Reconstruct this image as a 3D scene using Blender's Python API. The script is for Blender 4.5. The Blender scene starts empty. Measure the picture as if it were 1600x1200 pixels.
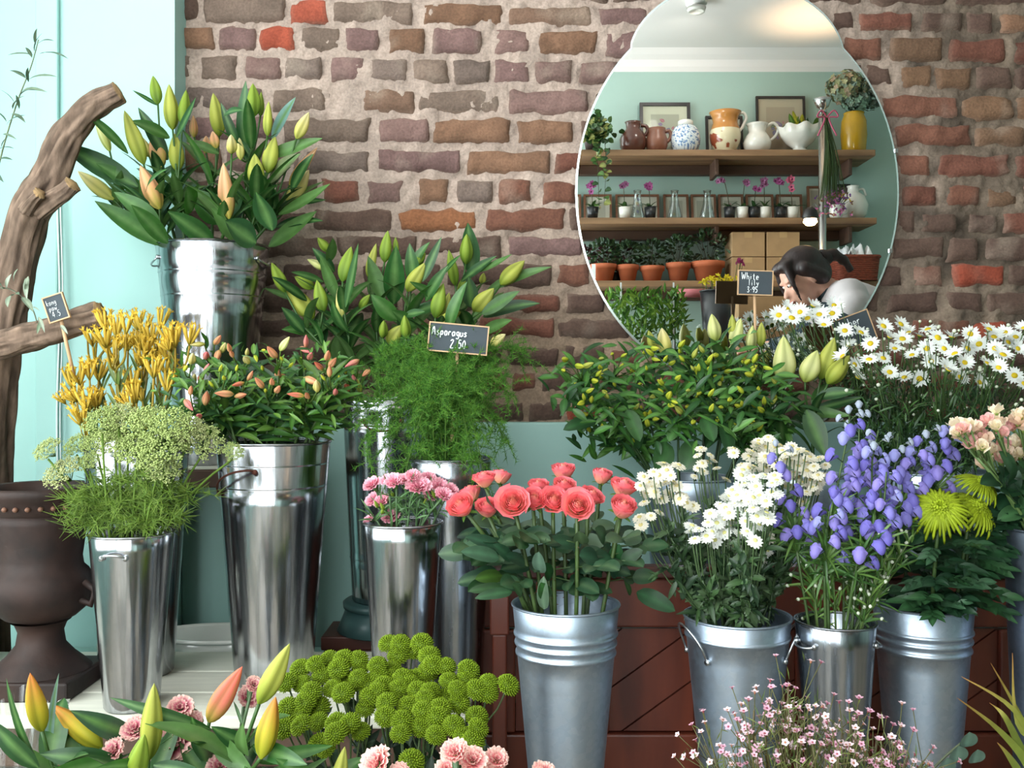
import bpy, math, random
import numpy as np
from mathutils import Vector, Matrix

R = random.Random(11)
NP = np.random.RandomState(5)
PI = math.pi
F = 1500.0      # focal length in pixels of the 1600 wide frame
D = 2.2         # camera to brick wall
ZC = 0.78       # eye height
YM = 0.03       # mirror face in front of the brick
FLOOR = 0.06
COL = bpy.context.scene.collection
scene = bpy.context.scene


def lin(c):
    out = []
    for v in c:
        v = v / 255.0
        out.append(v / 12.92 if v <= 0.04045 else ((v + 0.055) / 1.055) ** 2.4)
    return np.array(out)


def P(px, py, d):
    return np.array([(px - 800) * d / F, d - D, ZC + (600 - py) * d / F])


def MP(px, py, dv):
    """a point that the mirror shows at px,py at optical distance dv"""
    dr = 2 * (D - YM) - dv
    return np.array([(px - 800) * dv / F, dr - D, ZC + (600 - py) * dv / F])


def unit(v):
    v = np.asarray(v, float)
    n = np.linalg.norm(v)
    return v / n if n > 1e-9 else np.array([0, 0, 1.0])


def frame(d, roll=0.0, hint=None):
    z = unit(d)
    h = np.array([0, -1.0, 0.02]) if hint is None else np.asarray(hint, float)
    if abs(np.dot(z, unit(h))) > 0.97:
        h = np.array([1.0, 0, 0])
    x = unit(np.cross(h, z))
    y = np.cross(z, x)
    c, s = math.cos(roll), math.sin(roll)
    return np.stack([x * c + y * s, -x * s + y * c, z], axis=1)


def mat4(pos, rot, scale=(1, 1, 1)):
    m = np.eye(4)
    m[:3, :3] = rot * np.asarray(scale, float)[None, :]
    m[:3, 3] = pos
    return m


# ------------------------------------------------------------ noise
def _h(ix, iy, iz):
    n = (ix * 374761393 + iy * 668265263 + iz * 2147483647 + 1013904223) & 0xFFFFFFFF
    n = ((n ^ (n >> 13)) * 1274126177) & 0xFFFFFFFF
    return ((n ^ (n >> 16)) & 0xFFFF) / 65535.0


def vnoise(p):
    p = np.asarray(p, float)
    i = np.floor(p).astype(np.int64)
    f = p - i
    f = f * f * (3 - 2 * f)
    out = 0
    for dx in (0, 1):
        for dy in (0, 1):
            for dz in (0, 1):
                w = (f[..., 0] if dx else 1 - f[..., 0]) * (f[..., 1] if dy else 1 - f[..., 1]) * (f[..., 2] if dz else 1 - f[..., 2])
                out = out + w * _h(i[..., 0] + dx, i[..., 1] + dy, i[..., 2] + dz)
    return out * 2 - 1


# ------------------------------------------------------------ mesh builder
class MB:
    def __init__(s):
        s.v, s.c, s.f, s.n = [], [], [], 0

    def add(s, V, faces, col):
        V = np.asarray(V, float).reshape(-1, 3)
        c = np.asarray(col, float)
        if c.ndim == 1:
            c = np.tile(c, (len(V), 1))
        s.v.append(V)
        s.c.append(c)
        for f in (faces if isinstance(faces, list) else [faces]):
            f = np.asarray(f, np.int64)
            if len(f):
                s.f.append(f + s.n)
        s.n += len(V)

    def arr(s):
        return np.concatenate(s.v), s.f, np.concatenate(s.c)

    def put(s, proto, M=None, tint=None):
        V, Fs, Cc = proto
        if M is not None:
            V = V @ M[:3, :3].T + M[:3, 3]
        if tint is not None:
            Cc = np.clip(Cc * tint, 0, 1)
        s.v.append(V)
        s.c.append(Cc)
        for f in Fs:
            s.f.append(f + s.n)
        s.n += len(V)

    def grid(s, G, col, wrap=False):
        """G: (a,b,3)"""
        a, b = G.shape[:2]
        idx = np.arange(a * b).reshape(a, b)
        if wrap:
            nx = np.roll(idx, -1, axis=1)
            q = np.stack([idx[:-1], nx[:-1], nx[1:], idx[1:]], -1).reshape(-1, 4)
        else:
            q = np.stack([idx[:-1, :-1], idx[:-1, 1:], idx[1:, 1:], idx[1:, :-1]], -1).reshape(-1, 4)
        c = np.asarray(col, float)
        if c.ndim == 3:
            c = c.reshape(-1, 3)
        s.add(G.reshape(-1, 3), q, c)

    def tube(s, pts, rad, n=6, col=(1, 1, 1), cap=True):
        pts = np.asarray(pts, float)
        k = len(pts)
        rad = np.full(k, rad) if np.isscalar(rad) else np.asarray(rad, float)
        t = np.gradient(pts, axis=0)
        t /= np.maximum(np.linalg.norm(t, axis=1, keepdims=True), 1e-9)
        u = np.cross(t[0], [0.13, 0.97, 0.2])
        if np.linalg.norm(u) < 0.1:
            u = np.cross(t[0], [1, 0, 0])
        u = unit(u)
        ang = np.arange(n) * 2 * PI / n
        V = np.zeros((k, n, 3))
        for i in range(k):
            u = unit(u - t[i] * np.dot(u, t[i]))
            w = np.cross(t[i], u)
            V[i] = pts[i] + rad[i] * (np.cos(ang)[:, None] * u + np.sin(ang)[:, None] * w)
        c = np.asarray(col, float)
        cc = np.repeat(c, n, axis=0) if c.ndim == 2 else c
        idx = np.arange(k * n).reshape(k, n)
        nx = np.roll(idx, -1, axis=1)
        q = np.stack([idx[:-1], nx[:-1], nx[1:], idx[1:]], -1).reshape(-1, 4)
        fs = [q]
        VV = V.reshape(-1, 3)
        if cap:
            VV = np.concatenate([VV, pts[:1], pts[-1:]])
            a, b = k * n, k * n + 1
            fs.append(np.stack([nx[0], idx[0], np.full(n, a)], -1))
            fs.append(np.stack([idx[-1], nx[-1], np.full(n, b)], -1))
            if cc.ndim == 2:
                cc = np.concatenate([cc, cc[:1], cc[-1:]])
        s.add(VV, fs, cc)

    def box(s, lo, hi, col=(1, 1, 1), M=None):
        x0, y0, z0 = lo
        x1, y1, z1 = hi
        V = np.array([(x0, y0, z0), (x1, y0, z0), (x1, y1, z0), (x0, y1, z0), (x0, y0, z1), (x1, y0, z1), (x1, y1, z1), (x0, y1, z1)], float)
        if M is not None:
            V = V @ M[:3, :3].T + M[:3, 3]
        s.add(V, np.array([(0, 3, 2, 1), (4, 5, 6, 7), (0, 1, 5, 4), (1, 2, 6, 5), (2, 3, 7, 6), (3, 0, 4, 7)]), col)

    def lathe(s, prof, n=32, col=(1, 1, 1), M=None, mod=None, colf=None):
        prof = np.asarray(prof, float)
        k = len(prof)
        a = np.arange(n) * 2 * PI / n
        r = np.repeat(prof[:, :1], n, 1)
        if mod is not None:
            r = r * mod(np.linspace(0, 1, k)[:, None], a[None, :])
        G = np.stack([r * np.cos(a), r * np.sin(a), np.repeat(prof[:, 1:2], n, 1)], -1)
        c = np.asarray(col, float)
        if colf is not None:
            c = colf(np.linspace(0, 1, k)[:, None], a[None, :])
        if M is not None:
            G = G @ M[:3, :3].T + M[:3, 3]
        s.grid(G, c, wrap=True)

    def leaf(s, base, tip, w, nrm=None, bend=0.6, fold=0.25, col=(0.1, 0.3, 0.05), rib=None, nl=7, shape=0.8, wav=0.0, peak=0.8):
        base = np.asarray(base, float)
        tip = np.asarray(tip, float)
        ch = tip - base
        L = np.linalg.norm(ch)
        if L < 1e-5:
            return
        d = ch / L
        if nrm is None:
            nrm = np.array([NP.uniform(-.4, .4), -0.7, 0.7 + NP.uniform(-.3, .3)])
        nrm = np.asarray(nrm, float)
        nrm = unit(nrm - d * np.dot(nrm, d))
        side = np.cross(d, nrm)
        t = np.linspace(0, 1, nl + 1)
        b = bend if abs(bend) > 1e-3 else 1e-3
        R_ = L / (2 * math.sin(b / 2))
        th = -b / 2 + b * t
        x = R_ * np.sin(th) + L / 2
        h = R_ * (np.cos(th) - math.cos(b / 2))
        sp = base + d * x[:, None] + nrm * h[:, None]
        up = d * np.sin(th)[:, None] + nrm * np.cos(th)[:, None]
        wd = w * 0.5 * np.maximum(np.sin(PI * np.clip(t, 0, 1) ** peak), 0) ** shape
        wd[0] = max(wd[0], w * 0.06)
        wd[-1] = w * 0.01
        S = np.array([-1, -0.55, 0, 0.55, 1.0])
        G = sp[:, None, :] + side * (wd[:, None] * S)[..., None] + up[:, None, :] * (fold * wd[:, None] * np.abs(S))[..., None]
        if wav:
            G = G + up[:, None, :] * (wav * w * np.sin(t[:, None] * 17 + S * 2 + base[0] * 90) * np.abs(S))[..., None]
        col = np.asarray(col, float)
        rib = col * 1.5 if rib is None else np.asarray(rib, float)
        cc = np.tile(col, (nl + 1, 5, 1))
        cc[:, 2] = np.clip(rib, 0, 1)
        s.grid(G, cc)

    def build(s, name, mat, parent=None, origin=None, smooth=True, bevel=0.0):
        V, Fs, Cc = s.arr()
        if origin is not None:
            V = V - np.asarray(origin, float)
        me = bpy.data.meshes.new(name)
        nv = len(V)
        me.vertices.add(nv)
        me.vertices.foreach_set('co', V.astype(np.float32).ravel())
        loops = np.concatenate([f.ravel() for f in Fs])
        sizes = np.concatenate([np.full(len(f), f.shape[1]) for f in Fs])
        starts = np.concatenate([[0], np.cumsum(sizes)[:-1]])
        me.loops.add(len(loops))
        me.loops.foreach_set('vertex_index', loops.astype(np.int32))
        me.polygons.add(len(sizes))
        me.polygons.foreach_set('loop_start', starts.astype(np.int32))
        me.polygons.foreach_set('loop_total', sizes.astype(np.int32))
        me.polygons.foreach_set('use_smooth', np.full(len(sizes), bool(smooth)))
        at = me.color_attributes.new('Col', 'FLOAT_COLOR', 'POINT')
        at.data.foreach_set('color', np.concatenate([Cc, np.ones((nv, 1))], 1).astype(np.float32).ravel())
        me.update()
        me.validate()
        me.materials.append(mat)
        o = bpy.data.objects.new(name, me)
        COL.objects.link(o)
        if parent is not None:
            o.parent = parent
        if bevel:
            b = o.modifiers.new('edge', 'BEVEL')
            b.width = bevel
            b.segments = 2
            b.limit_method = 'ANGLE'
        return o


def tag(o, label=None, cat=None, group=None, kind=None):
    if label:
        o['label'] = label
    if cat:
        o['category'] = cat
    if group:
        o['group'] = group
    if kind:
        o['kind'] = kind
    return o


def thing(name, label, cat, loc, group=None, rot=(0, 0, 0)):
    o = bpy.data.objects.new(name, None)
    o.empty_display_size = 0.03
    o.location = tuple(float(v) for v in loc)
    o.rotation_euler = rot
    COL.objects.link(o)
    return tag(o, label, cat, group)


def child(name, mesh, parent, M):
    """a copy of a shared mesh as part of parent; M is a world matrix (parents only translate)"""
    o = bpy.data.objects.new(name, mesh)
    COL.objects.link(o)
    o.parent = parent
    m = Matrix(M.tolist())
    m.translation = m.translation - parent.location
    o.matrix_local = m
    return o


def mesh_only(mb, name, mat, smooth=True):
    o = mb.build(name, mat, smooth=smooth)
    me = o.data
    bpy.data.objects.remove(o)
    return me


# ------------------------------------------------------------ materials
def newmat(name):
    m = bpy.data.materials.new(name)
    m.use_nodes = True
    nt = m.node_tree
    b = nt.nodes['Principled BSDF']
    return m, nt, b


def N(nt, t, **kw):
    n = nt.nodes.new(t)
    for k, v in kw.items():
        setattr(n, k, v)
    return n


def plain(name, rgb, rough=0.5, metal=0.0, var=0.0, scale=20.0, bump=0.0, stretch=(1, 1, 1), rgb2=None, vcol=False, rvar=0.0, spec=0.5, coat=0.0):
    """principled with noise variation in object space"""
    m, nt, b = newmat(name)
    L = nt.links
    tc = N(nt, 'ShaderNodeTexCoord')
    mp = N(nt, 'ShaderNodeMapping')
    mp.inputs['Scale'].default_value = stretch
    L.new(tc.outputs['Object'], mp.inputs['Vector'])
    nz = N(nt, 'ShaderNodeTexNoise')
    nz.inputs['Scale'].default_value = scale
    nz.inputs['Detail'].default_value = 6
    L.new(mp.outputs['Vector'], nz.inputs['Vector'])
    c = list(lin(rgb)) + [1]
    if vcol:
        at = N(nt, 'ShaderNodeAttribute', attribute_name='Col')
        base = at.outputs['Color']
    if var > 0 or rgb2 is not None:
        mx = N(nt, 'ShaderNodeMix', data_type='RGBA')
        ramp = N(nt, 'ShaderNodeMapRange')
        ramp.inputs['From Min'].default_value = 0.32
        ramp.inputs['From Max'].default_value = 0.68
        L.new(nz.outputs['Fac'], ramp.inputs['Value'])
        L.new(ramp.outputs['Result'], mx.inputs['Factor'])
        if vcol:
            d = N(nt, 'ShaderNodeMix', data_type='RGBA', blend_type='MULTIPLY')
            d.inputs['Factor'].default_value = 1
            L.new(base, d.inputs['A'])
            d.inputs['B'].default_value = (1 - var, 1 - var, 1 - var, 1)
            L.new(d.outputs['Result'], mx.inputs['A'])
            L.new(base, mx.inputs['B'])
        else:
            c2 = list(lin(rgb2)) + [1] if rgb2 is not None else [v * (1 - var) for v in c[:3]] + [1]
            mx.inputs['A'].default_value = c
            mx.inputs['B'].default_value = c2
        L.new(mx.outputs['Result'], b.inputs['Base Color'])
    elif vcol:
        L.new(base, b.inputs['Base Color'])
    else:
        b.inputs['Base Color'].default_value = c
    b.inputs['Roughness'].default_value = rough
    b.inputs['Metallic'].default_value = metal
    b.inputs['Specular IOR Level'].default_value = spec
    if coat:
        b.inputs['Coat Weight'].default_value = coat
        b.inputs['Coat Roughness'].default_value = 0.08
    if rvar:
        mr = N(nt, 'ShaderNodeMapRange')
        mr.inputs['From Min'].default_value = 0.3
        mr.inputs['From Max'].default_value = 0.7
        mr.inputs['To Min'].default_value = max(0.02, rough - rvar)
        mr.inputs['To Max'].default_value = rough + rvar
        L.new(nz.outputs['Fac'], mr.inputs['Value'])
        L.new(mr.outputs['Result'], b.inputs['Roughness'])
    if bump:
        bp = N(nt, 'ShaderNodeBump')
        bp.inputs['Strength'].default_value = bump
        bp.inputs['Distance'].default_value = 0.004
        L.new(nz.outputs['Fac'], bp.inputs['Height'])
        L.new(bp.outputs['Normal'], b.inputs['Normal'])
    return m


def plantmat(name, rough=0.45, transl=0.25, spec=0.4, var=0.25, gain=1.0):
    m, nt, b = newmat(name)
    L = nt.links
    at = N(nt, 'ShaderNodeAttribute', attribute_name='Col')
    tc = N(nt, 'ShaderNodeTexCoord')
    nz = N(nt, 'ShaderNodeTexNoise')
    nz.inputs['Scale'].default_value = 60
    L.new(tc.outputs['Object'], nz.inputs['Vector'])
    mr = N(nt, 'ShaderNodeMapRange')
    mr.inputs['From Min'].default_value = 0.3
    mr.inputs['From Max'].default_value = 0.7
    mr.inputs['To Min'].default_value = (1 - var) * gain
    mr.inputs['To Max'].default_value = gain
    L.new(nz.outputs['Fac'], mr.inputs['Value'])
    d = N(nt, 'ShaderNodeVectorMath', operation='SCALE')
    L.new(at.outputs['Color'], d.inputs[0])
    L.new(mr.outputs['Result'], d.inputs['Scale'])
    L.new(d.outputs['Vector'], b.inputs['Base Color'])
    b.inputs['Roughness'].default_value = rough
    b.inputs['Specular IOR Level'].default_value = spec
    if transl:
        tr = N(nt, 'ShaderNodeBsdfTranslucent')
        L.new(d.outputs['Vector'], tr.inputs['Color'])
        ms = N(nt, 'ShaderNodeMixShader')
        ms.inputs['Fac'].default_value = transl
        L.new(b.outputs['BSDF'], ms.inputs[1])
        L.new(tr.outputs['BSDF'], ms.inputs[2])
        L.new(ms.outputs['Shader'], nt.nodes['Material Output'].inputs['Surface'])
    return m


def galvanized(name, rgb, rgb2, rough, spangle, scale, streak=None):
    m, nt, b = newmat(name)
    L = nt.links
    tc = N(nt, 'ShaderNodeTexCoord')
    mp = N(nt, 'ShaderNodeMapping')
    if streak:
        mp.inputs['Scale'].default_value = streak
    L.new(tc.outputs['Object'], mp.inputs['Vector'])
    vo = N(nt, 'ShaderNodeTexVoronoi')
    vo.inputs['Scale'].default_value = scale
    L.new(tc.outputs['Object'], vo.inputs['Vector'])
    nz = N(nt, 'ShaderNodeTexNoise')
    nz.inputs['Scale'].default_value = 9
    nz.inputs['Detail'].default_value = 5
    L.new(mp.outputs['Vector'], nz.inputs['Vector'])
    sep = N(nt, 'ShaderNodeSeparateColor')
    L.new(vo.outputs['Color'], sep.inputs['Color'])
    ad = N(nt, 'ShaderNodeMath', operation='MULTIPLY_ADD')
    L.new(sep.outputs['Red'], ad.inputs[0])
    ad.inputs[1].default_value = spangle
    L.new(nz.outputs['Fac'], ad.inputs[2])
    mr = N(nt, 'ShaderNodeMapRange')
    mr.inputs['From Min'].default_value = 0.3
    mr.inputs['From Max'].default_value = 0.75 + spangle
    L.new(ad.outputs['Value'], mr.inputs['Value'])
    mx = N(nt, 'ShaderNodeMix', data_type='RGBA')
    mx.inputs['A'].default_value = list(lin(rgb)) + [1]
    mx.inputs['B'].default_value = list(lin(rgb2)) + [1]
    L.new(mr.outputs['Result'], mx.inputs['Factor'])
    L.new(mx.outputs['Result'], b.inputs['Base Color'])
    b.inputs['Metallic'].default_value = 1.0
    rr = N(nt, 'ShaderNodeMapRange')
    rr.inputs['To Min'].default_value = rough * 0.75
    rr.inputs['To Max'].default_value = rough * 1.3
    L.new(mr.outputs['Result'], rr.inputs['Value'])
    L.new(rr.outputs['Result'], b.inputs['Roughness'])
    bp = N(nt, 'ShaderNodeBump')
    bp.inputs['Strength'].default_value = 0.12
    bp.inputs['Distance'].default_value = 0.003
    L.new(nz.outputs['Fac'], bp.inputs['Height'])
    L.new(bp.outputs['Normal'], b.inputs['Normal'])
    return m


M = {}
M['leaf'] = plantmat('leaf_green', 0.42, 0.2, 0.45, 0.25, 0.76)
M['petal'] = plantmat('petal', 0.55, 0.3, 0.25, 0.12)
M['fern'] = plantmat('feathery_green', 0.6, 0.3, 0.2, 0.25, 0.85)
M['bark'] = plain('bark', (110, 90, 75), 0.9, 0, 0.55, 35, 1.0, (1, 1, 0.25), (60, 45, 38))
M['tin'] = galvanized('polished_tin', (184, 186, 190), (146, 149, 154), 0.17, 0.05, 120, (14, 14, 0.5))
M['tin_dull'] = galvanized('dull_tin', (170, 174, 180), (128, 133, 140), 0.24, 0.05, 120, (14, 14, 0.5))
M['zinc'] = galvanized('galvanized_zinc', (196, 208, 222), (150, 166, 184), 0.44, 0.22, 130)
M['zinc_dark'] = galvanized('weathered_zinc', (150, 160, 176), (110, 120, 138), 0.45, 0.18, 150)
M['rust'] = plain('rusty_wire', (92, 52, 40), 0.7, 0.6, 0.4, 80)
M['wire'] = plain('steel_wire', (190, 192, 195), 0.3, 1.0, 0.1, 50)
M['teal'] = plain('teal_wall_paint', (158, 200, 194), 0.55, 0, 0.05, 4, 0.03)
M['teal2'] = plain('sea_green_wall_paint', (172, 200, 190), 0.6, 0, 0.05, 3, 0.03)
M['dado'] = plain('grey_green_paint', (150, 186, 178), 0.5, 0, 0.08, 5, 0.03)
M['white'] = plain('white_paint', (244, 240, 238), 0.6, 0, 0.03, 4)
M['cream'] = plain('cream_painted_wood', (222, 220, 205), 0.45, 0, 0.14, 9, 0.08, (1, 12, 6))
M['floor'] = plain('pale_floor_boards', (158, 146, 130), 0.6, 0, 0.4, 5, 0.1, (1, 14, 1))
M['mahogany'] = plain('red_brown_wood', (118, 56, 38), 0.38, 0, 0.45, 14, 0.12, (1, 1, 0.18), (70, 30, 22))
M['mahogany_dark'] = plain('dark_red_wood', (78, 38, 28), 0.45, 0, 0.4, 14, 0.1, (0.2, 1, 1))
M['oak'] = plain('old_shelf_wood', (168, 132, 96), 0.65, 0, 0.4, 10, 0.15, (0.2, 2, 2), (118, 88, 64))
M['darkwood'] = plain('dark_wood', (98, 72, 58), 0.6, 0, 0.4, 10, 0.15, (0.25, 2, 2))
M['slate'] = plain('chalkboard', (58, 66, 72), 0.8, 0, 0.2, 25)
M['chalk'] = plain('chalk', (228, 232, 234), 0.9)
M['stick'] = plain('bare_stick', (196, 158, 120), 0.7, 0, 0.2, 40)
M['card'] = plain('brown_card', (186, 152, 112), 0.8, 0, 0.12, 20)
M['iron'] = plain('rusted_iron', (52, 34, 28), 0.62, 0.0, 0.5, 14, 0.8, (1, 1, 1), (26, 18, 16), spec=0.3)
M['olivepot'] = plain('dark_green_glaze', (52, 78, 78), 0.3, 0, 0.3, 10)
M['black'] = plain('black_plastic', (34, 36, 38), 0.3)
M['terracotta'] = plain('terracotta', (196, 106, 68), 0.75, 0, 0.2, 20)
M['ceramic'] = plain('white_ceramic', (232, 230, 222), 0.2, 0, 0.04, 10, coat=0.4)
M['vceramic'] = plain('painted_ceramic', (255, 255, 255), 0.2, 0, 0, vcol=True, coat=0.4)
M['vmatte'] = plain('printed_paper', (255, 255, 255), 0.75, 0, 0, vcol=True)
M['frame_black'] = plain('black_frame', (34, 30, 30), 0.4)
M['frame_wood'] = plain('wood_frame', (132, 88, 62), 0.5, 0, 0.3, 20)
M['steel'] = plain('steel_tube', (190, 190, 188), 0.25, 1.0)
M['wicker'] = plain('red_wicker', (150, 74, 52), 0.7, 0, 0.5, 60, 0.6, (1, 1, 3))
M['paper'] = plain('white_paper', (236, 238, 240), 0.8)
M['pinkpaper'] = plain('pink_paper', (206, 120, 128), 0.7)
M['skin'] = plain('skin', (226, 172, 150), 0.5, 0, 0.06, 30)
M['hair'] = plain('dark_hair', (48, 32, 32), 0.45, 0, 0.4, 90, 0.4, (1, 1, 0.2))
M['shirt'] = plain('pale_grey_cotton', (214, 206, 208), 0.85, 0, 0.06, 30, 0.1)
M['sleeve'] = plain('dark_teal_jersey', (44, 60, 68), 0.85, 0, 0.1, 30)
M['trousers'] = plain('dark_denim', (52, 58, 72), 0.85, 0, 0.15, 60)
M['eye'] = plain('eye_dark', (40, 30, 28), 0.2)
M['cable'] = plain('white_cable', (228, 236, 234), 0.5)


def mirror_mat():
    m, nt, b = newmat('silvered_glass')
    b.inputs['Base Color'].default_value = (0.91, 0.93, 0.92, 1)
    b.inputs['Metallic'].default_value = 1
    b.inputs['Roughness'].default_value = 0.0
    return m


def glass_mat(name, tint=(1, 1, 1), gl=0.1):
    m, nt, b = newmat(name)
    L = nt.links
    tr = N(nt, 'ShaderNodeBsdfTransparent')
    tr.inputs['Color'].default_value = (*tint, 1)
    g = N(nt, 'ShaderNodeBsdfGlossy')
    g.inputs['Roughness'].default_value = 0.03
    lw = N(nt, 'ShaderNodeLayerWeight')
    lw.inputs['Blend'].default_value = gl
    ms = N(nt, 'ShaderNodeMixShader')
    L.new(lw.outputs['Facing'], ms.inputs['Fac'])
    L.new(tr.outputs['BSDF'], ms.inputs[1])
    L.new(g.outputs['BSDF'], ms.inputs[2])
    L.new(ms.outputs['Shader'], nt.nodes['Material Output'].inputs['Surface'])
    return m


def emit_mat(name, rgb, s):
    m, nt, b = newmat(name)
    b.inputs['Emission Color'].default_value = (*lin(rgb), 1)
    b.inputs['Emission Strength'].default_value = s
    return m


M['mirror'] = mirror_mat()
M['pane'] = glass_mat('window_glass', (0.97, 0.99, 0.98), 0.05)
M['glass'] = glass_mat('clear_glass', (0.93, 0.96, 0.95), 0.35)
M['film'] = glass_mat('cellophane', (0.95, 0.96, 0.95), 0.45)
M['bulb'] = emit_mat('warm_bulb', (255, 206, 140), 45)

ORD = 'first second third fourth fifth sixth seventh eighth ninth tenth eleventh twelfth thirteenth fourteenth fifteenth sixteenth seventeenth eighteenth nineteenth twentieth twenty-first twenty-second twenty-third twenty-fourth'.split()


def ordinal_labels(items, text, group):
    """items: [(x, thing)]; labels by their order along the bunch"""
    items = sorted(items, key=lambda p: p[0])
    n = len(items)
    for i, (_x, o) in enumerate(items):
        where = 'leftmost' if i == 0 else 'rightmost' if i == n - 1 else ORD[i] + ' from left'
        o['label'] = text.replace('#', where)
        o['group'] = group
# ============================================================ room shell
XL, XR, YF, ZT = -1.5, 3.0, -3.12, 2.6


def slab(name, lo, hi, mat, smooth=False, bevel=0.0):
    mb = MB()
    mb.box(lo, hi)
    return tag(mb.build(name, mat, smooth=smooth, bevel=bevel), kind='structure')


slab('floor', (XL - .1, YF - .1, FLOOR - .05), (XR + .1, .2, FLOOR), M['floor'])
slab('ceiling', (XL - .1, YF - .1, ZT), (XR + .1, .2, ZT + .05), M['white'])
slab('wall_right', (XR, YF - .1, FLOOR), (XR + .08, .2, ZT), M['teal2'])


def holed(name, axis, at, thick, a0, a1, z0, z1, hole, mat):
    """wall with one opening; axis 'x' = plane x const spanning y, 'y' = plane y const spanning x"""
    h0, h1, hz0, hz1 = hole
    mb = MB()
    for lo, hi, zlo, zhi in ((a0, h0, z0, z1), (h1, a1, z0, z1), (h0, h1, z0, hz0), (h0, h1, hz1, z1)):
        if hi - lo > 1e-4 and zhi - zlo > 1e-4:
            if axis == 'x':
                mb.box((at, lo, zlo), (at + thick, hi, zhi))
            else:
                mb.box((lo, at, zlo), (hi, at + thick, zhi))
    return tag(mb.build(name, mat, smooth=False), kind='structure')


WIN_L = (-2.95, -0.72, 0.35, 2.5)     # y0,y1,z0,z1 on the left wall
WIN_F = (-1.42, 0.26, 0.16, 2.5)     # x0,x1,z0,z1 on the wall behind the camera
holed('wall_left', 'x', XL - .08, .08, YF - .1, .2, FLOOR, ZT, WIN_L, M['teal'])
holed('wall_front', 'y', YF - .08, .08, XL, XR, FLOOR, ZT, WIN_F, M['teal2'])


def window(name, axis, at, hole, nm):
    h0, h1, z0, z1 = hole
    fr, pn = MB(), MB()
    w = .045

    def bar(a, b, za, zb):
        if axis == 'x':
            fr.box((at - .06, a, za), (at - .02, b, zb))
        else:
            fr.box((a, at - .06, za), (b, at - .02, zb))
    bar(h0, h0 + w, z0, z1)
    bar(h1 - w, h1, z0, z1)
    bar(h0 + w, h1 - w, z0, z0 + w)
    bar(h0 + w, h1 - w, z1 - w, z1)
    for i in range(1, nm):
        c = h0 + (h1 - h0) * i / nm
        bar(c - .02, c + .02, z0 + w, z1 - w)
    if axis == 'x':
        pn.box((at - .045, h0 + w, z0 + w), (at - .041, h1 - w, z1 - w))
    else:
        pn.box((h0 + w, at - .045, z0 + w), (h1 - w, at - .041, z1 - w))
    f = tag(fr.build(name, M['white'], smooth=False), kind='structure')
    pn.build('pane', M['pane'], f, smooth=False)


window('window_1', 'x', XL, WIN_L, 3)
window('window_2', 'y', YF, WIN_F, 2)


def portal(loc, rot, sx, sy):
    L = bpy.data.lights.new('daylight_portal', 'AREA')
    L.shape = 'RECTANGLE'
    L.size, L.size_y = sx, sy
    L.cycles.is_portal = True
    o = bpy.data.objects.new('daylight_portal', L)
    o.location, o.rotation_euler = loc, rot
    COL.objects.link(o)


portal((XL - .1, (WIN_L[0] + WIN_L[1]) / 2, (WIN_L[2] + WIN_L[3]) / 2), (0, -PI / 2, 0), WIN_L[3] - WIN_L[2], WIN_L[1] - WIN_L[0])
portal(((WIN_F[0] + WIN_F[1]) / 2, YF - .1, (WIN_F[2] + WIN_F[3]) / 2), (PI / 2, 0, 0), WIN_F[1] - WIN_F[0], WIN_F[3] - WIN_F[2])

w = bpy.data.worlds.new('overcast_sky')
scene.world = w
w.use_nodes = True
bg = w.node_tree.nodes['Background']
bg.inputs['Color'].default_value = (0.93, 0.97, 1.0, 1)
bg.inputs['Strength'].default_value = 9.0

# coving of the far wall that the mirror shows
mb = MB()
prof = [(0, .11), (.012, .085), (.02, .05), (.045, .03), (.07, .0), (.0, .0)]
a = [np.array([(x, YF + p, ZT - q) for p, q in prof]) for x in (XL, XR)]
G = np.stack(a)
mb.grid(G, (1, 1, 1))
tag(mb.build('trim_4', M['white'], smooth=False), kind='structure')

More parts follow.
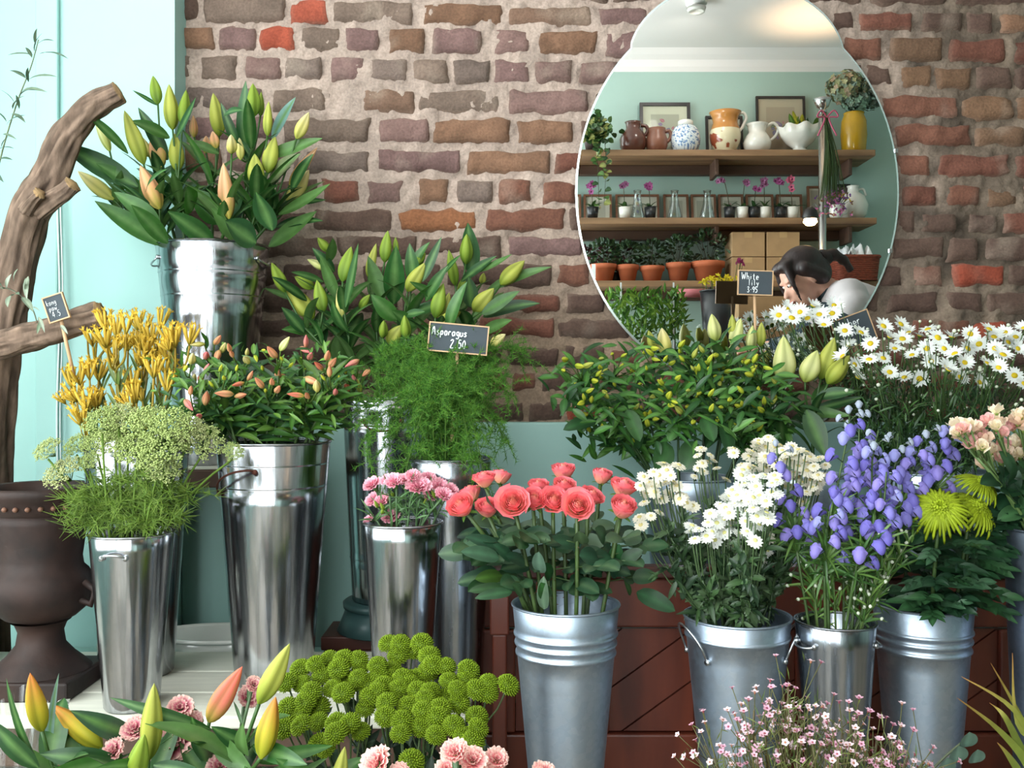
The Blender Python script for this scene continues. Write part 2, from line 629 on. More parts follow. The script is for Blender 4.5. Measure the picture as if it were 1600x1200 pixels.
# ============================================================ brick wall
RL = [(-52, -14), (-8, 34), (40, 76), (86, 124), (134, 172), (183, 218), (231, 268), (280, 317), (327, 361), (368, 402), (411, 448), (456, 488), (497, 528), (541, 572), (581, 612), (627, 659)]
RM = [(-38, 0), (8, 40), (46, 86), (93, 130), (140, 177), (186, 226), (236, 271), (282, 319), (327, 362), (368, 402), (413, 448), (458, 488), (497, 528), (541, 573), (582, 613), (628, 660)]
RR = [(-24, 12), (20, 52), (62, 98), (105, 141), (152, 188), (196, 228), (241, 277), (290, 324), (332, 366), (372, 407), (414, 448), (455, 490), (500, 534), (543, 575), (584, 615), (628, 660)]
g_, p_, b_, r_, o_, d_, t_, k_ = 'g', 'p', 'b', 'r', 'o', 'd', 't', 'k'
ROWS = {
    1: [(272, 311, 'd'), (318, 446, 'g'), (454, 512, 'R'), (520, 646, 'g'), (660, 785, 'b'), (795, 924, 'b'), (936, 1012, 'p'), (1300, 1334, 'd'), (1343, 1426, 'r'), (1440, 1505, 'd'), (1512, 1555, 'd'), (1563, 1650, 'b')],
    2: [(272, 333, 'b'), (341, 400, 'p'), (406, 462, 'R'), (470, 530, 'g'), (537, 593, 'p'), (607, 663, 'b'), (673, 753, 'p'), (770, 828, 'p'), (840, 935, 'b'), (948, 1010, 'p'), (1318, 1378, 'r'), (1390, 1476, 't'), (1485, 1570, 'r'), (1580, 1650, 'r')],
    3: [(272, 302, 'g'), (314, 371, 'g'), (384, 437, 'p'), (444, 503, 'g'), (518, 570, 'p'), (580, 637, 'g'), (645, 701, 'g'), (707, 763, 'g'), (771, 828, 'p'), (836, 895, 'p'), (905, 965, 'p'), (1355, 1395, 'd'), (1404, 1457, 't'), (1462, 1520, 't'), (1525, 1580, 'd'), (1587, 1650, 'd')],
    4: [(290, 410, 'g'), (425, 508, 'g'), (516, 560, 'k'), (570, 648, 'b'), (656, 780, 'g'), (792, 920, 'p'), (1380, 1495, 'r'), (1501, 1583, 't'), (1588, 1660, 't')],
    5: [(272, 300, 'g'), (306, 430, 'p'), (442, 577, 'g'), (589, 672, 'p'), (678, 800, 'b'), (808, 897, 'b'), (1400, 1518, 'r'), (1525, 1600, 't'), (1608, 1660, 'r')],
    6: [(272, 345, 'b'), (354, 470, 'p'), (478, 578, 'g'), (588, 720, 'p'), (727, 858, 'b'), (866, 930, 'r'), (1402, 1452, 'r'), (1464, 1578, 'r'), (1585, 1660, 'r')],
    7: [(272, 325, 'd'), (334, 420, 'd'), (430, 494, 'd'), (503, 564, 'r'), (574, 630, 'p'), (652, 698, 'b'), (714, 769, 'g'), (780, 830, 'r'), (846, 900, 'r'), (1412, 1465, 'r'), (1478, 1530, 'r'), (1540, 1588, 't'), (1596, 1660, 'r')],
    8: [(272, 380, 'd'), (390, 480, 'd'), (488, 613, 'd'), (624, 743, 'o'), (757, 884, 'r'), (890, 950, 'd'), (1400, 1429, 'd'), (1437, 1491, 'd'), (1513, 1560, 'd'), (1566, 1660, 'r')],
    9: [(300, 400, 'd'), (408, 520, 'd'), (528, 650, 'd'), (656, 783, 'd'), (793, 910, 'p'), (1394, 1475, 'd'), (1480, 1530, 'd'), (1542, 1650, 'd')],
    10: [(300, 430, 'd'), (440, 560, 'd'), (568, 690, 'd'), (698, 862, 'd'), (869, 920, 'r'), (1375, 1412, 'd'), (1424, 1472, 'r'), (1489, 1568, 'R'), (1574, 1650, 'd')],
    11: [(300, 480, 'd'), (490, 620, 'd'), (630, 770, 'd'), (778, 876, 'r'), (885, 945, 'd'), (1384, 1466, 'd'), (1479, 1535, 'd'), (1542, 1650, 'd')],
    12: [(300, 500, 'd'), (510, 640, 'd'), (650, 740, 'r'), (748, 866, 'r'), (873, 985, 'd'), (1340, 1416, 'd'), (1424, 1458, 'r'), (1467, 1516, 'r'), (1520, 1576, 'R'), (1582, 1660, 'd')],
    13: [(300, 560, 'd'), (570, 700, 'd'), (708, 784, 'd'), (794, 874, 'd'), (884, 944, 'd'), (952, 1030, 'r')],
    14: [(300, 520, 'd'), (530, 640, 'd'), (650, 790, 'r'), (798, 837, 'r'), (846, 900, 'd'), (908, 1000, 'r')],
    15: [(300, 540, 'd'), (550, 680, 'd'), (690, 816, 'd'), (825, 880, 'd'), (886, 938, 'R'), (946, 1030, 'd')],
}
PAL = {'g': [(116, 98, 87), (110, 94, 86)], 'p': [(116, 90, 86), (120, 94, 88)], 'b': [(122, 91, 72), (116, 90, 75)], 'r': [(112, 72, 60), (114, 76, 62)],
       'R': [(152, 76, 58), (148, 72, 54)], 'o': [(132, 88, 60), (128, 84, 58)], 'd': [(92, 72, 63), (88, 68, 60)], 't': [(112, 86, 68), (116, 88, 68)], 'k': [(56, 36, 34), (60, 40, 36)]}  # d, mostly right and low bricks, holds shade as well as soot


def rowy(i, px, e):
    if px < 850:
        t = (px - 275) / 575
        return RL[i][e] * (1 - t) + RM[i][e] * t
    t = (px - 850) / 750
    return RM[i][e] * (1 - t) + RR[i][e] * t


mb = MB()
SC = D / F
# mortar bed, lumpy
xs = np.arange(-1.0, 1.75, 0.0055)
zs = np.arange(0.60, 1.78, 0.0055)
X, Z = np.meshgrid(xs, zs, indexing='ij')
p = np.stack([X, X * 0 + 3, Z], -1)
lump = 0.0058 * vnoise(p * 20) + 0.0045 * vnoise(p * 55) + 0.003 * vnoise(p * 130)
Yv = 0.0015 - lump
pxg = X / SC + 800
cl = lin((184, 163, 150))
cm = lin((160, 136, 116))  # lower mortar: the fading light is put into this darker colour
cr = lin((126, 110, 96))  # right-hand mortar, darkened by shade and soot together
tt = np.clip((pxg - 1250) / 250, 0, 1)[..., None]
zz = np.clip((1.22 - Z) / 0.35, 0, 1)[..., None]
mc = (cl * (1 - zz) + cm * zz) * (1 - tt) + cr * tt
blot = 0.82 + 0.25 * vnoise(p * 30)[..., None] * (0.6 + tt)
soot_shade = np.clip(vnoise(p * 14 + 9) * 1.6 - 0.2, 0, 1)[..., None] * tt * 0.55  # dark patches to the right, part soot and part painted shade
mcol = np.clip(mc * blot * (1 - soot_shade), 0, 1)
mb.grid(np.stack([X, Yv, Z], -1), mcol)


def brick(x0, x1, z0, z1, kind):
    nx = max(6, int((x1 - x0) / 0.008))
    nz = max(5, int((z1 - z0) / 0.008))
    u = np.linspace(0, 1, nx)
    v = np.linspace(0, 1, nz)
    # put extra rows near the edges
    u = 0.5 - 0.5 * np.cos(PI * u) * (0.5 + 0.5 * np.abs(np.cos(PI * u)))
    v = 0.5 - 0.5 * np.cos(PI * v) * (0.5 + 0.5 * np.abs(np.cos(PI * v)))
    U, V = np.meshgrid(u, v, indexing='ij')
    x = x0 + (x1 - x0) * U
    z = z0 + (z1 - z0) * V
    e = np.minimum(np.minimum(x - x0, x1 - x), np.minimum(z - z0, z1 - z))
    seed = R.uniform(0, 50)
    q = np.stack([x, x * 0 + seed, z], -1)
    wob = 0.0062
    x = x + wob * vnoise(q * 28) + 0.0018 * vnoise(q * 90)
    z = z + wob * vnoise(q * 28 + 31) + 0.0018 * vnoise(q * 90 + 7)
    pro = 0.0085 + R.uniform(-.003, .003) - (0.03 if kind == 'k' else 0)
    edge = np.clip(e / 0.009, 0, 1)
    h = pro * (1 - (1 - edge) ** 2) - 0.006 * (1 - edge) ** 3
    h = h + 0.0034 * vnoise(q * 36 + 3) + 0.0026 * vnoise(q * 100)
    pit = np.clip(vnoise(q * 26 + 17) - 0.3, 0, 1) * 0.014
    h = h - pit
    y = -h
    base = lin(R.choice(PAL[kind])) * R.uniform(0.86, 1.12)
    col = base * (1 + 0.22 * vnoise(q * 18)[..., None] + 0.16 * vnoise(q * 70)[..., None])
    # lime smears left on some faces
    sm = np.clip(vnoise(q * 16 + 40) * 2.2 - 1.05 + 0.5 * vnoise(q * 60), 0, 1)[..., None] * (0.35 if kind != 'R' else 0.1)
    col = col * (1 - sm) + lin((176, 158, 142)) * sm
    rim = np.clip(1 - e / 0.006, 0, 1)[..., None] * 0.35
    col = col * (1 - rim) + lin((150, 130, 115)) * rim * 1.0
    # body sides
    mb.grid(np.stack([x, y, z], -1), np.clip(col, 0, 1))


for i, row in ROWS.items():
    row = list(row)
    # hidden stretch behind the mirror and beyond the frame
    row.sort()
    full = []
    cur = None
    for bq in row:
        if cur is not None and bq[0] - cur > 60:
            xx = cur + 9
            while bq[0] - xx > 30:
                nx_ = min(xx + 124, bq[0] - 9)
                full.append((xx, nx_, 'd'))
                xx = nx_ + 9
        full.append(bq)
        cur = bq[1]
    xx = cur + 9
    while xx < 1950:
        full.append((xx, xx + 124, R.choice('drd')))
        xx += 133
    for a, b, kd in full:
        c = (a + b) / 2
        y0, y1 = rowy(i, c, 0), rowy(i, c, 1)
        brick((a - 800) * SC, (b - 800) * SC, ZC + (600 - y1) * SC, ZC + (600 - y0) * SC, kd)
for i in (0, -1, -2, -3):
    xx = 150 + (i % 2) * 66
    while xx < 1950:
        wd = R.choice((124, 124, 60))
        y0, y1 = (rowy(0, xx, 0) + 46 * i, rowy(0, xx, 1) + 46 * i) if i < 0 else (rowy(0, xx, 0), rowy(0, xx, 1))
        brick((xx - 800) * SC, (xx + wd - 800) * SC, ZC + (600 - y1) * SC, ZC + (600 - y0) * SC, R.choice('gpbd') if xx < 1300 else 'd')
        xx += wd + 9
# plain wall behind and above
mb.box((XL, .03, FLOOR), (XR, .12, ZT), lin((150, 132, 118)))
mb.box((XL, .004, 1.775), (XR, .03, ZT), lin((150, 132, 118)))
mb.box((1.74, .004, FLOOR), (XR, .03, ZT), lin((120, 90, 78)))
wb = mb.build('wall_back', plain('weathered_brick', (255, 255, 255), 0.93, 0, 0.3, 180, 0.5, vcol=True, spec=0.2), smooth=True)
tag(wb, kind='structure')

# teal boxed-in panel left of the brick, with its batten, and the painted dado below the brick
yb = -0.075
xa, xb = P(93, 0, D + yb)[0], P(273, 0, D + yb)[0]
slab('trim_1', (XL, yb, FLOOR), (xb, .03, ZT), M['teal'])
slab('trim_2', (P(84, 0, D)[0] , yb - .014, FLOOR), (xa + .002, yb - .0005, ZT), M['teal'], bevel=.004)
zd = ZC + (600 - 660) * (D - .035) / F
mb = MB()
mb.box((xb + .0005, -.035, FLOOR), (XR, .02, zd))
tag(mb.build('trim_3', M['dado'], smooth=False, bevel=.004), kind='structure')
mb = MB()
pts = [P(91 + 2.2 * math.sin(y / 60.), y, D + yb - .02) for y in range(190, 760, 30)]
mb.tube(pts, .0022, 6)
mb.tube([q + np.array([.007, 0, 0]) for q in pts], .0016, 6)
o = mb.build('wall_cable', M['cable'])
tag(o, 'thin white cable running down the teal panel batten', 'cable')

# ============================================================ mirror
cx, cy = 1152, 300
dm = D - YM
pts = []
th0 = math.acos(167 / 253.)
n = 90
for k in range(n + 1):       # body, clockwise from right notch down and round to left notch
    a = th0 - (2 * th0 + PI) * k / n
    pts.append((cx + 253 * math.cos(a), cy - 300 * math.sin(a)))
for k in range(41):          # dome
    a = PI - 0.24 - (PI - 0.48) * k / 40
    pts.append((1151 + 170 * math.cos(a), 95 - 126 * math.sin(a)))
P3 = np.array([P(x, y, dm) for x, y in pts])
n = len(P3)
root = thing('wall_mirror', 'large frameless keyhole-shaped mirror hung on the brick wall', 'mirror', P(1152, 600, dm))
ctr = P(1152, 290, dm)
bev = P3 + (ctr - P3) * 0.012
gl = MB()
gl.add(np.concatenate([bev, [ctr]]), np.stack([np.arange(n), np.roll(np.arange(n), -1), np.full(n, n)], -1), (1, 1, 1))
gl.build('mirror_glass', M['mirror'], root, root.location, smooth=False)
eg = MB()
back = P3 + np.array([0, .006, 0])
fr = P3 + np.array([0, .0015, 0])
eg.grid(np.stack([np.concatenate([q, q[:1]]) for q in (bev, fr, back)]), (1, 1, 1))
eg.add(np.concatenate([back, [ctr + np.array([0, .006, 0])]]), np.stack([np.roll(np.arange(n), -1), np.arange(n), np.full(n, n)], -1), (1, 1, 1))
eg.build('bevelled_edge', plain('ground_glass_edge', (205, 216, 214), 0.15, 0.7), root, root.location, smooth=False)
for px, py in ((1400, 236), (1391, 392)):
    cb = MB()
    c = P(px, py, dm)
    cb.box(c + np.array([-.004, -.003, -.005]), c + np.array([.004, .028, .005]))
    cb.build('mirror_clip', M['wire'], root, root.location, smooth=False, bevel=.001)
# ============================================================ tables, stand, trough
TZ = 0.265


def slab_part(name, lo, hi, mat, root, bevel=.003):
    mb = MB()
    mb.box(lo, hi)
    return mb.build(name, mat, root, root.location, smooth=False, bevel=bevel)


# low cream bench at the left
y0, y1 = 1.486 - D, 1.85 - D
x0, x1 = XL + .06, P(738, 0, 1.6)[0]
tb = thing('display_bench', 'low cream painted bench carrying the urn and shiny tin buckets', 'bench', ((x0 + x1) / 2, (y0 + y1) / 2, FLOOR))
ym = [y0, y0 + .118, y0 + .236, y1]
for k in range(3):
    slab_part('top_board', (x0, ym[k] + .001, TZ - .02), (x1, ym[k + 1] - .001, TZ), M['cream'], tb)
slab_part('apron', (x0 + .03, y0 + .03, TZ - .09), (x1 - .03, y0 + .05, TZ - .0285), M['darkwood'], tb)
slab_part('apron', (x0 + .03, y1 - .05, TZ - .09), (x1 - .03, y1 - .03, TZ - .0285), M['darkwood'], tb)
for xx in (x0 + .03, x1 - .07):
    for yy in (y0 + .025, y1 - .065):
        slab_part('leg', (xx, yy, FLOOR), (xx + .04, yy + .04, TZ - .0285), M['darkwood'], tb)

# low plinth along the wall behind the bench
pz = 0.20
pl = thing('wall_plinth', 'low grey-green plinth along the wall behind the cream bench', 'plinth', (-.6, -.18, FLOOR))
slab_part('plinth_top', (XL + .02, -.335, pz - .02), (-.02, -.08, pz), M['dado'], pl)
slab_part('plinth_front', (XL + .02, -.33, FLOOR), (-.02, -.31, pz - .0205), M['dado'], pl)

# wooden stand under the tall lily bucket
sx0, sx1 = P(180, 0, 1.9)[0], P(452, 0, 1.9)[0]
SZ = 0.612
st = thing('plant_stand', 'narrow wooden stand raising the tallest lily bucket behind the others', 'stand', ((sx0 + sx1) / 2, -.2, pz))
slab_part('stand_top', (sx0, -.322, SZ - .035), (sx1, -.082, SZ), M['darkwood'], st)
slab_part('top_cloth', (sx0 + .004, -.3215, SZ), (sx1 - .004, -.084, SZ + .004), M['cream'], st)
SZ += .004
for xx in (sx0 + .01, sx1 - .06):
    for yy in (-.31, -.12):
        slab_part('leg', (xx + .01, yy, pz), (xx + .04, yy + .03, SZ - .0395), M['darkwood'], st)

# red-brown trough holding the back row at the right
tx0, tx1 = P(752, 0, 1.72)[0], 1.35
ty = 1.72 - D
TT = 0.453
tr = thing('flower_trough', 'red-brown wooden trough with diagonal planks behind the zinc buckets', 'trough', ((tx0 + tx1) / 2, ty + .2, FLOOR))


def fr(px, py, d=1.72):
    return P(px, py, d)


th = .022
# top rail, mid rail, bottom rail
zt1, zr1 = fr(0, 884)[2], fr(0, 902)[2]
slab_part('top_rail', (tx0, ty - .012, zr1), (tx1, ty + th, zt1), M['mahogany_dark'], tr)
slab_part('upper_board', (tx0, ty - .004, fr(0, 980)[2]), (tx1, ty + th, zr1 - .002), M['mahogany'], tr, .004)
slab_part('lower_rail', (tx0, ty - .006, FLOOR), (tx1, ty + th, fr(0, 1146)[2]), M['mahogany'], tr, .004)
zp0, zp1 = fr(0, 1143)[2], fr(0, 983)[2]
pp = 0
stiles = [752, 812, 940, 950, 1082, 1102, 1240, 1260, 1400, 1420, 1560, 1580, 1700, 1720, 1860, 1900, 2020]
cells = [(806, 942), (952, 1084), (1104, 1242), (1262, 1402), (1422, 1560), (1582, 1700), (1722, 1860)]
prev = 752
for a, b in cells:
    xa_, xb_ = fr(a, 0)[0], fr(b, 0)[0]
    slab_part('stile', (fr(prev, 0)[0], ty - .006, zp0 - .001), (xa_ - .001, ty + th, zp1), M['mahogany'], tr, .004)
    prev = b + .8
    # panel of diagonal planks
    mb = MB()
    W_, H_ = xb_ - xa_, zp1 - zp0
    step = .092
    c_ = -W_ * .72
    while c_ < H_:
        # plank between lines z = c + .72x and z = c + step + .72x, clipped to the cell
        poly = []
        lo_, hi_ = c_ + .0018, c_ + step - .0018
        base = [(0, lo_), (W_, lo_ + .72 * W_), (W_, hi_ + .72 * W_), (0, hi_)]

        def clip(pg, ax, val, keep_gt):
            out = []
            for i in range(len(pg)):
                p, q = pg[i], pg[(i + 1) % len(pg)]
                ip = (p[ax] >= val) if keep_gt else (p[ax] <= val)
                iq = (q[ax] >= val) if keep_gt else (q[ax] <= val)
                if ip:
                    out.append(p)
                if ip != iq:
                    t = (val - p[ax]) / (q[ax] - p[ax])
                    out.append((p[0] + t * (q[0] - p[0]), p[1] + t * (q[1] - p[1])))
            return out
        pg = clip(clip(base, 1, 0, True), 1, H_, False) if base else []
        if len(pg) >= 3:
            m_ = len(pg)
            V = [(xa_ + p[0], ty + .004, zp0 + p[1]) for p in pg] + [(xa_ + p[0], ty + .016, zp0 + p[1]) for p in pg]
            cx_ = np.mean(np.array(V[:m_]), axis=0)
            V.append(tuple(cx_))
            idx = np.arange(m_)
            nx_ = np.roll(idx, -1)
            mb.add(V, [np.stack([idx, nx_, np.full(m_, 2 * m_)], -1), np.stack([idx, idx + m_, nx_ + m_, nx_], -1)], (1, 1, 1))
        c_ += step
    mb.box((xa_, ty + .0165, zp0), (xb_, ty + .02, zp1))
    mb.build('diagonal_plank_panel', M['mahogany'], tr, tr.location, smooth=False)
slab_part('stile', (fr(prev, 0)[0], ty - .006, zp0 - .001), (tx1, ty + th, zp1), M['mahogany'], tr, .004)
slab_part('inner_shelf', (tx0 + .01, ty + th + .001, .21), (tx1, -.045, .235), M['mahogany_dark'], tr)
slab_part('end_panel', (tx0 - .02, ty + .001, FLOOR), (tx0 - .001, -.045, zt1), M['mahogany_dark'], tr)
TRZ = .235
# post standing at the trough's end
po = thing('wooden_post', 'reddish upright wooden post between dull tin bucket and rose bucket', 'post', P(780, 0, 1.62) * np.array([1, 1, 0]) + np.array([0, 0, FLOOR]))
pa, pb = P(769, 992, 1.62), P(792, 930, 1.62)
slab_part('lower_post', (pa[0], pa[1], FLOOR), (pb[0], pb[1] + .035, pa[2]), M['mahogany'], po)
slab_part('post_cap', (pa[0] - .004, pa[1] - .006, pa[2] + .0005), (pb[0] + .004, pb[1] + .04, pb[2]), M['mahogany'], po)

# ============================================================ buckets
BK = {}


def bucket(key, label, cpx, rim_py, d, rt_px, rb_px, z0, mat='tin', ribs=(), lines=(), handles=(), hz=None, name='flower_bucket', tilt=(0, 0), hmat='wire', hout=.03, hspan=.42, hdrop=.02, htilt=0.0, floor_gap=0.0):
    c = P(cpx, rim_py, d)
    zr = c[2]
    h = zr - z0
    rt, rb = rt_px * d / F, rb_px * d / F
    root = thing(name, label, 'bucket', (c[0], c[1], z0), 'tin buckets on the bench' if mat.startswith('tin') else 'zinc flower buckets')
    BK[key] = dict(c=np.array([c[0], c[1], 0]), z0=z0, zr=zr, rt=rt, rb=rb, d=d, px=cpx)
    prof = [(0, .006), (rb - .006, .006), (rb - .002, 0), (rb, .003)]
    marks = []
    for py in ribs:
        z = ZC + (600 - py) * (d - rt * .9) / F - z0
        for k in range(-4, 5):
            marks.append((z + k * .0011, .0027 * math.cos(k / 4 * PI / 2)))
    for py in lines:
        z = ZC + (600 - py) * (d - rt * .9) / F - z0
        for dz, b in ((-.0016, 0), (-.0006, -.0012), (.0006, .0012), (.0018, 0)):
            marks.append((z + dz, b))
    marks.sort()
    for k in range(1, 12):
        z = h * k / 12
        if not any(abs(z - m_[0]) < .006 for m_ in marks):
            marks.append((z, 0))
    marks.sort()
    for z, b in marks:
        prof.append((rb + (rt - rb) * z / h + b, z))
    prof += [(rt, h - .001), (rt - .001, h), (rt - .0022, h - .002), (rb - .002, .009), (0, .009)]
    mb = MB()
    mb.lathe(prof, 56)
    mb.build('body', M[mat], root)
    mb = MB()
    a = np.linspace(0, 2 * PI, 49)
    G = []
    for k in range(8):
        t = 2 * PI * k / 7
        G.append(np.stack([(rt + .0004 + .0021 * math.cos(t)) * np.cos(a), (rt + .0004 + .0021 * math.cos(t)) * np.sin(a), np.full(49, h + .0021 * math.sin(t))], -1))
    mb.grid(np.array(G), (1, 1, 1))
    mb.build('rolled_rim', M[mat], root)
    for phi in handles:
        zh = (ZC + (600 - hz) * d / F - z0) if hz else h * .86
        rr = rb + (rt - rb) * zh / h
        pts = []
        for t in np.linspace(0, 1, 15):
            an = phi + hspan * (1 - 2 * t)
            o_ = math.sin(PI * t) ** .6
            ro = rr + .002 + hout * o_
            zz = zh - hdrop * o_ + htilt * (t - .5) * 2
            pts.append((ro * math.cos(an), ro * math.sin(an), zz))
        mb = MB()
        mb.tube(pts, .0019, 7)
        hd = mb.build('handle', M[hmat], root)
        for e in (0, -1):
            mb = MB()
            q = np.array(pts[e])
            v = unit(np.array([q[0], q[1], 0]))
            mb.tube([q - v * .003, q + v * .003], .0045, 8)
            mb.build('handle_lug', M[hmat], hd)
    root.rotation_euler = (tilt[0], tilt[1], 0)
    return root


bucket('lily', 'tall shiny bucket of lilies raised highest beside the teal panel', 333, 386, 1.99, 85, 52, SZ, 'tin', lines=(420, 458), handles=(PI * 1.06, 0.02), hz=408, hout=.009, hdrop=.012)
bucket('paw', 'tall tin bucket behind the green lace, holding yellow kangaroo paw', 214, 681, 1.717, 79, 55, TZ, 'tin', lines=(707, 745))
bucket('ammi', 'small slim mirror-bright bucket of green lace at the bench front', 206, 832, 1.535, 63, 41, TZ, 'tin', handles=(PI * 1.48,), hz=862, hout=.008, hdrop=-.006, hspan=.3)
bucket('alstro', 'large shiny bucket of peach flowers with a rusty handle', 428, 690, 1.672, 87, 59, TZ, 'tin', lines=(730, 766), handles=(PI * 1.32,), hz=748, hmat='rust', hout=.012, hdrop=-.014, htilt=-.02, hspan=.48)
bucket('lily2', 'tin bucket of green lilies standing on the dark green pot', 606, 622, 1.97, 70, 55, ZC - .335 * 1.97 / 1.5, 'tin', lines=(633, 666, 880), handles=(PI * 1.5,), hz=655, hmat='rust', hout=.012, hdrop=.02)
bucket('fern', 'dull brownish tin bucket under the asparagus fern', 702, 716, 1.65, 66, 52, TZ, 'tin_dull', lines=(724,))
bucket('pinks', 'plain bright tin bucket of small pink carnations', 629, 816, 1.52, 61, 42, TZ, 'tin')
bucket('rose', 'zinc bucket with three ribs holding the coral roses', 884, 943, 1.45, 83, 46, FLOOR, 'zinc', ribs=(1008, 1023, 1039))
bucket('mum', 'zinc bucket with a long wire handle holding white button flowers', 1152, 962, 1.47, 82, 44, FLOOR, 'zinc', ribs=(1011,), handles=(PI * 1.08, PI * 1.95), hz=1020, hout=.016, hdrop=-.05, hspan=.5)
bucket('aconite', 'smooth narrow bright zinc bucket of blue monkshood', 1305, 970, 1.43, 61, 36, FLOOR, 'tin_dull', handles=(PI * 1.12, PI * 1.93), hz=1000, hout=.006, hdrop=.004, hspan=.35)
bucket('spider', 'tilted zinc bucket with three ribs below lime green chrysanthemums', 1442, 944, 1.5, 74, 44, FLOOR, 'zinc', ribs=(1000, 1014, 1029))
bucket('stock', 'dark zinc bucket at the photo edge holding peach pink flowers', 1652, 826, 1.45, 76, 56, FLOOR, 'zinc_dark')
bucket('galstro', 'zinc bucket in the trough under the budding green alstroemeria', 1078, 746, 1.93, 72, 50, TRZ, 'zinc')
bucket('wlily', 'zinc bucket in the trough holding the fat white lily buds', 1262, 742, 1.97, 66, 48, TRZ, 'zinc')
bucket('daisy', 'zinc bucket in the trough under the white daisies', 1455, 736, 1.93, 84, 56, TRZ, 'zinc')
bucket('pom', 'short zinc bucket under the lime green button flowers', 622, 1292, 1.28, 92, 70, FLOOR, 'zinc')
bucket('plily', 'short zinc bucket under the front pink lilies', 262, 1345, 1.1, 88, 66, FLOOR, 'zinc')
bucket('dianth', 'short zinc bucket under the front pink carnations', 745, 1420, 1.0, 90, 66, FLOOR, 'zinc')
bucket('wax', 'short zinc bucket under the pink waxflower sprays', 1275, 1380, 1.06, 105, 80, FLOOR, 'zinc')

# upturned pot and block under the green lily bucket
q = P(606, 925, 1.97)
zb = BK['lily2']['z0']
blk = thing('wooden_block', 'brown wooden block lying on the plinth under the green pot', 'block', (q[0] - .02, q[1], pz))
hb = .078
slab_part('block_body', (q[0] - .12, q[1] - .06, pz), (q[0] + .1, q[1] + .06, pz + hb - .028), M['darkwood'], blk)
slab_part('block_lid', (q[0] - .125, q[1] - .065, pz + hb - .0275), (q[0] + .105, q[1] + .065, pz + hb), M['mahogany_dark'], blk)
pt = thing('upturned_pot', 'dark green glazed pot upturned beneath the tin bucket of green lilies', 'pot', (q[0], q[1], pz + hb))
hp = zb - pz - hb
mb = MB()
mb.lathe([(0, .004), (.098, .004), (.1, 0), (.103, .002), (.084, hp - .014), (.0, hp - .014)], 40)
mb.build('pot_wall', M['olivepot'], pt)
mb = MB()
mb.lathe([(.08, hp - .016), (.09, hp - .014), (.091, hp - .004), (.086, hp - .0005), (.0, hp - .0005)], 40)
mb.build('pot_foot', M['olivepot'], pt)

# white oval basin behind the bench
q = P(345, 1000, 2.02)
bs = thing('oval_basin', 'white oval basin on the plinth behind the alstroemeria bucket', 'basin', (q[0], q[1], pz))
mb = MB()
S = np.diag([1.35, .75, 1, 1])
zz = .055
mb.lathe([(0, 0), (.055, 0), (.08, .02), (.1, zz), (.094, zz), (.07, .02), (0, .012)], 48, M=S)
mb.build('basin_bowl', M['ceramic'], bs)
mb = MB()
mb.tube([(.1 * 1.35 * math.cos(t), .1 * .75 * math.sin(t), zz) for t in np.linspace(0, 2 * PI, 49)], .005, 8, cap=False)
mb.build('basin_rim', M['ceramic'], bs)

# ============================================================ iron urn
q = P(64, 1078, 1.63)
ur = thing('iron_urn', 'rusted iron garden urn with beaded lip on a square foot', 'urn', (q[0], q[1], TZ))
k_ = 1.63 / F
UZ = lambda py: (1078 - py) * k_
ur_z = lambda py: ZC + (600 - py) * k_ - TZ
mb = MB()
s = .082
mb.box((-s, -s, 0), (s, s, .032))
mb.build('square_foot', M['iron'], ur, smooth=False, bevel=.004)
prof = [(74, 1052), (70, 1040), (50, 1022), (36, 1005), (33, 985), (38, 972), (44, 968)]
mb = MB()
mb.lathe([(r * k_, max(.0325, ur_z(y))) for r, y in prof], 44)
mb.build('pedestal', M['iron'], ur)
mb = MB()
prof = [(30, 969), (52, 962), (68, 948), (76, 928), (78, 908), (70, 892), (62, 884), (60, 870), (64, 840), (68, 815), (70, 800)]
mb.lathe([(r * k_, ur_z(y)) for r, y in prof] + [(66 * k_, ur_z(800)), (56 * k_, ur_z(880)), (0, ur_z(890))], 44)
mb.build('urn_bowl', M['iron'], ur)
mb = MB()
prof = [(68, 802), (74, 797), (76, 786), (80, 778), (84, 772), (86, 764), (82, 758), (76, 760), (70, 775), (67, 800)]
mb.lathe([(r * k_, ur_z(y)) for r, y in prof], 44)
mb.build('urn_lip', M['iron'], ur)
for k in range(28):
    a = 2 * PI * k / 28
    mb = MB() if k == 0 else mb
    mb.lathe([(0, -.0045), (.0035, -.003), (.005, 0), (.0035, .003), (0, .0045)], 8, M=mat4((77.5 * k_ * math.cos(a), 77.5 * k_ * math.sin(a), ur_z(787)), np.eye(3)))
mb.build('bead_edging', plain('worn_rust', (120, 84, 66), 0.6, 0.3, 0.3, 30), ur)
for sx in (-1, 1):
    mb = MB()
    mb.tube([(sx * (.068 + .0), -.02, ur_z(930)), (sx * .094, -.02, ur_z(940)), (sx * .1, -.02, ur_z(918)), (sx * .082, -.02, ur_z(905))], .006, 8)
    mb.build('handle', M['iron'], ur)

# ============================================================ branches
def wood(name, label, segs, d, cat='branch'):
    pass


def smoothpath(pts, n=40):
    pts = np.asarray(pts, float)
    k = len(pts)
    t = np.linspace(0, k - 1, n)
    out = []
    for v in t:
        i = min(int(v), k - 2)
        f = v - i
        p0, p1, p2, p3 = pts[max(i - 1, 0)], pts[i], pts[i + 1], pts[min(i + 2, k - 1)]
        out.append(0.5 * ((2 * p1) + (-p0 + p2) * f + (2 * p0 - 5 * p1 + 4 * p2 - p3) * f * f + (-p0 + 3 * p1 - 3 * p2 + p3) * f ** 3))
    return np.array(out)


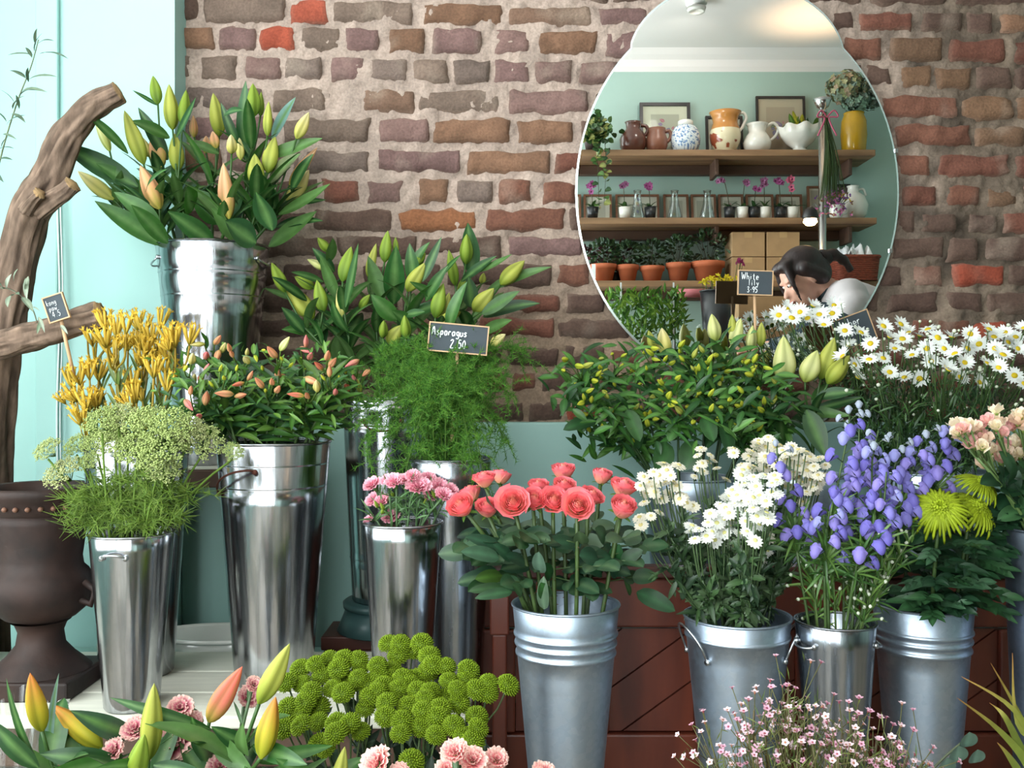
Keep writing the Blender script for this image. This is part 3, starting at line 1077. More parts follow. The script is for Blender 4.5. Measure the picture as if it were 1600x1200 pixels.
def barkmesh(path, rads, seed, cut=(196, 160, 118), n=44, rings=110):
    pth = smoothpath(path, rings)
    rr = np.interp(np.linspace(0, 1, rings), np.linspace(0, 1, len(rads)), rads)
    mb = MB()
    mb.tube(pth, rr, n, (1, 1, 1))
    V, Fs, Cc = mb.arr()
    ring = np.concatenate([np.repeat(np.arange(rings), n), [0, rings - 1]])
    ang = np.concatenate([np.tile(np.arange(n), rings), [0, 0]])
    cen = pth[ring]
    rad = V - cen
    q = np.stack([np.cos(ang * 2 * PI / n) * 3, np.sin(ang * 2 * PI / n) * 3, ring * .16 + seed], -1)
    nzv = 0.13 * vnoise(q) + 0.14 * vnoise(q * np.array([2.6, 2.6, .8])) + .07 * vnoise(q * np.array([5, 5, 1.5])) + .14 * vnoise(q * np.array([.5, .5, 1.2]) + 5)
    V = cen + rad * (1 + nzv)[:, None]
    c = lin((122, 102, 88)) * (1 + 1.2 * (0.35 * vnoise(q * np.array([2.6, 2.6, .8])) + .3 * vnoise(q * 2.2 + 9) + .25 * vnoise(q * np.array([5, 5, 1.5]))))[:, None]
    Cc = np.clip(c, 0.01, 1)
    Cc[-2:] = lin(cut)
    Cc[(rings - 1) * n:rings * n] = lin(cut) * .7
    out = MB()
    out.add(V, [f for f in Fs], Cc)
    return out


M['barkv'] = plain('ridged_bark', (255, 255, 255), 0.95, 0, 0.45, 60, 0.9, (1, 1, 0.4), vcol=True, spec=0.15)
db = 1.80
root = thing('gnarled_branch', 'thick gnarled bare branch arching up in front of the teal panel', 'branch', P(-20, 0, 1.80) * np.array([1, 1, 0]) + np.array([0, 0, pz]))
px_ = [(-18, 1010), (-14, 800), (-10, 640), (6, 520), (20, 430), (45, 335), (75, 280), (105, 215), (140, 170), (186, 143)]
rr_ = [30, 31, 31, 30, 30, 27, 25, 23, 20, 17]
path = [P(x, y, 1.83 + (.02 if y < 700 else .06)) for x, y in px_]
path[0][2] = pz
barkmesh(path, [r * 1.83 / F for r in rr_], 3).build('limb', M['barkv'], root, root.location)
barkmesh([P(60, 330, 1.84), P(82, 312, 1.83), P(102, 298, 1.82), P(113, 288, 1.815)], [.021, .018, .0165, .0158], 9, (204, 168, 124), rings=20).build('sawn_stub', M['barkv'], root, root.location)
barkmesh([P(40, 330, 1.82), P(52, 312, 1.81), P(62, 302, 1.80)], [.016, .012, .011], 12, (204, 168, 124), rings=14).build('sawn_stub', M['barkv'], root, root.location)
root = thing('sawn_log_branch', 'short sawn branch slanting across behind the yellow kangaroo paw', 'branch', P(-60, 560, 1.74))
barkmesh([P(-70, 562, 1.75), P(-20, 545, 1.745), P(40, 528, 1.74), P(100, 510, 1.735), P(158, 492, 1.73)], [.026, .026, .026, .024, .024], 21, rings=50).build('limb', M['barkv'], root, root.location)
barkmesh([P(-70, 562, 1.75), P(-75, 720, 1.75), P(-72, 900, 1.76), P(-70, 0, 1.76) * np.array([1, 1, 0]) + np.array([0, 0, TZ])], [.026, .027, .028, .03], 27, rings=40).build('limb', M['barkv'], root, root.location)
# ============================================================ bloom prototypes
def bud_mesh(name, c0, c1, c2, split=0.0):
    mb = MB()
    prof = []
    for t in np.linspace(0, 1, 13):
        r = (math.sin(PI * t ** .82) ** .75) * (1 - .25 * t) * (1 if t < .97 else .6)
        prof.append((max(r, .015) if 0 < t < 1 else .0, t))
    prof[0] = (.12, 0)

    def mod(t, a):
        g = np.abs(np.cos(1.5 * a)) ** 10
        return 1 - .17 * g + .04 * np.cos(3 * a + PI)

    def colf(t, a):
        t = np.broadcast_to(t, (t.shape[0], a.shape[1]))[..., None]
        c = np.where(t < .45, lin(c0) * (1 - t / .45) + lin(c1) * (t / .45), lin(c1) * (1 - (t - .45) / .55) + lin(c2) * ((t - .45) / .55))
        g = (np.abs(np.cos(1.5 * a)) ** 8)[..., None] * np.ones_like(t)
        rib = (np.abs(np.sin(1.5 * a)) ** 24)[..., None] * np.ones_like(t)
        c = c * (1 - .45 * g) + lin((96, 120, 30)) * .25 * g
        return c * (1 - .35 * rib) + lin((150, 160, 50)) * .35 * rib
    mb.lathe(prof, 24, mod=mod, colf=colf)
    return mesh_only(mb, name, M['petal'])


BUD = {
    'g': bud_mesh('bud_g', (88, 124, 40), (138, 164, 58), (150, 172, 70)),
    'y': bud_mesh('bud_y', (118, 140, 44), (190, 192, 88), (186, 188, 96)),
    'p': bud_mesh('bud_p', (176, 168, 70), (232, 168, 124), (240, 190, 150)),
    'c': bud_mesh('bud_c', (168, 172, 76), (226, 212, 128), (236, 220, 168)),
    'w': bud_mesh('bud_w', (176, 190, 84), (228, 226, 160), (226, 228, 150)),
    'o': bud_mesh('bud_o', (150, 160, 40), (196, 176, 52), (222, 130, 70)),
    'k': bud_mesh('bud_k', (190, 190, 70), (228, 130, 110), (226, 110, 96)),
    'a': bud_mesh('bud_a', (190, 160, 90), (238, 172, 132), (228, 138, 112)),
    'r': bud_mesh('bud_r', (206, 160, 110), (242, 150, 144), (240, 128, 142)),
    's': bud_mesh('bud_s', (120, 150, 40), (190, 200, 60), (210, 205, 70)),
}


def petal_grid(R0, H, th, span, flare, c_in, c_out, droop=0.0, ruf=0.0, nu=7, nv=6, pinch=.35, tipround=.18, seed=0.):
    u = np.linspace(-1, 1, nu)[None, :]
    v = np.linspace(0, 1, nv)[:, None]
    ang = th + u * span * (.55 + .45 * v)
    r = R0 * (pinch + (1 - pinch) * np.sin(np.clip(v, 0, 1) * PI / 2) ** .8) + flare * v ** 3
    z = H * v - tipround * H * (u ** 2) * v - droop * v ** 3
    z = z + ruf * np.sin(u * 7 + seed) * v ** 2
    r = r + ruf * np.cos(u * 9 + seed * 2) * v ** 2
    G = np.stack([r * np.cos(ang), r * np.sin(ang), z + 0 * ang], -1)
    c = np.asarray(c_in)[None, None] * (1 - v[..., None]) + np.asarray(c_out)[None, None] * v[..., None]
    return G, np.broadcast_to(c, G.shape)


def rose_mesh(name, openness, seed, coral=(252, 126, 138), peach=(255, 190, 150)):
    rr = random.Random(seed)
    mb = MB()
    Lr = 9
    for k in range(Lr):
        f = k / (Lr - 1)
        npet = 3 if k < 3 else 5
        R0 = .07 + f * .74
        H = 1.3 - .2 * f * openness - .14 * f
        off = rr.uniform(0, 6)
        for j in range(npet):
            fl = openness * .5 * f ** 3 * rr.uniform(.7, 1.3) - R0 * (.55 - .5 * f) * (1 - .4 * openness)
            co = lin(coral) * rr.uniform(.88, 1.1)
            ci = lin(peach)
            if f < .5:
                co = co * (.4 + f) + lin(peach) * (.6 - f)
            G, c = petal_grid(R0, H * rr.uniform(.95, 1.05), off + j * 2 * PI / npet, (PI / npet) * 1.45, fl, ci, np.clip(co, 0, 1), droop=.18 * f * openness * rr.uniform(.3, 1.3), ruf=.02 + .02 * f, seed=rr.uniform(0, 9), pinch=.2 + .25 * f)
            mb.grid(G, c)
    # calyx
    for j in range(5):
        a = j * 2 * PI / 5 + .3
        b = np.array([.2 * math.cos(a), .2 * math.sin(a), -.02])
        mb.leaf(b, np.array([.95 * math.cos(a), .95 * math.sin(a), -.1 + .3 * rr.random()]), .26, nrm=(0, 0, 1), col=lin((86, 120, 50)), nl=4)
    mb.lathe([(0, -.16), (.2, -.12), (.34, .02), (.4, .2), (.0, .22)], 12, lin((100, 132, 60)))
    return mesh_only(mb, name, M['petal'])


ROSE = [rose_mesh('rose_%d' % i, o, i) for i, o in enumerate((.2, .35, .5, .68, .58, .45))]


def carnation_mesh(name, seed, outer, inner, n=3, edge=None):
    rr = random.Random(seed)
    mb = MB()
    for k, (cnt, R0, H, fl) in enumerate(((7, .12, .75, .12), (9, .3, .78, .3), (11, .5, .66, .45), (11, .66, .45, .42))):
        for j in range(cnt):
            th = j * 2 * PI / cnt + rr.uniform(-.2, .2) + k
            co = lin(outer) * rr.uniform(.82, 1.1)
            G, c = petal_grid(R0, H * rr.uniform(.85, 1.15), th, PI / cnt * 1.7, fl * rr.uniform(.6, 1.3), lin(inner), np.clip(co, 0, 1), ruf=.07, nu=9, nv=5, pinch=.15, tipround=.12, seed=rr.uniform(0, 20))
            G = G.copy()
            G[-1, ::2, 2] -= .06
            if edge is not None:
                c = c.copy()
                c[-1] = lin(edge)
            mb.grid(G, c)
    mb.lathe([(0, -.75), (.16, -.72), (.22, -.4), (.24, 0), (.3, .15), (0, .2)], 10, lin((96, 136, 74)))
    return mesh_only(mb, name, M['petal'])


PINK = [carnation_mesh('pink_%d' % i, 20 + i, (248, 164, 186), (234, 120, 150), edge=(252, 196, 208)) for i in range(3)]
MAUVE = [carnation_mesh('mauve_%d' % i, 30 + i, (222, 136, 152), (176, 74, 96), edge=(240, 204, 190)) for i in range(3)]
SALMON = [carnation_mesh('salmon_%d' % i, 40 + i, (240, 160, 160), (226, 110, 120), edge=(250, 214, 200)) for i in range(2)]


def button_mesh(name, seed, white=(246, 246, 240), ctr=(232, 226, 150)):
    rr = random.Random(seed)
    mb = MB()
    for ring, (cnt, r0, r1, z0, z1, w) in enumerate(((13, .45, 1.0, 0, .04, .3), (12, .32, .84, .1, .16, .28), (10, .2, .66, .2, .25, .26), (8, .1, .46, .28, .32, .22))):
        for j in range(cnt):
            a = j * 2 * PI / cnt + ring * .4 + rr.uniform(-.08, .08)
            d = np.array([math.cos(a), math.sin(a), 0])
            mb.leaf(d * r0 + [0, 0, z0], d * r1 * rr.uniform(.92, 1.05) + [0, 0, z1 + rr.uniform(-.04, .05)], w * 1.1, nrm=(0, 0, 1), bend=.5, fold=-.15, col=lin(white), rib=lin(white), nl=3, shape=.5)
    mb.lathe([(.3, .28), (.27, .36), (.14, .42), (0, .43)], 9, lin(ctr))
    mb.lathe([(0, -.3), (.14, -.26), (.36, -.06), (.42, .04), (.3, .1)], 10, lin((120, 146, 90)))
    return mesh_only(mb, name, M['petal'])


BTN = [button_mesh('button_%d' % i, i) for i in range(2)]
BTNC = [button_mesh('button_cream_%d' % i, i + 7, (246, 240, 224), (222, 206, 140)) for i in range(2)]


def pom_mesh(name, seed):
    rr = random.Random(seed)
    mb = MB()
    n = 150
    V0 = lin((122, 146, 28))
    for i in range(n):
        t = (i + .5) / n
        ph = math.acos(1 - 1.12 * t)
        a = i * 2.39996
        d = np.array([math.sin(ph) * math.cos(a), math.sin(ph) * math.sin(a), math.cos(ph) * .72])
        b = d * .72
        e = d * rr.uniform(.97, 1.06)
        c = V0 * rr.uniform(.75, 1.2)
        mb.tube([b, b + (e - b) * .6, e], [.075, .085, .03], 4, np.array([c * .6, c, np.clip(c * 1.15, 0, 1)]))
    mb.lathe([(0, -.22), (.3, -.2), (.7, .05), (.78, .25), (.5, .5), (0, .56)], 14, lin((112, 138, 22)) * .8)
    return mesh_only(mb, name, M['petal'])


POM = [pom_mesh('pom_%d' % i, i) for i in range(3)]


def daisy_mesh(name, seed, cup=0.0):
    rr = random.Random(seed)
    mb = MB()
    n = 17
    for j in range(n):
        a = j * 2 * PI / n + rr.uniform(-.1, .1)
        d = np.array([math.cos(a), math.sin(a), 0])
        mb.leaf(d * .2 + [0, 0, .03], d * rr.uniform(.9, 1.05) + [0, 0, .05 + cup + rr.uniform(-.12, .12)], .28, nrm=(0, 0, 1), bend=.4, fold=.1, col=lin((246, 248, 244)), rib=lin((236, 240, 236)), nl=3, shape=.5)
    mb.lathe([(.3, .0), (.31, .07), (.2, .16), (0, .2)], 12, lin((226, 196, 40)))
    mb.lathe([(0, -.3), (.08, -.25), (.26, -.06), (.3, .02)], 8, lin((96, 130, 60)))
    return mesh_only(mb, name, M['petal'])


DAISY = [daisy_mesh('daisy_%d' % i, i, c) for i, c in enumerate((0, .2, .45))]


def wbud_mesh():
    mb = MB()
    mb.lathe([(0, -.6), (.4, -.4), (.7, 0), (.75, .4), (.5, .85), (0, 1.0)], 9, colf=lambda t, a: np.where((t + 0 * a)[..., None] < .4, lin((120, 150, 70)), lin((232, 236, 216))))
    return mesh_only(mb, 'small_white_bud', M['petal'])


WBUD = wbud_mesh()


def monkshood_mesh(name, seed, cols):
    rr = random.Random(seed)
    mb = MB()
    c1, c2 = lin(cols[0]), lin(cols[1])
    # side and lower petals
    for th, R0, H, fl in ((.7, .55, .9, .25), (-.7, .55, .9, .25), (2.2, .5, .8, .3), (-2.2, .5, .8, .3), (PI, .35, .7, .2)):
        G, c = petal_grid(R0, H, th + rr.uniform(-.1, .1), .75, fl, c2, c1 * rr.uniform(.9, 1.12), ruf=.04, nu=6, nv=5, pinch=.25, seed=rr.uniform(0, 9))
        mb.grid(G, np.clip(c, 0, 1))
    # hood arched over the top (towards +x)
    u = np.linspace(-1.35, 1.35, 9)[None, :]
    v = np.linspace(0, 1, 7)[:, None]
    ph = v * PI * .78
    rad = .72
    G = np.stack([rad * np.sin(ph) * np.cos(u) + .1, .62 * np.sin(ph) * np.sin(u) * 1.05, .62 - .72 * np.cos(ph) * 1.15 + 0 * u], -1)
    c = c1 * (1 - v[..., None] * .2) + c2 * v[..., None] * .2 + 0 * u[..., None]
    mb.grid(G, np.clip(c, 0, 1))
    mb.lathe([(0, .1), (.18, .2), (.2, .6), (0, .75)], 7, lin((70, 60, 90)))
    return mesh_only(mb, name, M['petal'])


MONK = [monkshood_mesh('monkshood_%d' % i, i, c) for i, c in enumerate((((134, 126, 206), (168, 162, 226)), ((120, 110, 196), (150, 140, 214)), ((146, 132, 210), (182, 170, 230)), ((156, 156, 220), (196, 198, 236))))]
MONKP = [monkshood_mesh('monkshood_pale', 9, ((168, 176, 196), (186, 196, 178)))]


def paw_mesh(name, seed):
    """a fan of furry curved tubes with flared starry tips"""
    rr = random.Random(seed)
    mb = MB()
    for j in range(6):
        a = j * 1.05 + rr.uniform(-.3, .3)
        el = rr.uniform(.5, 1.0)
        d = np.array([math.cos(a) * el, math.sin(a) * el, 0])
        p0 = np.array([0, 0, 0])
        p1 = d * .35 + [0, 0, .4]
        p2 = d * .62 + [0, 0, .8]
        p3 = d * .8 + [0, 0, 1.1]
        c0, c1, c2 = lin((146, 140, 48)), lin((212, 180, 70)), lin((226, 188, 68))
        mb.tube([p0, p1, p2, p3], [.07, .1, .115, .08], 6, np.array([c0, c1, c1, c2]))
        t = unit(p3 - p2)
        fr_ = frame(t)
        for k in range(5):
            b = k * 1.257 + rr.random()
            e = p3 + fr_ @ np.array([.3 * math.cos(b), .3 * math.sin(b), .2])
            mb.leaf(p3 - t * .05, e, .13, nrm=t, col=c2 * rr.uniform(.85, 1.15), rib=c2, nl=2)
    return mesh_only(mb, name, M['petal'])


PAW = [paw_mesh('paw_%d' % i, i) for i in range(4)]


def umbel_mesh(name, seed, c):
    rr = random.Random(seed)
    mb = MB()
    oc = np.array([(1, 0, 0), (-1, 0, 0), (0, 1, 0), (0, -1, 0), (0, 0, 1), (0, 0, -.6)], float)
    of = np.array([(0, 2, 4), (2, 1, 4), (1, 3, 4), (3, 0, 4), (2, 0, 5), (1, 2, 5), (3, 1, 5), (0, 3, 5)])
    nu = 26
    for i in range(nu):
        t = (i + .5) / nu
        rad = math.sqrt(t)
        a = i * 2.39996
        ce = np.array([rad * math.cos(a), rad * math.sin(a), .32 * (1 - rad * rad) + rr.uniform(-.05, .05)])
        mb.tube([np.array([0, 0, -.75]), ce * .6 + [0, 0, -.22], ce + [0, 0, -.06]], .011, 4, lin((120, 150, 70)))
        for k in range(34):
            v = np.array([rr.gauss(0, .1), rr.gauss(0, .1), rr.gauss(.03, .07)])
            s = rr.uniform(.032, .056)
            col = lin(c) * rr.uniform(.72, 1.15)
            mb.add(oc * s * np.array([1.2, 1.2, .8]) + ce + v, of, np.clip(col, 0, 1))
    return mesh_only(mb, name, M['petal'])


UMB = [umbel_mesh('umbel_%d' % i, i, c) for i, c in enumerate(((196, 208, 138), (206, 212, 150), (184, 200, 124)))]


def wax_mesh(name, seed, c, ctr):
    rr = random.Random(seed)
    mb = MB()
    for j in range(5):
        a = j * 2 * PI / 5
        d = np.array([math.cos(a), math.sin(a), 0])
        mb.leaf(d * .15, d * 1.0 + [0, 0, .25 * rr.random() + .1], .75, nrm=(0, 0, 1), bend=-.3, fold=.1, col=lin(c) * rr.uniform(.9, 1.1), rib=lin(c), nl=3, shape=.45)
    mb.lathe([(0, -.6), (.2, -.5), (.3, 0), (.25, .1), (0, .12)], 8, lin(ctr))
    return mesh_only(mb, name, M['petal'])


WAX = [wax_mesh('wax_%d' % i, i, c, k) for i, (c, k) in enumerate((((236, 192, 208), (168, 90, 100)), ((226, 170, 192), (150, 76, 96)), ((242, 214, 222), (176, 120, 96))))]


def spider_mesh(name, seed):
    rr = random.Random(seed)
    mb = MB()
    n = 120
    for i in range(n):
        t = (i + .5) / n
        a = i * 2.39996
        el = t
        d = np.array([math.cos(a), math.sin(a), 0])
        L = .35 + .75 * el
        out = .12 + .85 * el
        c = lin((164, 182, 40)) * rr.uniform(.75, 1.15)
        p = [d * .06 + [0, 0, .1], d * out * .45 + [0, 0, .42 - .12 * el], d * out * .85 + [0, 0, .55 - .55 * el], d * (out * (1.0 if el > .4 else .62)) + [0, 0, .62 - .95 * el + rr.uniform(-.06, .06)]]
        p = smoothpath(p, 6)
        mb.tube(p, [.03, .045, .05, .05, .045, .022], 4, np.array([c * .7, c * .9, c, c, np.clip(c * 1.15, 0, 1), np.clip(c * 1.2, 0, 1)]))
    mb.lathe([(0, -.2), (.2, -.15), (.32, .05), (.2, .2), (0, .25)], 10, lin((120, 140, 40)))
    return mesh_only(mb, name, M['petal'])


SPID = [spider_mesh('spider_%d' % i, i) for i in range(2)]


def floret_mesh(name, seed, outer, inner):
    rr = random.Random(seed)
    mb = MB()
    for ring, (n, R0, H, fl) in enumerate(((4, .3, 1.1, .1), (5, .52, .95, .35))):
        for j in range(n):
            G, c = petal_grid(R0, H * rr.uniform(.9, 1.1), j * 2 * PI / n + ring, PI / n * 1.3, fl * rr.uniform(.6, 1.3), lin(inner), np.clip(lin(outer) * rr.uniform(.92, 1.06), 0, 1), ruf=.04, nu=6, nv=5, pinch=.25, tipround=.4, seed=rr.uniform(0, 9))
            mb.grid(G, c)
    mb.lathe([(0, -.35), (.14, -.3), (.28, 0), (.3, .2), (0, .3)], 9, lin((150, 176, 90)))
    return mesh_only(mb, name, M['petal'])


PEACH = [floret_mesh('peach_%d' % i, i, o, c) for i, (o, c) in enumerate((((252, 220, 198), (250, 238, 208)), ((248, 186, 186), (250, 226, 200)), ((252, 234, 212), (236, 230, 170))))]

# ============================================================ stems
GREENS = [lin((62, 104, 44)), lin((52, 92, 42)), lin((76, 118, 50)), lin((44, 82, 44))]


def stalk(bk, head, n=12, rim=.8, spread=.6, basepos=None):
    """path from the bucket floor over the rim to the head"""
    c, rt, rb = bk['c'], bk['rt'], bk['rb']
    v = head - c
    v[2] = 0
    dist = np.linalg.norm(v)
    dr = v / dist if dist > 1e-4 else np.array([1.0, 0, 0])
    k = min(rim * rt * .92, dist * .62 + .004)
    rimp = c + dr * k + np.array([0, 0, bk['zr']]) + np.array([R.uniform(-.08, .08) * rt, R.uniform(-.08, .08) * rt, 0])
    b = c - dr * R.uniform(0, .5) * rb * .8 + np.array([R.uniform(-.2, .2) * rb, R.uniform(-.2, .2) * rb, bk['z0'] + .014])
    l1, l2 = np.linalg.norm(rimp - b), np.linalg.norm(head - rimp)
    t = min(max(l1 / (l1 + l2), .2), .8)
    ctrl = (rimp - (1 - t) ** 2 * b - t * t * head) / (2 * t * (1 - t))
    s = np.linspace(0, 1, n)[:, None]
    return (1 - s) ** 2 * b + 2 * s * (1 - s) * ctrl + s * s * head, t


def on(path, t):
    k = (len(path) - 1) * t
    i = min(int(k), len(path) - 2)
    return path[i] + (path[i + 1] - path[i]) * (k - i)


def stemcol(c, n):
    c = lin(c)
    return np.tile(c, (n, 1)) * (0.9 + .2 * NP.rand(n, 1))


def newstem(name, base, cat='flower'):
    o = thing(name, '', cat, base)
    return o


def randunit(up=.3):
    v = np.array([R.gauss(0, 1), R.gauss(0, 1), R.gauss(0, 1) + up])
    return unit(v)


# ------------------------------------------------------------ lilies
def lily_bunch(bk, stems, leaves, name, text, group, stemc=(70, 110, 48), lw=.03, nleaf=12, leafcol=((48, 96, 40), (62, 112, 44), (40, 84, 40), (84, 124, 60)), ll=.12, dspread=.07, zlo=.03, zcap=2.13):
    out = []
    for si, (top, dd, buds) in enumerate(stems):
        d = min(bk['d'] + dd, zcap)
        head = P(top[0], top[1], d)
        path, t0 = stalk(bk, head, 14, spread=.5)
        root = newstem(name, path[0], 'lily')
        mb = MB()
        mb.tube(path, np.linspace(.0042, .0032, 14), 7, stemcol(stemc, 14))
        heads = []
        for bu in buds:
            bx, by, tx, ty, w, kind = bu[:6]
            db = bu[6] if len(bu) > 6 else R.uniform(-.035, .035)
            b = P(bx, by, min(d + db, zcap))
            e = P(tx, ty, min(d + db + R.uniform(-.03, .02), zcap))
            # flower stalk from the stem
            j = on(path, R.uniform(.9, 1.0))
            mid = (j + b) / 2 + np.array([0, 0, -.004]) - unit(e - b) * .012
            mb.tube(smoothpath([j, mid, b + unit(e - b) * .003], 6), .0022, 6, lin(stemc))
            heads.append((b, e, w, kind, d + db))
        mb.build('stem', M['leaf'], root, root.location)
        for b, e, w, kind, dd_ in heads:
            L = np.linalg.norm(e - b)
            r = w * .5 * dd_ / F * 1.12
            child('flower_bud', BUD[kind], root, mat4(b, frame(e - b, R.uniform(0, 6)), (r, r, L)))
        lb = MB()
        zr = bk['zr']
        ts = [t for t in np.linspace(t0, 1.0, 30)]
        for k in range(nleaf):
            t = t0 + .06 + (1 - t0 - .08) * (k + R.random()) / nleaf
            p = on(path, t)
            a = k * 2.4 + si
            drv = np.array([math.cos(a), math.sin(a) * .9, .55 + .5 * R.random()])
            L = ll * R.uniform(.65, 1.15)
            e = p + unit(drv) * L
            e[1] = min(e[1], -.03)
            if p[2] < zr + .005:
                continue
            lb.leaf(p, e, lw * R.uniform(.65, 1.1), nrm=(-.1 * math.cos(a), -.3 + -.2 * math.sin(a), .9), bend=R.uniform(.3, 1.0), fold=.28, col=lin(R.choice(leafcol)) * R.uniform(.8, 1.15), rib=lin((110, 148, 84)) * .9, nl=8)
        for lf in leaves.get(si, ()):
            bx, by, tx, ty, w = lf[:5]
            dl = d + (lf[5] if len(lf) > 5 else R.uniform(-.06, .01))
            k = lf[6] if len(lf) > 6 else R.choice(leafcol)
            lb.leaf(P(bx, by, min(dl + .02, zcap)), P(tx, ty, min(dl - R.uniform(0, .05), zcap)), w * dl / F, nrm=(R.uniform(-.5, .5), -.9, .45), bend=R.uniform(-.3, .8), fold=.18, col=lin(k), rib=lin((104, 146, 80)), nl=10)
        lb.build('leaves', M['leaf'], root, root.location)
        out.append((top[0], root))
    ordinal_labels(out, text, group)
    return out


L1 = [
    ((172, 325), -.03, [(172, 237, 147, 178, 15, 'w'), (178, 312, 121, 267, 23, 'c')]),
    ((228, 340), -.08, [(225, 257, 194, 172, 25, 'y'), (250, 327, 219, 258, 28, 'p')]),
    ((246, 275), .02, [(247, 163, 239, 118, 18, 'g'), (252, 262, 240, 203, 26, 'p'), (234, 246, 222, 214, 14, 'c')]),
    ((276, 285), -.02, [(270, 203, 264, 131, 23, 'y'), (277, 268, 273, 208, 24, 'y'), (285, 195, 291, 140, 19, 'g')]),
    ((332, 262), .04, [(343, 213, 333, 145, 25, 'y'), (303, 215, 302, 180, 13, 'p'), (338, 232, 332, 205, 15, 'p'), (322, 240, 322, 212, 14, 'p')]),
    ((358, 352), -.1, [(358, 342, 349, 254, 26, 'p'), (362, 240, 361, 210, 17, 'c')]),
    ((396, 215), .03, [(397, 182, 395, 130, 22, 'g'), (407, 182, 408, 143, 11, 'g'), (376, 250, 374, 215, 13, 'c')]),
    ((410, 300), -.05, [(418, 270, 430, 213, 25, 'y'), (402, 293, 398, 240, 26, 'y'), (418, 213, 420, 158, 15, 'y')]),
    ((444, 325), 0, [(463, 217, 483, 175, 19, 'c'), (452, 290, 496, 230, 17, 'p'), (450, 322, 483, 265, 25, 'c')]),
]
LF1 = {
    0: [(215, 292, 93, 222, 40, -.06), (200, 240, 130, 172, 17, -.08), (230, 310, 150, 255, 30), (258, 384, 148, 314, 34, -.05)],
    1: [(250, 350, 178, 300, 28), (262, 380, 205, 320, 30), (228, 300, 262, 264, 14, -.1)],
    2: [(265, 215, 204, 189, 26), (247, 165, 207, 141, 7), (262, 250, 216, 168, 22)],
    3: [(275, 215, 306, 152, 18), (300, 330, 292, 292, 40, -.08, (58, 116, 36)), (310, 380, 286, 330, 36)],
    4: [(345, 350, 300, 295, 42, -.08, (52, 104, 36)), (342, 240, 290, 220, 18), (350, 180, 380, 172, 16)],
    5: [(335, 382, 262, 330, 34), (400, 380, 352, 345, 50, -.1, (38, 84, 40)), (370, 375, 330, 325, 36)],
    6: [(383, 250, 384, 126, 24, .04, (48, 104, 50)), (372, 230, 345, 160, 16), (425, 218, 462, 152, 22, .03, (120, 160, 150))],
    7: [(412, 245, 504, 216, 26, .02), (420, 285, 470, 240, 30, .02, (120, 132, 90)), (432, 300, 436, 278, 14, -.06), (425, 360, 400, 300, 40)],
    8: [(435, 335, 516, 287, 24, -.03), (445, 315, 510, 312, 14, .02), (430, 355, 505, 345, 20, .02), (455, 300, 490, 240, 26), (420, 385, 495, 330, 30, .0)],
}
lily_bunch(BK['lily'], L1, LF1, 'lily_stem', 'pale pink lily stem in bud, # in the tallest bucket', 'lilies in the tallest bucket', nleaf=11)

L2 = [
    ((470, 505), 0, [(446, 457, 424, 410, 20, 'g'), (490, 498, 445, 445, 31, 'y'), (505, 488, 495, 437, 21, 'g')]),
    ((505, 450), .04, [(515, 393, 496, 371, 15, 'g'), (507, 420, 480, 405, 13, 'w'), (492, 450, 460, 432, 18, 'g')]),
    ((534, 470), -.02, [(535, 440, 549, 385, 23, 'g'), (535, 498, 528, 450, 14, 'c'), (562, 482, 578, 460, 13, 'g')]),
    ((585, 460), .05, [(575, 433, 588, 380, 15, 'y'), (601, 410, 606, 360, 19, 'g'), (619, 400, 618, 370, 10, 'g')]),
    ((610, 555), -.06, [(608, 538, 627, 508, 23, 'y'), (635, 530, 632, 492, 17, 'g'), (598, 528, 600, 500, 15, 'g')]),
    ((640, 475), .02, [(636, 455, 665, 410, 23, 'y'), (650, 415, 665, 395, 13, 'g')]),
    ((690, 520), -.02, [(680, 497, 693, 442, 23, 'g'), (690, 505, 702, 457, 19, 'y'), (685, 507, 722, 485, 19, 'y')]),
    ((722, 470), .05, [(712, 447, 701, 390, 17, 'g'), (728, 413, 729, 365, 21, 'g'), (718, 465, 735, 422, 19, 'g'), (753, 443, 756, 426, 11, 'y')]),
    ((745, 500), .0, [(782, 445, 820, 407, 25, 'y'), (740, 487, 772, 450, 26, 'y'), (768, 540, 790, 522, 17, 'c')]),
]
LF2 = {
    0: [(480, 470, 424, 432, 18), (475, 520, 440, 480, 22), (500, 520, 440, 515, 22), (470, 470, 412, 450, 12, .05)],
    1: [(522, 425, 488, 387, 18), (515, 410, 520, 372, 20), (505, 440, 455, 425, 16), (528, 470, 500, 400, 20)],
    2: [(540, 480, 560, 380, 20), (545, 520, 520, 470, 26)],
    3: [(615, 475, 619, 384, 34, -.02, (44, 96, 40)), (600, 470, 575, 400, 24), (640, 430, 672, 378, 18)],
    4: [(620, 500, 580, 460, 28), (650, 510, 612, 485, 24), (632, 492, 664, 487, 16)],
    5: [(650, 450, 640, 380, 24), (660, 440, 690, 370, 16), (665, 470, 700, 415, 20), (640, 490, 700, 470, 20)],
    6: [(695, 470, 640, 440, 18), (700, 520, 730, 440, 24, -.05), (690, 430, 720, 398, 12)],
    7: [(738, 430, 731, 348, 30, .04, (44, 96, 44)), (720, 440, 776, 400, 20), (735, 480, 732, 432, 26, -.05, (60, 92, 60)), (745, 425, 800, 397, 12)],
    8: [(760, 455, 862, 417, 18, .05), (752, 490, 812, 455, 26, -.04, (94, 122, 84)), (755, 495, 844, 474, 24, -.02, (36, 72, 36)), (750, 520, 800, 500, 22)],
}
lily_bunch(BK['lily2'], L2, LF2, 'lily_stem', 'green budded lily stem, # in the bucket on the green pot', 'lilies in the bucket on the pot', nleaf=11, ll=.105)

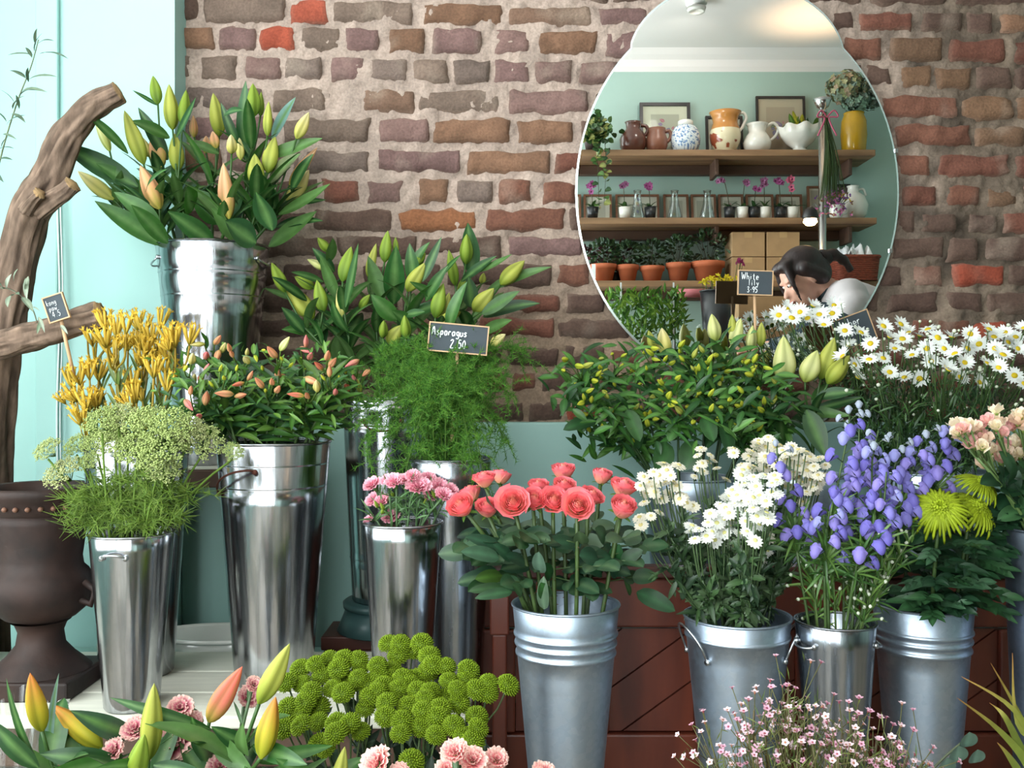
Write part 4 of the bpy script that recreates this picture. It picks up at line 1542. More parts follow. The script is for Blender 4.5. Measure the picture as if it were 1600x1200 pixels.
L3 = [
    ((1118, 560), .03, [(1118, 534, 1112, 490, 22, 'w', 0), (1146, 529, 1144, 491, 15, 'y', 0)]),
    ((1160, 570), .03, [(1146, 542, 1158, 497, 22, 'w', 0), (1172, 548, 1176, 508, 17, 'w', 0)]),
    ((1215, 610), 0, [(1226, 598, 1224, 524, 35, 'w', -.02), (1188, 542, 1190, 503, 16, 'y', .03)]),
    ((1270, 625), -.03, [(1257, 597, 1277, 547, 31, 'w', -.01), (1282, 592, 1304, 527, 28, 'y', .01), (1293, 600, 1328, 555, 28, 'y', -.02)]),
    ((1050, 580), .06, [(1042, 556, 1034, 512, 24, 'c', 0), (1022, 548, 1013, 516, 15, 'y', 0)]),
]
LF3 = {
    2: [(1240, 640, 1330, 650, 20), (1230, 660, 1170, 640, 20)],
    3: [(1260, 640, 1290, 715, 34, -.05, (64, 96, 60)), (1275, 620, 1340, 612, 22), (1270, 640, 1350, 620, 16)],
}
lily_bunch(BK['wlily'], L3, LF3, 'lily_stem', 'white lily stem with fat cream buds, # in front of the mirror', 'white lilies before the mirror', nleaf=8, ll=.1, zcap=2.12)

L4 = [
    ((68, 1200), -.02, [(66, 1143, 47, 1051, 31, 'o', 0)]),
    ((160, 1215), 0, [(160, 1168, 82, 1101, 33, 'o', .02)]),
    ((228, 1225), -.03, [(232, 1188, 241, 1067, 34, 'y', .01), (205, 1228, 226, 1147, 33, 'g', -.04)]),
    ((325, 1180), .02, [(326, 1128, 379, 1041, 33, 'k', .0)]),
    ((385, 1160), -.02, [(404, 1100, 453, 1005, 34, 'y', .0), (408, 1186, 431, 1088, 34, 'o', -.04)]),
    ((520, 1250), -.02, [(522, 1245, 539, 1166, 26, 'y', 0)]),
]
LF4 = {
    0: [(75, 1210, 92, 1052, 14, .04, (120, 150, 140)), (60, 1200, -20, 1120, 30), (65, 1205, 10, 1060, 14)],
    1: [(205, 1150, 110, 1110, 34, .02, (60, 92, 66)), (190, 1195, 62, 1178, 36, -.02), (180, 1190, 60, 1215, 30)],
    2: [(240, 1195, 330, 1215, 26), (230, 1200, 150, 1200, 22)],
    3: [(330, 1140, 172, 1090, 22, -.03), (318, 1128, 262, 1105, 26, .02, (96, 124, 90)), (330, 1150, 400, 1215, 34, -.04), (340, 1180, 300, 1120, 30)],
    4: [(395, 1165, 480, 1195, 30, -.03), (390, 1170, 330, 1135, 28), (400, 1190, 520, 1165, 24, .03), (385, 1180, 380, 1130, 26)],
    5: [(505, 1230, 430, 1185, 30), (520, 1240, 600, 1215, 24)],
}
lily_bunch(BK['plily'], L4, LF4, 'lily_stem', 'front lily stem in green and pink bud, # below the bench', 'lilies in front of the bench', nleaf=7, ll=.1)


# ------------------------------------------------------------ generic sprays
def spray_thing(name, cat, bk, head, stemc=(70, 108, 52), r0=.003, r1=.002, n=12, rim=.8):
    path, t0 = stalk(bk, head, n, rim)
    root = newstem(name, path[0], cat)
    mb = MB()
    mb.tube(path, np.linspace(r0, r1, n), 6, stemcol(stemc, n))
    return root, mb, path, t0


def cluster(points, k, key=lambda p: p[0]):
    """k groups of neighbouring pixels (simple k-means)"""
    pts = np.array([(p[0], p[1]) for p in points], float)
    rs = np.random.RandomState(3)
    c = pts[np.linspace(0, len(pts) - 1, k).astype(int)]
    for _ in range(25):
        a = ((pts[:, None] - c[None]) ** 2).sum(-1).argmin(1)
        for j in range(k):
            if (a == j).any():
                c[j] = pts[a == j].mean(0)
    return [[points[i] for i in np.where(a == j)[0]] for j in range(k) if (a == j).any()]


# ------------------------------------------------------------ peach alstroemeria
bk = BK['alstro']
buds = [(308, 538, 'c'), (340, 531, 'a'), (358, 543, 'a'), (349, 543, 'c'), (386, 550, 'c'), (385, 562, 'c'), (340, 556, 'a'), (362, 553, 'a'), (425, 550, 'a'), (445, 537, 'w'), (478, 533, 'r'), (476, 547, 'r'), (485, 556, 'r'), (512, 555, 'a'), (520, 566, 'a'), (550, 568, 'r'), (572, 583, 'a'), (553, 593, 'r'), (561, 603, 'y'), (524, 612, 'r'), (487, 595, 'a'), (495, 603, 'c'), (452, 605, 'a'), (462, 617, 'k'), (425, 596, 'a'), (434, 608, 'a'), (391, 587, 'a'), (376, 618, 'a'), (323, 575, 'r'), (313, 593, 'a'), (303, 592, 'c'), (295, 633, 'r'), (311, 650, 'r'), (434, 585, 'a'), (410, 575, 's'), (370, 575, 's'), (455, 570, 's'), (480, 575, 's'), (330, 600, 's'), (350, 590, 's'), (400, 560, 's'), (505, 590, 's'), (540, 580, 's'), (290, 575, 's'), (470, 560, 's'), (345, 575, 's'), (415, 610, 's'), (298, 610, 'a'), (440, 560, 's'), (530, 590, 's'), (322, 555, 'r'), (412, 547, 's'), (498, 572, 'k'), (372, 600, 'k'), (542, 605, 'k'), (350, 615, 'a'), (405, 598, 'a'), (480, 618, 'a'), (322, 622, 'a'), (445, 592, 'k'), (300, 560, 'c'), (515, 580, 'a')]
out = []
for g in cluster(buds, 15):
    mx, my = np.mean([p[0] for p in g]), np.mean([p[1] for p in g])
    d = bk['d'] + R.uniform(-.085, .085)
    head = P(mx, my + 22, d)
    root, mb, path, t0 = spray_thing('alstroemeria_stem', 'flower', bk, head, (84, 112, 60), .003, .0022)
    hs = []
    for (x, y, k) in g:
        dd = d + R.uniform(-.09, -.03)
        b = P(x, y + 8, dd)
        di = unit(b - head + np.array([R.uniform(-.03, .03), R.uniform(-.05, .02), .03]))
        if R.random() < .35:
            di = unit(np.array([R.uniform(-1, 1), -.4, R.uniform(-.5, .3)]))
        L = (.031 if k not in 's' else .017) * R.uniform(.8, 1.15)
        c = P(x, y, dd)
        b = c - di * L * .5
        mb.tube(smoothpath([path[-1], (path[-1] + b) / 2 + [0, 0, -.004], b + di * .002], 5), .0013, 5, lin((104, 134, 60)))
        hs.append((b, di, L, k))
    mb.build('stem', M['leaf'], root, root.location)
    for b, di, L, k in hs:
        r = L * R.uniform(.16, .22)
        child('flower_bud', BUD[k], root, mat4(b, frame(di, R.uniform(0, 6)), (r, r, L)))
    lb = MB()
    for k in range(30):
        t = t0 + (1 - t0) * (R.random() ** .7) * .9
        p = on(path, t)
        a = R.uniform(0, 2 * PI)
        L = R.uniform(.035, .075)
        e = p + np.array([math.cos(a) * L, math.sin(a) * L * .8, R.uniform(-.02, .05)])
        lb.leaf(p, e, R.uniform(.009, .015), bend=R.uniform(.2, 1.1), col=lin(R.choice(((58, 98, 40), (74, 118, 44), (44, 80, 42), (92, 128, 52)))) * R.uniform(.8, 1.2), nl=5)
    for k in range(26):
        p = path[-1] + np.array([R.uniform(-.05, .05), R.uniform(-.05, .05), R.uniform(-.03, .035)])
        e = p + randunit(.3) * R.uniform(.014, .034)
        lb.leaf(p, e, R.uniform(.005, .01), bend=R.uniform(.2, 1), col=lin(R.choice(((70, 116, 44), (98, 138, 52), (52, 96, 44)))) * R.uniform(.8, 1.2), nl=4)
    lb.build('leaves', M['leaf'], root, root.location)
    out.append((mx, root))
ordinal_labels(out, 'peach alstroemeria stem in bud, # in the bucket with a rusty handle', 'peach alstroemeria')

# ------------------------------------------------------------ kangaroo paw
bk = BK['paw']
heads = [(137, 503), (152, 508), (166, 502), (182, 512), (197, 505), (215, 500), (224, 508), (250, 498), (235, 522), (250, 532), (265, 522), (262, 548), (245, 548), (274, 527), (112, 590), (125, 585), (140, 577), (154, 579), (135, 625), (152, 622), (207, 594), (213, 614), (187, 617), (261, 597), (222, 556), (145, 525), (166, 527), (200, 532), (178, 545), (215, 536), (258, 568), (130, 645), (240, 575), (120, 612), (228, 540), (296, 524)]
out = []
for g in cluster(heads, 10):
    mx, my = np.mean([p[0] for p in g]), np.max([p[1] for p in g])
    d = bk['d'] + R.uniform(-.05, .06)
    head = P(mx * .92 + 214 * .08, my + 55, d)
    root, mb, path, t0 = spray_thing('kangaroo_paw_stem', 'flower', bk, head, (112, 118, 44), .0034, .0026)
    hs = []
    for (x, y) in g:
        dd = d + R.uniform(-.04, .04)
        b = P(x, y + 16, dd)
        mid = (head + b) / 2 + np.array([(b[0] - head[0]) * .2, 0, -.01])
        br = smoothpath([path[-2], head, mid, b], 12)
        mb.tube(br, np.linspace(.0024, .0018, 12), 5, np.array([lin((124, 124, 44)) * (1 - t) + lin((196, 158, 44)) * t for t in np.linspace(0, 1, 12)]))
        hs.append((b, unit(br[-1] - br[-3] + np.array([0, -.002, 0])), dd))
        if R.random() < .8:     # a smaller side head
            q = br[6]
            e = q + np.array([R.uniform(-.02, .02), R.uniform(-.02, .02), .028])
            mb.tube([q, (q + e) / 2 + [R.uniform(-.004, .004), 0, 0], e], .0014, 5, lin((170, 148, 44)))
            hs.append((e, unit(e - q), -dd))
    mb.build('stem', M['leaf'], root, root.location)
    for b, di, dd in hs:
        s = .031 if dd > 0 else .02
        child('flower_head', R.choice(PAW), root, mat4(b, frame(di, R.uniform(0, 6)), (s * .75, s * .75, s)))
    lb = MB()
    for k in range(5):
        p = on(path, R.uniform(t0 + .05, .98))
        lb.leaf(p, p + np.array([R.uniform(-.03, .03), R.uniform(-.02, .02), R.uniform(.03, .07)]), .007, col=lin((96, 118, 50)), nl=5)
    lb.build('leaves', M['leaf'], root, root.location)
    out.append((mx, root))
ordinal_labels(out, 'yellow kangaroo paw stem, # in the bunch before the sawn branch', 'yellow kangaroo paws')

# ------------------------------------------------------------ green lace (ammi)
bk = BK['ammi']
um = [(75, 702, 19), (98, 738, 24), (120, 696, 18), (152, 692, 21), (160, 658, 24), (200, 668, 31), (232, 664, 30), (270, 664, 27), (250, 702, 33), (213, 702, 28), (316, 690, 26), (364, 706, 14), (140, 722, 17), (186, 650, 22), (296, 672, 20), (255, 734, 22), (180, 690, 24)]
out = []
for (x, y, r) in um:
    d = bk['d'] + R.uniform(-.06, .07)
    head = P(x, y, d)
    root, mb, path, t0 = spray_thing('green_lace_stem', 'flower', bk, P(x, y + r * .8, d), (118, 150, 62), .0026, .0018)
    mb.build('stem', M['fern'], root, root.location)
    s = r * 1.22 * d / F
    tilt = unit(np.array([(x - 205) / 260, -.85 + R.uniform(-.3, .2), .9]))
    child('flower_umbel', R.choice(UMB), root, mat4(head, frame(tilt, R.uniform(0, 6)), (s, s, s)))
    lb = MB()
    for k in range(11):
        t = t0 + (1 - t0) * R.uniform(.03, .55)
        p = on(path, t)
        a = R.uniform(0, 2 * PI)
        ax = np.array([math.cos(a), math.sin(a) * .8, R.uniform(-.3, .6)])
        L = R.uniform(.03, .058)
        e = p + unit(ax) * L
        mbp = smoothpath([p, (p + e) / 2 + [0, 0, .006], e], 7)
        lb.tube(mbp, .0006, 4, lin((112, 146, 50)))
        for j in range(1, 7):
            for s_ in range(5):
                q = mbp[j]
                v = unit(ax) * .4 + randunit(.2)
                l2 = .02 * R.uniform(.5, 1.2)
                w_ = np.cross(v, [0, -1, .2])
                w_ = unit(w_) * .0006
                lb.add([q - w_, q + w_, q + v * l2 + w_ * .3, q + v * l2 - w_ * .3], np.array([(0, 1, 2, 3)]), lin(R.choice(((106, 136, 50), (128, 154, 66), (88, 118, 44)))))
    lb.build('leaves', M['fern'], root, root.location)
    out.append((x, root))
ordinal_labels(out, 'frothy green lace stem, # in the slim bright bucket', 'green lace flowers')

# ------------------------------------------------------------ asparagus fern
bk = BK['fern']
fr_tips = [(630, 752), (672, 765), (715, 768), (755, 735), (575, 640), (590, 565), (632, 560), (700, 592), (775, 575), (800, 620), (790, 690), (740, 745), (660, 735), (600, 720), (690, 640), (560, 700), (520, 610), (740, 640), (650, 600), (725, 600), (690, 720), (820, 560)]
out = []
for (x, y) in fr_tips:
    d = bk['d'] + R.uniform(-.1, .12)
    hx = 700 + (x - 700) * .35
    top = P(hx, min(y - 10, 640) * .6 + 600 * .4 - 10, bk['d'] + (d - bk['d']) * .5)
    path0, t0 = stalk(bk, top, 10)
    tip = P(x, y, d)
    full = smoothpath(list(path0[::3]) + [path0[-1], (path0[-1] + tip) / 2 + np.array([0, 0, .018]), tip], 30)
    root = newstem('asparagus_fern_frond', full[0], 'fern')
    mb = MB()
    mb.tube(full, np.linspace(.0017, .0007, 30), 5, lin((92, 128, 50)))
    mb.build('stem', M['fern'], root, root.location)
    lb = MB()
    for j in range(34):
        i = 8 + int(21.9 * j / 34)
        q = full[i]
        if q[2] < bk['zr'] - .01:
            continue
        tdir = unit(full[min(i + 1, 29)] - full[i - 1])
        for rep in range(2):
            v = unit(randunit(.1) + tdir * .6)
            L = R.uniform(.028, .06)
            e = q + v * L + np.array([0, 0, -.008])
            br = smoothpath([q, (q + e) / 2 + [0, 0, .006], e], 8)
            lb.tube(br, .0005, 3, lin((84, 124, 46)), cap=False)
            nn = 42
            pos = np.array([on(br, t) for t in np.linspace(.12, 1, nn)])
            vv = np.array([unit(randunit(.15) * .9 + v * .5) for _ in range(nn)])
            ln = NP.uniform(.007, .014, (nn, 1))
            ww = np.cross(vv, [0.1, -1, .15])
            ww = ww / np.maximum(np.linalg.norm(ww, axis=1, keepdims=True), 1e-6) * .00048
            V = np.stack([pos - ww, pos + ww, pos + vv * ln], 1).reshape(-1, 3)
            c = np.repeat(np.array([lin(R.choice(((72, 124, 38), (88, 142, 46), (56, 104, 36), (104, 150, 52)))) for _ in range(nn)]), 3, axis=0)
            lb.add(V, np.arange(nn * 3).reshape(nn, 3), c)
    lb.build('fronds', M['fern'], root, root.location)
    out.append((x, root))
ordinal_labels(out, 'feathery asparagus fern frond, # round the chalk sign', 'asparagus fern fronds')

# ------------------------------------------------------------ small pink carnations
bk = BK['pinks']
hd = [(583, 760, 15), (587, 783, 15), (598, 786, 13), (617, 755, 15), (645, 746, 12), (653, 764, 19), (669, 750, 13), (686, 764, 16), (692, 776, 14), (703, 768, 12), (611, 810, 15), (578, 812, 8), (606, 752, 11), (632, 752, 12), (672, 776, 12)]
out = []
for (x, y, r) in hd:
    d = bk['d'] + R.uniform(-.05, .05)
    s = r * d / F
    di = unit(np.array([(x - 640) / 110, -.55, .8]))
    head = P(x, y, d)
    root, mb, path, t0 = spray_thing('pink_carnation', 'flower', bk, head - di * s * .6, (92, 126, 80), .0019, .0016)
    bh = None
    if R.random() < .5:
        q = on(path, R.uniform(.82, .93))
        e = q + np.array([R.uniform(-.02, .02), -.012, .012])
        mb.tube([q, e], .0012, 5, lin((100, 136, 74)))
        bh = (e, unit(e - q + np.array([0, 0, .01])))
    mb.build('stem', M['leaf'], root, root.location)
    child('bloom', R.choice(PINK), root, mat4(head, frame(di, R.uniform(0, 6)), (s, s, s)))
    if bh:
        child('flower_bud', BUD['g'], root, mat4(bh[0], frame(bh[1]), (.0034, .0034, .016)))
    lb = MB()
    for k in range(9):
        p = on(path, R.uniform(t0 + .02, .95))
        lb.leaf(p, p + randunit(.9) * R.uniform(.02, .045), .0035, bend=.8, col=lin((90, 130, 76)) * R.uniform(.7, 1.1), nl=5)
    lb.build('leaves', M['leaf'], root, root.location)
    out.append((x, root))
ordinal_labels(out, 'small frilly pink carnation, # in the plain bright bucket', 'small pink carnations')

# ------------------------------------------------------------ coral roses
bk = BK['rose']
roses = [
    (722, 792, 24, (-.35, -.55, .6), 1, -.05, 'front row first, tilting outward over the rim'),
    (736, 772, 19, (-.25, .1, .9), 0, .05, 'half hidden behind the outermost left bloom'),
    (757, 750, 19, (-.1, -.1, 1), 2, .02, 'ragged with orange green-edged petals at the left'),
    (783, 746, 17, (.2, .2, .9), 0, .08, 'dark and cupped behind the ragged orange one'),
    (762, 795, 21, (-.05, -.4, .8), 1, -.02, 'closed and nodding, second in the front row'),
    (802, 785, 25, (-.1, -.85, .5), 3, -.04, 'wide open with a peach heart, front row'),
    (834, 782, 21, (.1, -.6, .7), 2, -.02, 'open with creamy heart, half tucked in mid row'),
    (841, 762, 18, (0, -.2, 1), 1, .05, 'small, just showing above the mid row'),
    (865, 783, 23, (.05, -.75, .6), 4, -.02, 'open with pale pink outer petals, mid row'),
    (881, 760, 18, (.1, -.4, 1), 2, .04, 'tucked directly below the tallest bloom'),
    (880, 738, 20, (0, -.15, 1), 1, .08, 'tallest of the bunch, cup shaped'),
    (903, 790, 24, (.05, -.85, .5), 3, -.06, 'wide open facing forward with orange heart'),
    (923, 777, 20, (.35, -.3, .8), 2, .02, 'turned aside next to the orange-hearted one'),
    (940, 745, 18, (.15, -.1, 1), 0, .07, 'tall and narrow, second highest'),
    (974, 763, 22, (.2, -.2, .95), 5, .03, 'frilled on top, above the last bloom'),
    (973, 795, 24, (.15, -.5, .85), 0, -.03, 'smooth cup at the end of the row by the white buttons'),
]
rleaf = [(36, 70, 48), (48, 84, 56), (58, 96, 62), (84, 112, 84), (40, 76, 40)]


def rose_leaf(lb, p, q, w, c):
    lb.leaf(p, q, w, bend=R.uniform(.2, .7), fold=.12, col=lin(c) * R.uniform(.8, 1.2), rib=lin((96, 128, 88)) * .8, nl=8, shape=.55, peak=.75)


for (x, y, r, di, kind, dd, txt) in roses:
    d = bk['d'] + dd
    s = r * d / F
    di = unit(np.array(di) + np.array([0, -.12, 0]))
    head = P(x, y, d) - di * s * .55
    root, mb, path, t0 = spray_thing('rose_stem', 'rose', bk, head, (86, 112, 58), .0036, .003, 14)
    for k in range(8):      # thorns
        q = on(path, R.uniform(t0, .9))
        v = randunit(.2)
        mb.tube([q + v * .002, q + v * .006], [.0012, .0002], 4, lin((110, 80, 50)))
    lb = MB()
    for k in range(4):
        q = on(path, t0 + (1 - t0) * R.uniform(.1, .72))
        a = R.uniform(0, 2 * PI)
        out_ = np.array([math.cos(a) + (x - 884) / 120, math.sin(a) - .25, R.uniform(-.1, .5)])
        e = q + unit(out_) * R.uniform(.03, .05)
        mb.tube([q, e], .001, 5, lin((80, 108, 60)))
        dr = unit(out_)
        sd = unit(np.cross(dr, [0, 0, 1]))
        c = R.choice(rleaf)
        rose_leaf(lb, e, e + dr * R.uniform(.035, .05) + [0, 0, -.008], R.uniform(.025, .034), c)
        for sgn in (-1, 1):
            e2 = q + (e - q) * .7
            rose_leaf(lb, e2, e2 + unit(dr * .5 + sd * sgn) * R.uniform(.028, .04) + [0, 0, -.006], R.uniform(.02, .028), c)
    mb.build('stem', M['leaf'], root, root.location)
    lb.build('leaves', M['leaf'], root, root.location)
    child('bloom', ROSE[kind], root, mat4(head, frame(di, R.uniform(0, 6)), (s, s, s * 1.02)))
    root['label'] = 'coral rose, ' + txt
    root['group'] = 'coral roses'
# a few big explicit leaves on the first and last roses
rt_ = [o for o in bpy.data.objects if o.name.startswith('rose_stem')]


def extra_leaves(root, specs, d, mat='leaf'):
    lb = MB()
    for bx, by, tx, ty, w, c in specs:
        dd = d + R.uniform(-.04, .02)
        lb.leaf(P(bx, by, dd), P(tx, ty, dd - .02), w * d / F, nrm=(R.uniform(-.3, .3), -.8, .6), bend=.5, fold=.1, col=lin(c), rib=lin(c) * 1.6, nl=9, shape=.55)
    lb.build('large_leaves', M[mat], root, root.location)


extra_leaves(rt_[0], [(780, 872, 720, 862, 26, (58, 92, 66)), (785, 860, 728, 838, 24, (40, 76, 52)), (785, 900, 742, 905, 24, (62, 92, 34)), (790, 918, 732, 924, 18, (54, 84, 50)), (800, 925, 742, 935, 18, (48, 84, 52)), (800, 875, 770, 850, 20, (44, 80, 54))], 1.38)
extra_leaves(rt_[4], [(845, 895, 842, 862, 24, (96, 124, 104)), (850, 952, 850, 900, 20, (92, 116, 92)), (860, 905, 850, 880, 22, (40, 84, 44)), (815, 930, 800, 912, 18, (60, 92, 56)), (820, 880, 790, 868, 22, (34, 66, 44)), (855, 935, 845, 910, 22, (44, 88, 40))], 1.4)
extra_leaves(rt_[9], [(900, 850, 848, 848, 26, (38, 72, 48)), (935, 875, 905, 868, 36, (44, 78, 56)), (955, 870, 925, 880, 34, (38, 76, 50)), (940, 895, 915, 890, 24, (38, 84, 56)), (910, 850, 905, 830, 24, (70, 92, 60)), (945, 845, 930, 825, 28, (44, 74, 44)), (895, 860, 912, 840, 22, (52, 84, 70))], 1.42)
extra_leaves(rt_[15], [(960, 885, 968, 850, 26, (38, 84, 44)), (970, 880, 1005, 860, 24, (40, 70, 40)), (965, 900, 952, 880, 22, (44, 84, 60)), (995, 925, 1055, 955, 30, (46, 84, 52)), (985, 930, 975, 905, 10, (60, 92, 50))], 1.45)

# ------------------------------------------------------------ white button flowers
bk = BK['mum']
W1 = [(1152, 776), (1144, 768), (1132, 780), (1125, 790), (1110, 804), (1106, 818), (1120, 819), (1092, 828), (1079, 831), (1086, 844), (1104, 840), (1116, 845), (1132, 834), (1139, 803), (1145, 815), (1152, 802), (1164, 816), (1155, 835), (1145, 852), (1152, 860), (1160, 852), (1179, 846), (1186, 845), (1174, 865), (1194, 867), (1160, 878), (1184, 879), (1185, 821), (1199, 810), (1177, 796), (1170, 785), (1200, 795), (1187, 776), (1196, 785), (1206, 771), (1186, 757), (1175, 762), (1177, 747), (1165, 745), (1160, 737), (1195, 744), (1210, 745), (1206, 757), (1112, 832), (1128, 815), (1168, 800), (1160, 785), (1150, 790), (1172, 830), (1168, 775), (1157, 760), (1182, 808), (1134, 795)]
W1C = [(1146, 709), (1170, 715), (1160, 727), (1177, 730), (1182, 700), (1200, 685), (1195, 715), (1237, 699), (1235, 705), (1242, 712), (1265, 715), (1280, 717), (1247, 730), (1260, 737), (1240, 740), (1252, 755), (1267, 752), (1285, 742), (1280, 752), (1260, 770), (1272, 767), (1245, 747), (1270, 812), (1200, 840), (1215, 720), (1222, 705), (1210, 700), (1225, 735), (1232, 760), (1190, 722), (1206, 690), (1256, 722), (1272, 730), (1290, 728), (1240, 772), (1255, 785), (1195, 732), (1215, 752), (1228, 720), (1248, 705), (1275, 742), (1262, 760), (1185, 690), (1196, 700)]
W2 = [(1037, 726), (1042, 736), (1021, 739), (1060, 729), (1005, 746), (1014, 755), (1027, 755), (1040, 755), (1052, 755), (1000, 760), (1022, 770), (1010, 772), (1034, 781), (1044, 772), (1060, 770), (1062, 781), (1057, 760), (1007, 786), (1072, 787), (1082, 792), (1000, 810), (1030, 801), (1017, 807), (1002, 822), (1048, 744), (1030, 744), (1018, 762), (1066, 776)]
W3 = [(1095, 702), (1090, 712), (1110, 712), (1105, 722), (1090, 732), (1120, 732), (1097, 725), (1135, 750), (1115, 720), (1100, 738), (1085, 745)]


def button_bunch(groups, protos, d0, dj, rr, text, group):
    out = []
    for g in groups:
        mx, my = np.mean([p[0] for p in g]), np.mean([p[1] for p in g])
        d = d0 + R.uniform(-dj, dj)
        joint = P(mx * .8 + 1152 * .2, my + 75, d)
        root, mb, path, t0 = spray_thing('button_chrysanthemum_spray', 'flower', bk, joint, (78, 104, 62), .0024, .0019, rim=.75)
        hs = []
        for (x, y) in g:
            dd = d + R.uniform(-.03, .03)
            h = P(x, y, dd)
            q = on(path, R.uniform(.72, 1.0))
            up = unit(np.array([R.uniform(-.4, .4), R.uniform(-1.0, -.1), .75]))
            mb.tube(smoothpath([q, (q + h) / 2 + np.array([(h[0] - q[0]) * .15, 0, -.006]), h - up * .004], 6), .001, 5, lin((92, 118, 74)))
            hs.append((h, up, dd))
        mb.build('stem', M['leaf'], root, root.location)
        for h, up, dd in hs:
            s = rr * R.uniform(.75, 1.15)
            child('flower_head', R.choice(protos), root, mat4(h, frame(up, R.uniform(0, 6)), (s, s, s * .8)))
        lb = MB()
        for k in range(34):
            p = on(path, t0 + (1 - t0) * R.uniform(.02, 1))
            v = unit(randunit(.5) * np.array([1, .8, 1]))
            L = R.uniform(.015, .04)
            c = lin(R.choice(((58, 84, 52), (74, 104, 62), (44, 68, 44), (92, 116, 80))))
            lb.leaf(p, p + v * L, R.uniform(.006, .012), bend=.7, col=c, rib=c * 1.3, nl=5, wav=.12)
            for s_ in (-1, 1):
                q = p + v * L * .45
                e = q + unit(v + s_ * np.cross(v, randunit())) * L * .4
                lb.leaf(q, e, .005, bend=.5, col=c, nl=3)
        for k in range(3):
            q = on(path, R.uniform(.75, 1))
        lb.build('leaves', M['leaf'], root, root.location)
        out.append((mx, root))
    ordinal_labels(out, text, group)


W1 += [(x + R.uniform(-9, 9), y + R.uniform(-8, 8)) for x, y in W1[::2]]
W1C += [(x + R.uniform(-9, 9), y + R.uniform(-8, 8)) for x, y in W1C[::2]]
button_bunch(cluster(W1, 10), BTN, 1.41, .05, .0128, 'bright white button flower spray, # above the zinc bucket', 'bright white button flowers')
button_bunch(cluster(W1C, 9), BTNC, 1.53, .05, .0126, 'cream button flower spray, # behind the blue monkshood spike', 'cream button flowers')
button_bunch(cluster(W2, 6), BTNC, 1.48, .05, .0124, 'cream button flower spray, # beside the coral roses', 'cream buttons beside the roses')
button_bunch(cluster(W3, 3), BTNC, 1.6, .03, .0108, 'shaded white button spray, # under the green alstroemeria', 'shaded white buttons')

# ------------------------------------------------------------ blue monkshood
bk = BK['aconite']
SP = [
    ([(1214, 690), (1216, 735), (1226, 780), (1238, 822), (1246, 845)], 'thin blue monkshood spike set apart over the white buttons', 0.0, 15),
    ([(1328, 640), (1326, 670), (1316, 720), (1308, 765), (1298, 805), (1292, 835)], 'tall blue monkshood spike bending over at the bunch edge', -.02, 20),
    ([(1343, 630), (1342, 690), (1342, 740), (1336, 780), (1338, 812), (1340, 846)], 'tallest blue monkshood spike with pale buds on top', .02, 20),
    ([(1372, 675), (1364, 710), (1362, 745), (1366, 780), (1368, 815), (1360, 838)], 'blue monkshood spike in the middle of the bunch', -.03, 18),
    ([(1403, 680), (1402, 715), (1392, 745), (1398, 775), (1406, 800), (1390, 838)], 'blue monkshood spike next to the lime chrysanthemum', .02, 18),
    ([(1446, 668), (1438, 700), (1430, 722), (1420, 755), (1408, 785), (1400, 815)], 'blue monkshood spike leaning out under the daisies', .03, 17),
    ([(1476, 665), (1483, 688), (1470, 712), (1460, 738), (1456, 770)], 'blue monkshood spike farthest out beside the pink flowers', .04, 11),
    ([(1352, 690), (1350, 720), (1330, 760), (1322, 800), (1318, 830)], 'blue monkshood spike half hidden behind its neighbours', .05, 16),
    ([(1385, 740), (1382, 780), (1378, 815), (1362, 850), (1334, 885)], 'low blue monkshood spike trailing loose bells', -.05, 11),
    ([(1296, 800), (1290, 840), (1288, 878)], 'short blue monkshood spike low over the bucket', -.05, 6),
]
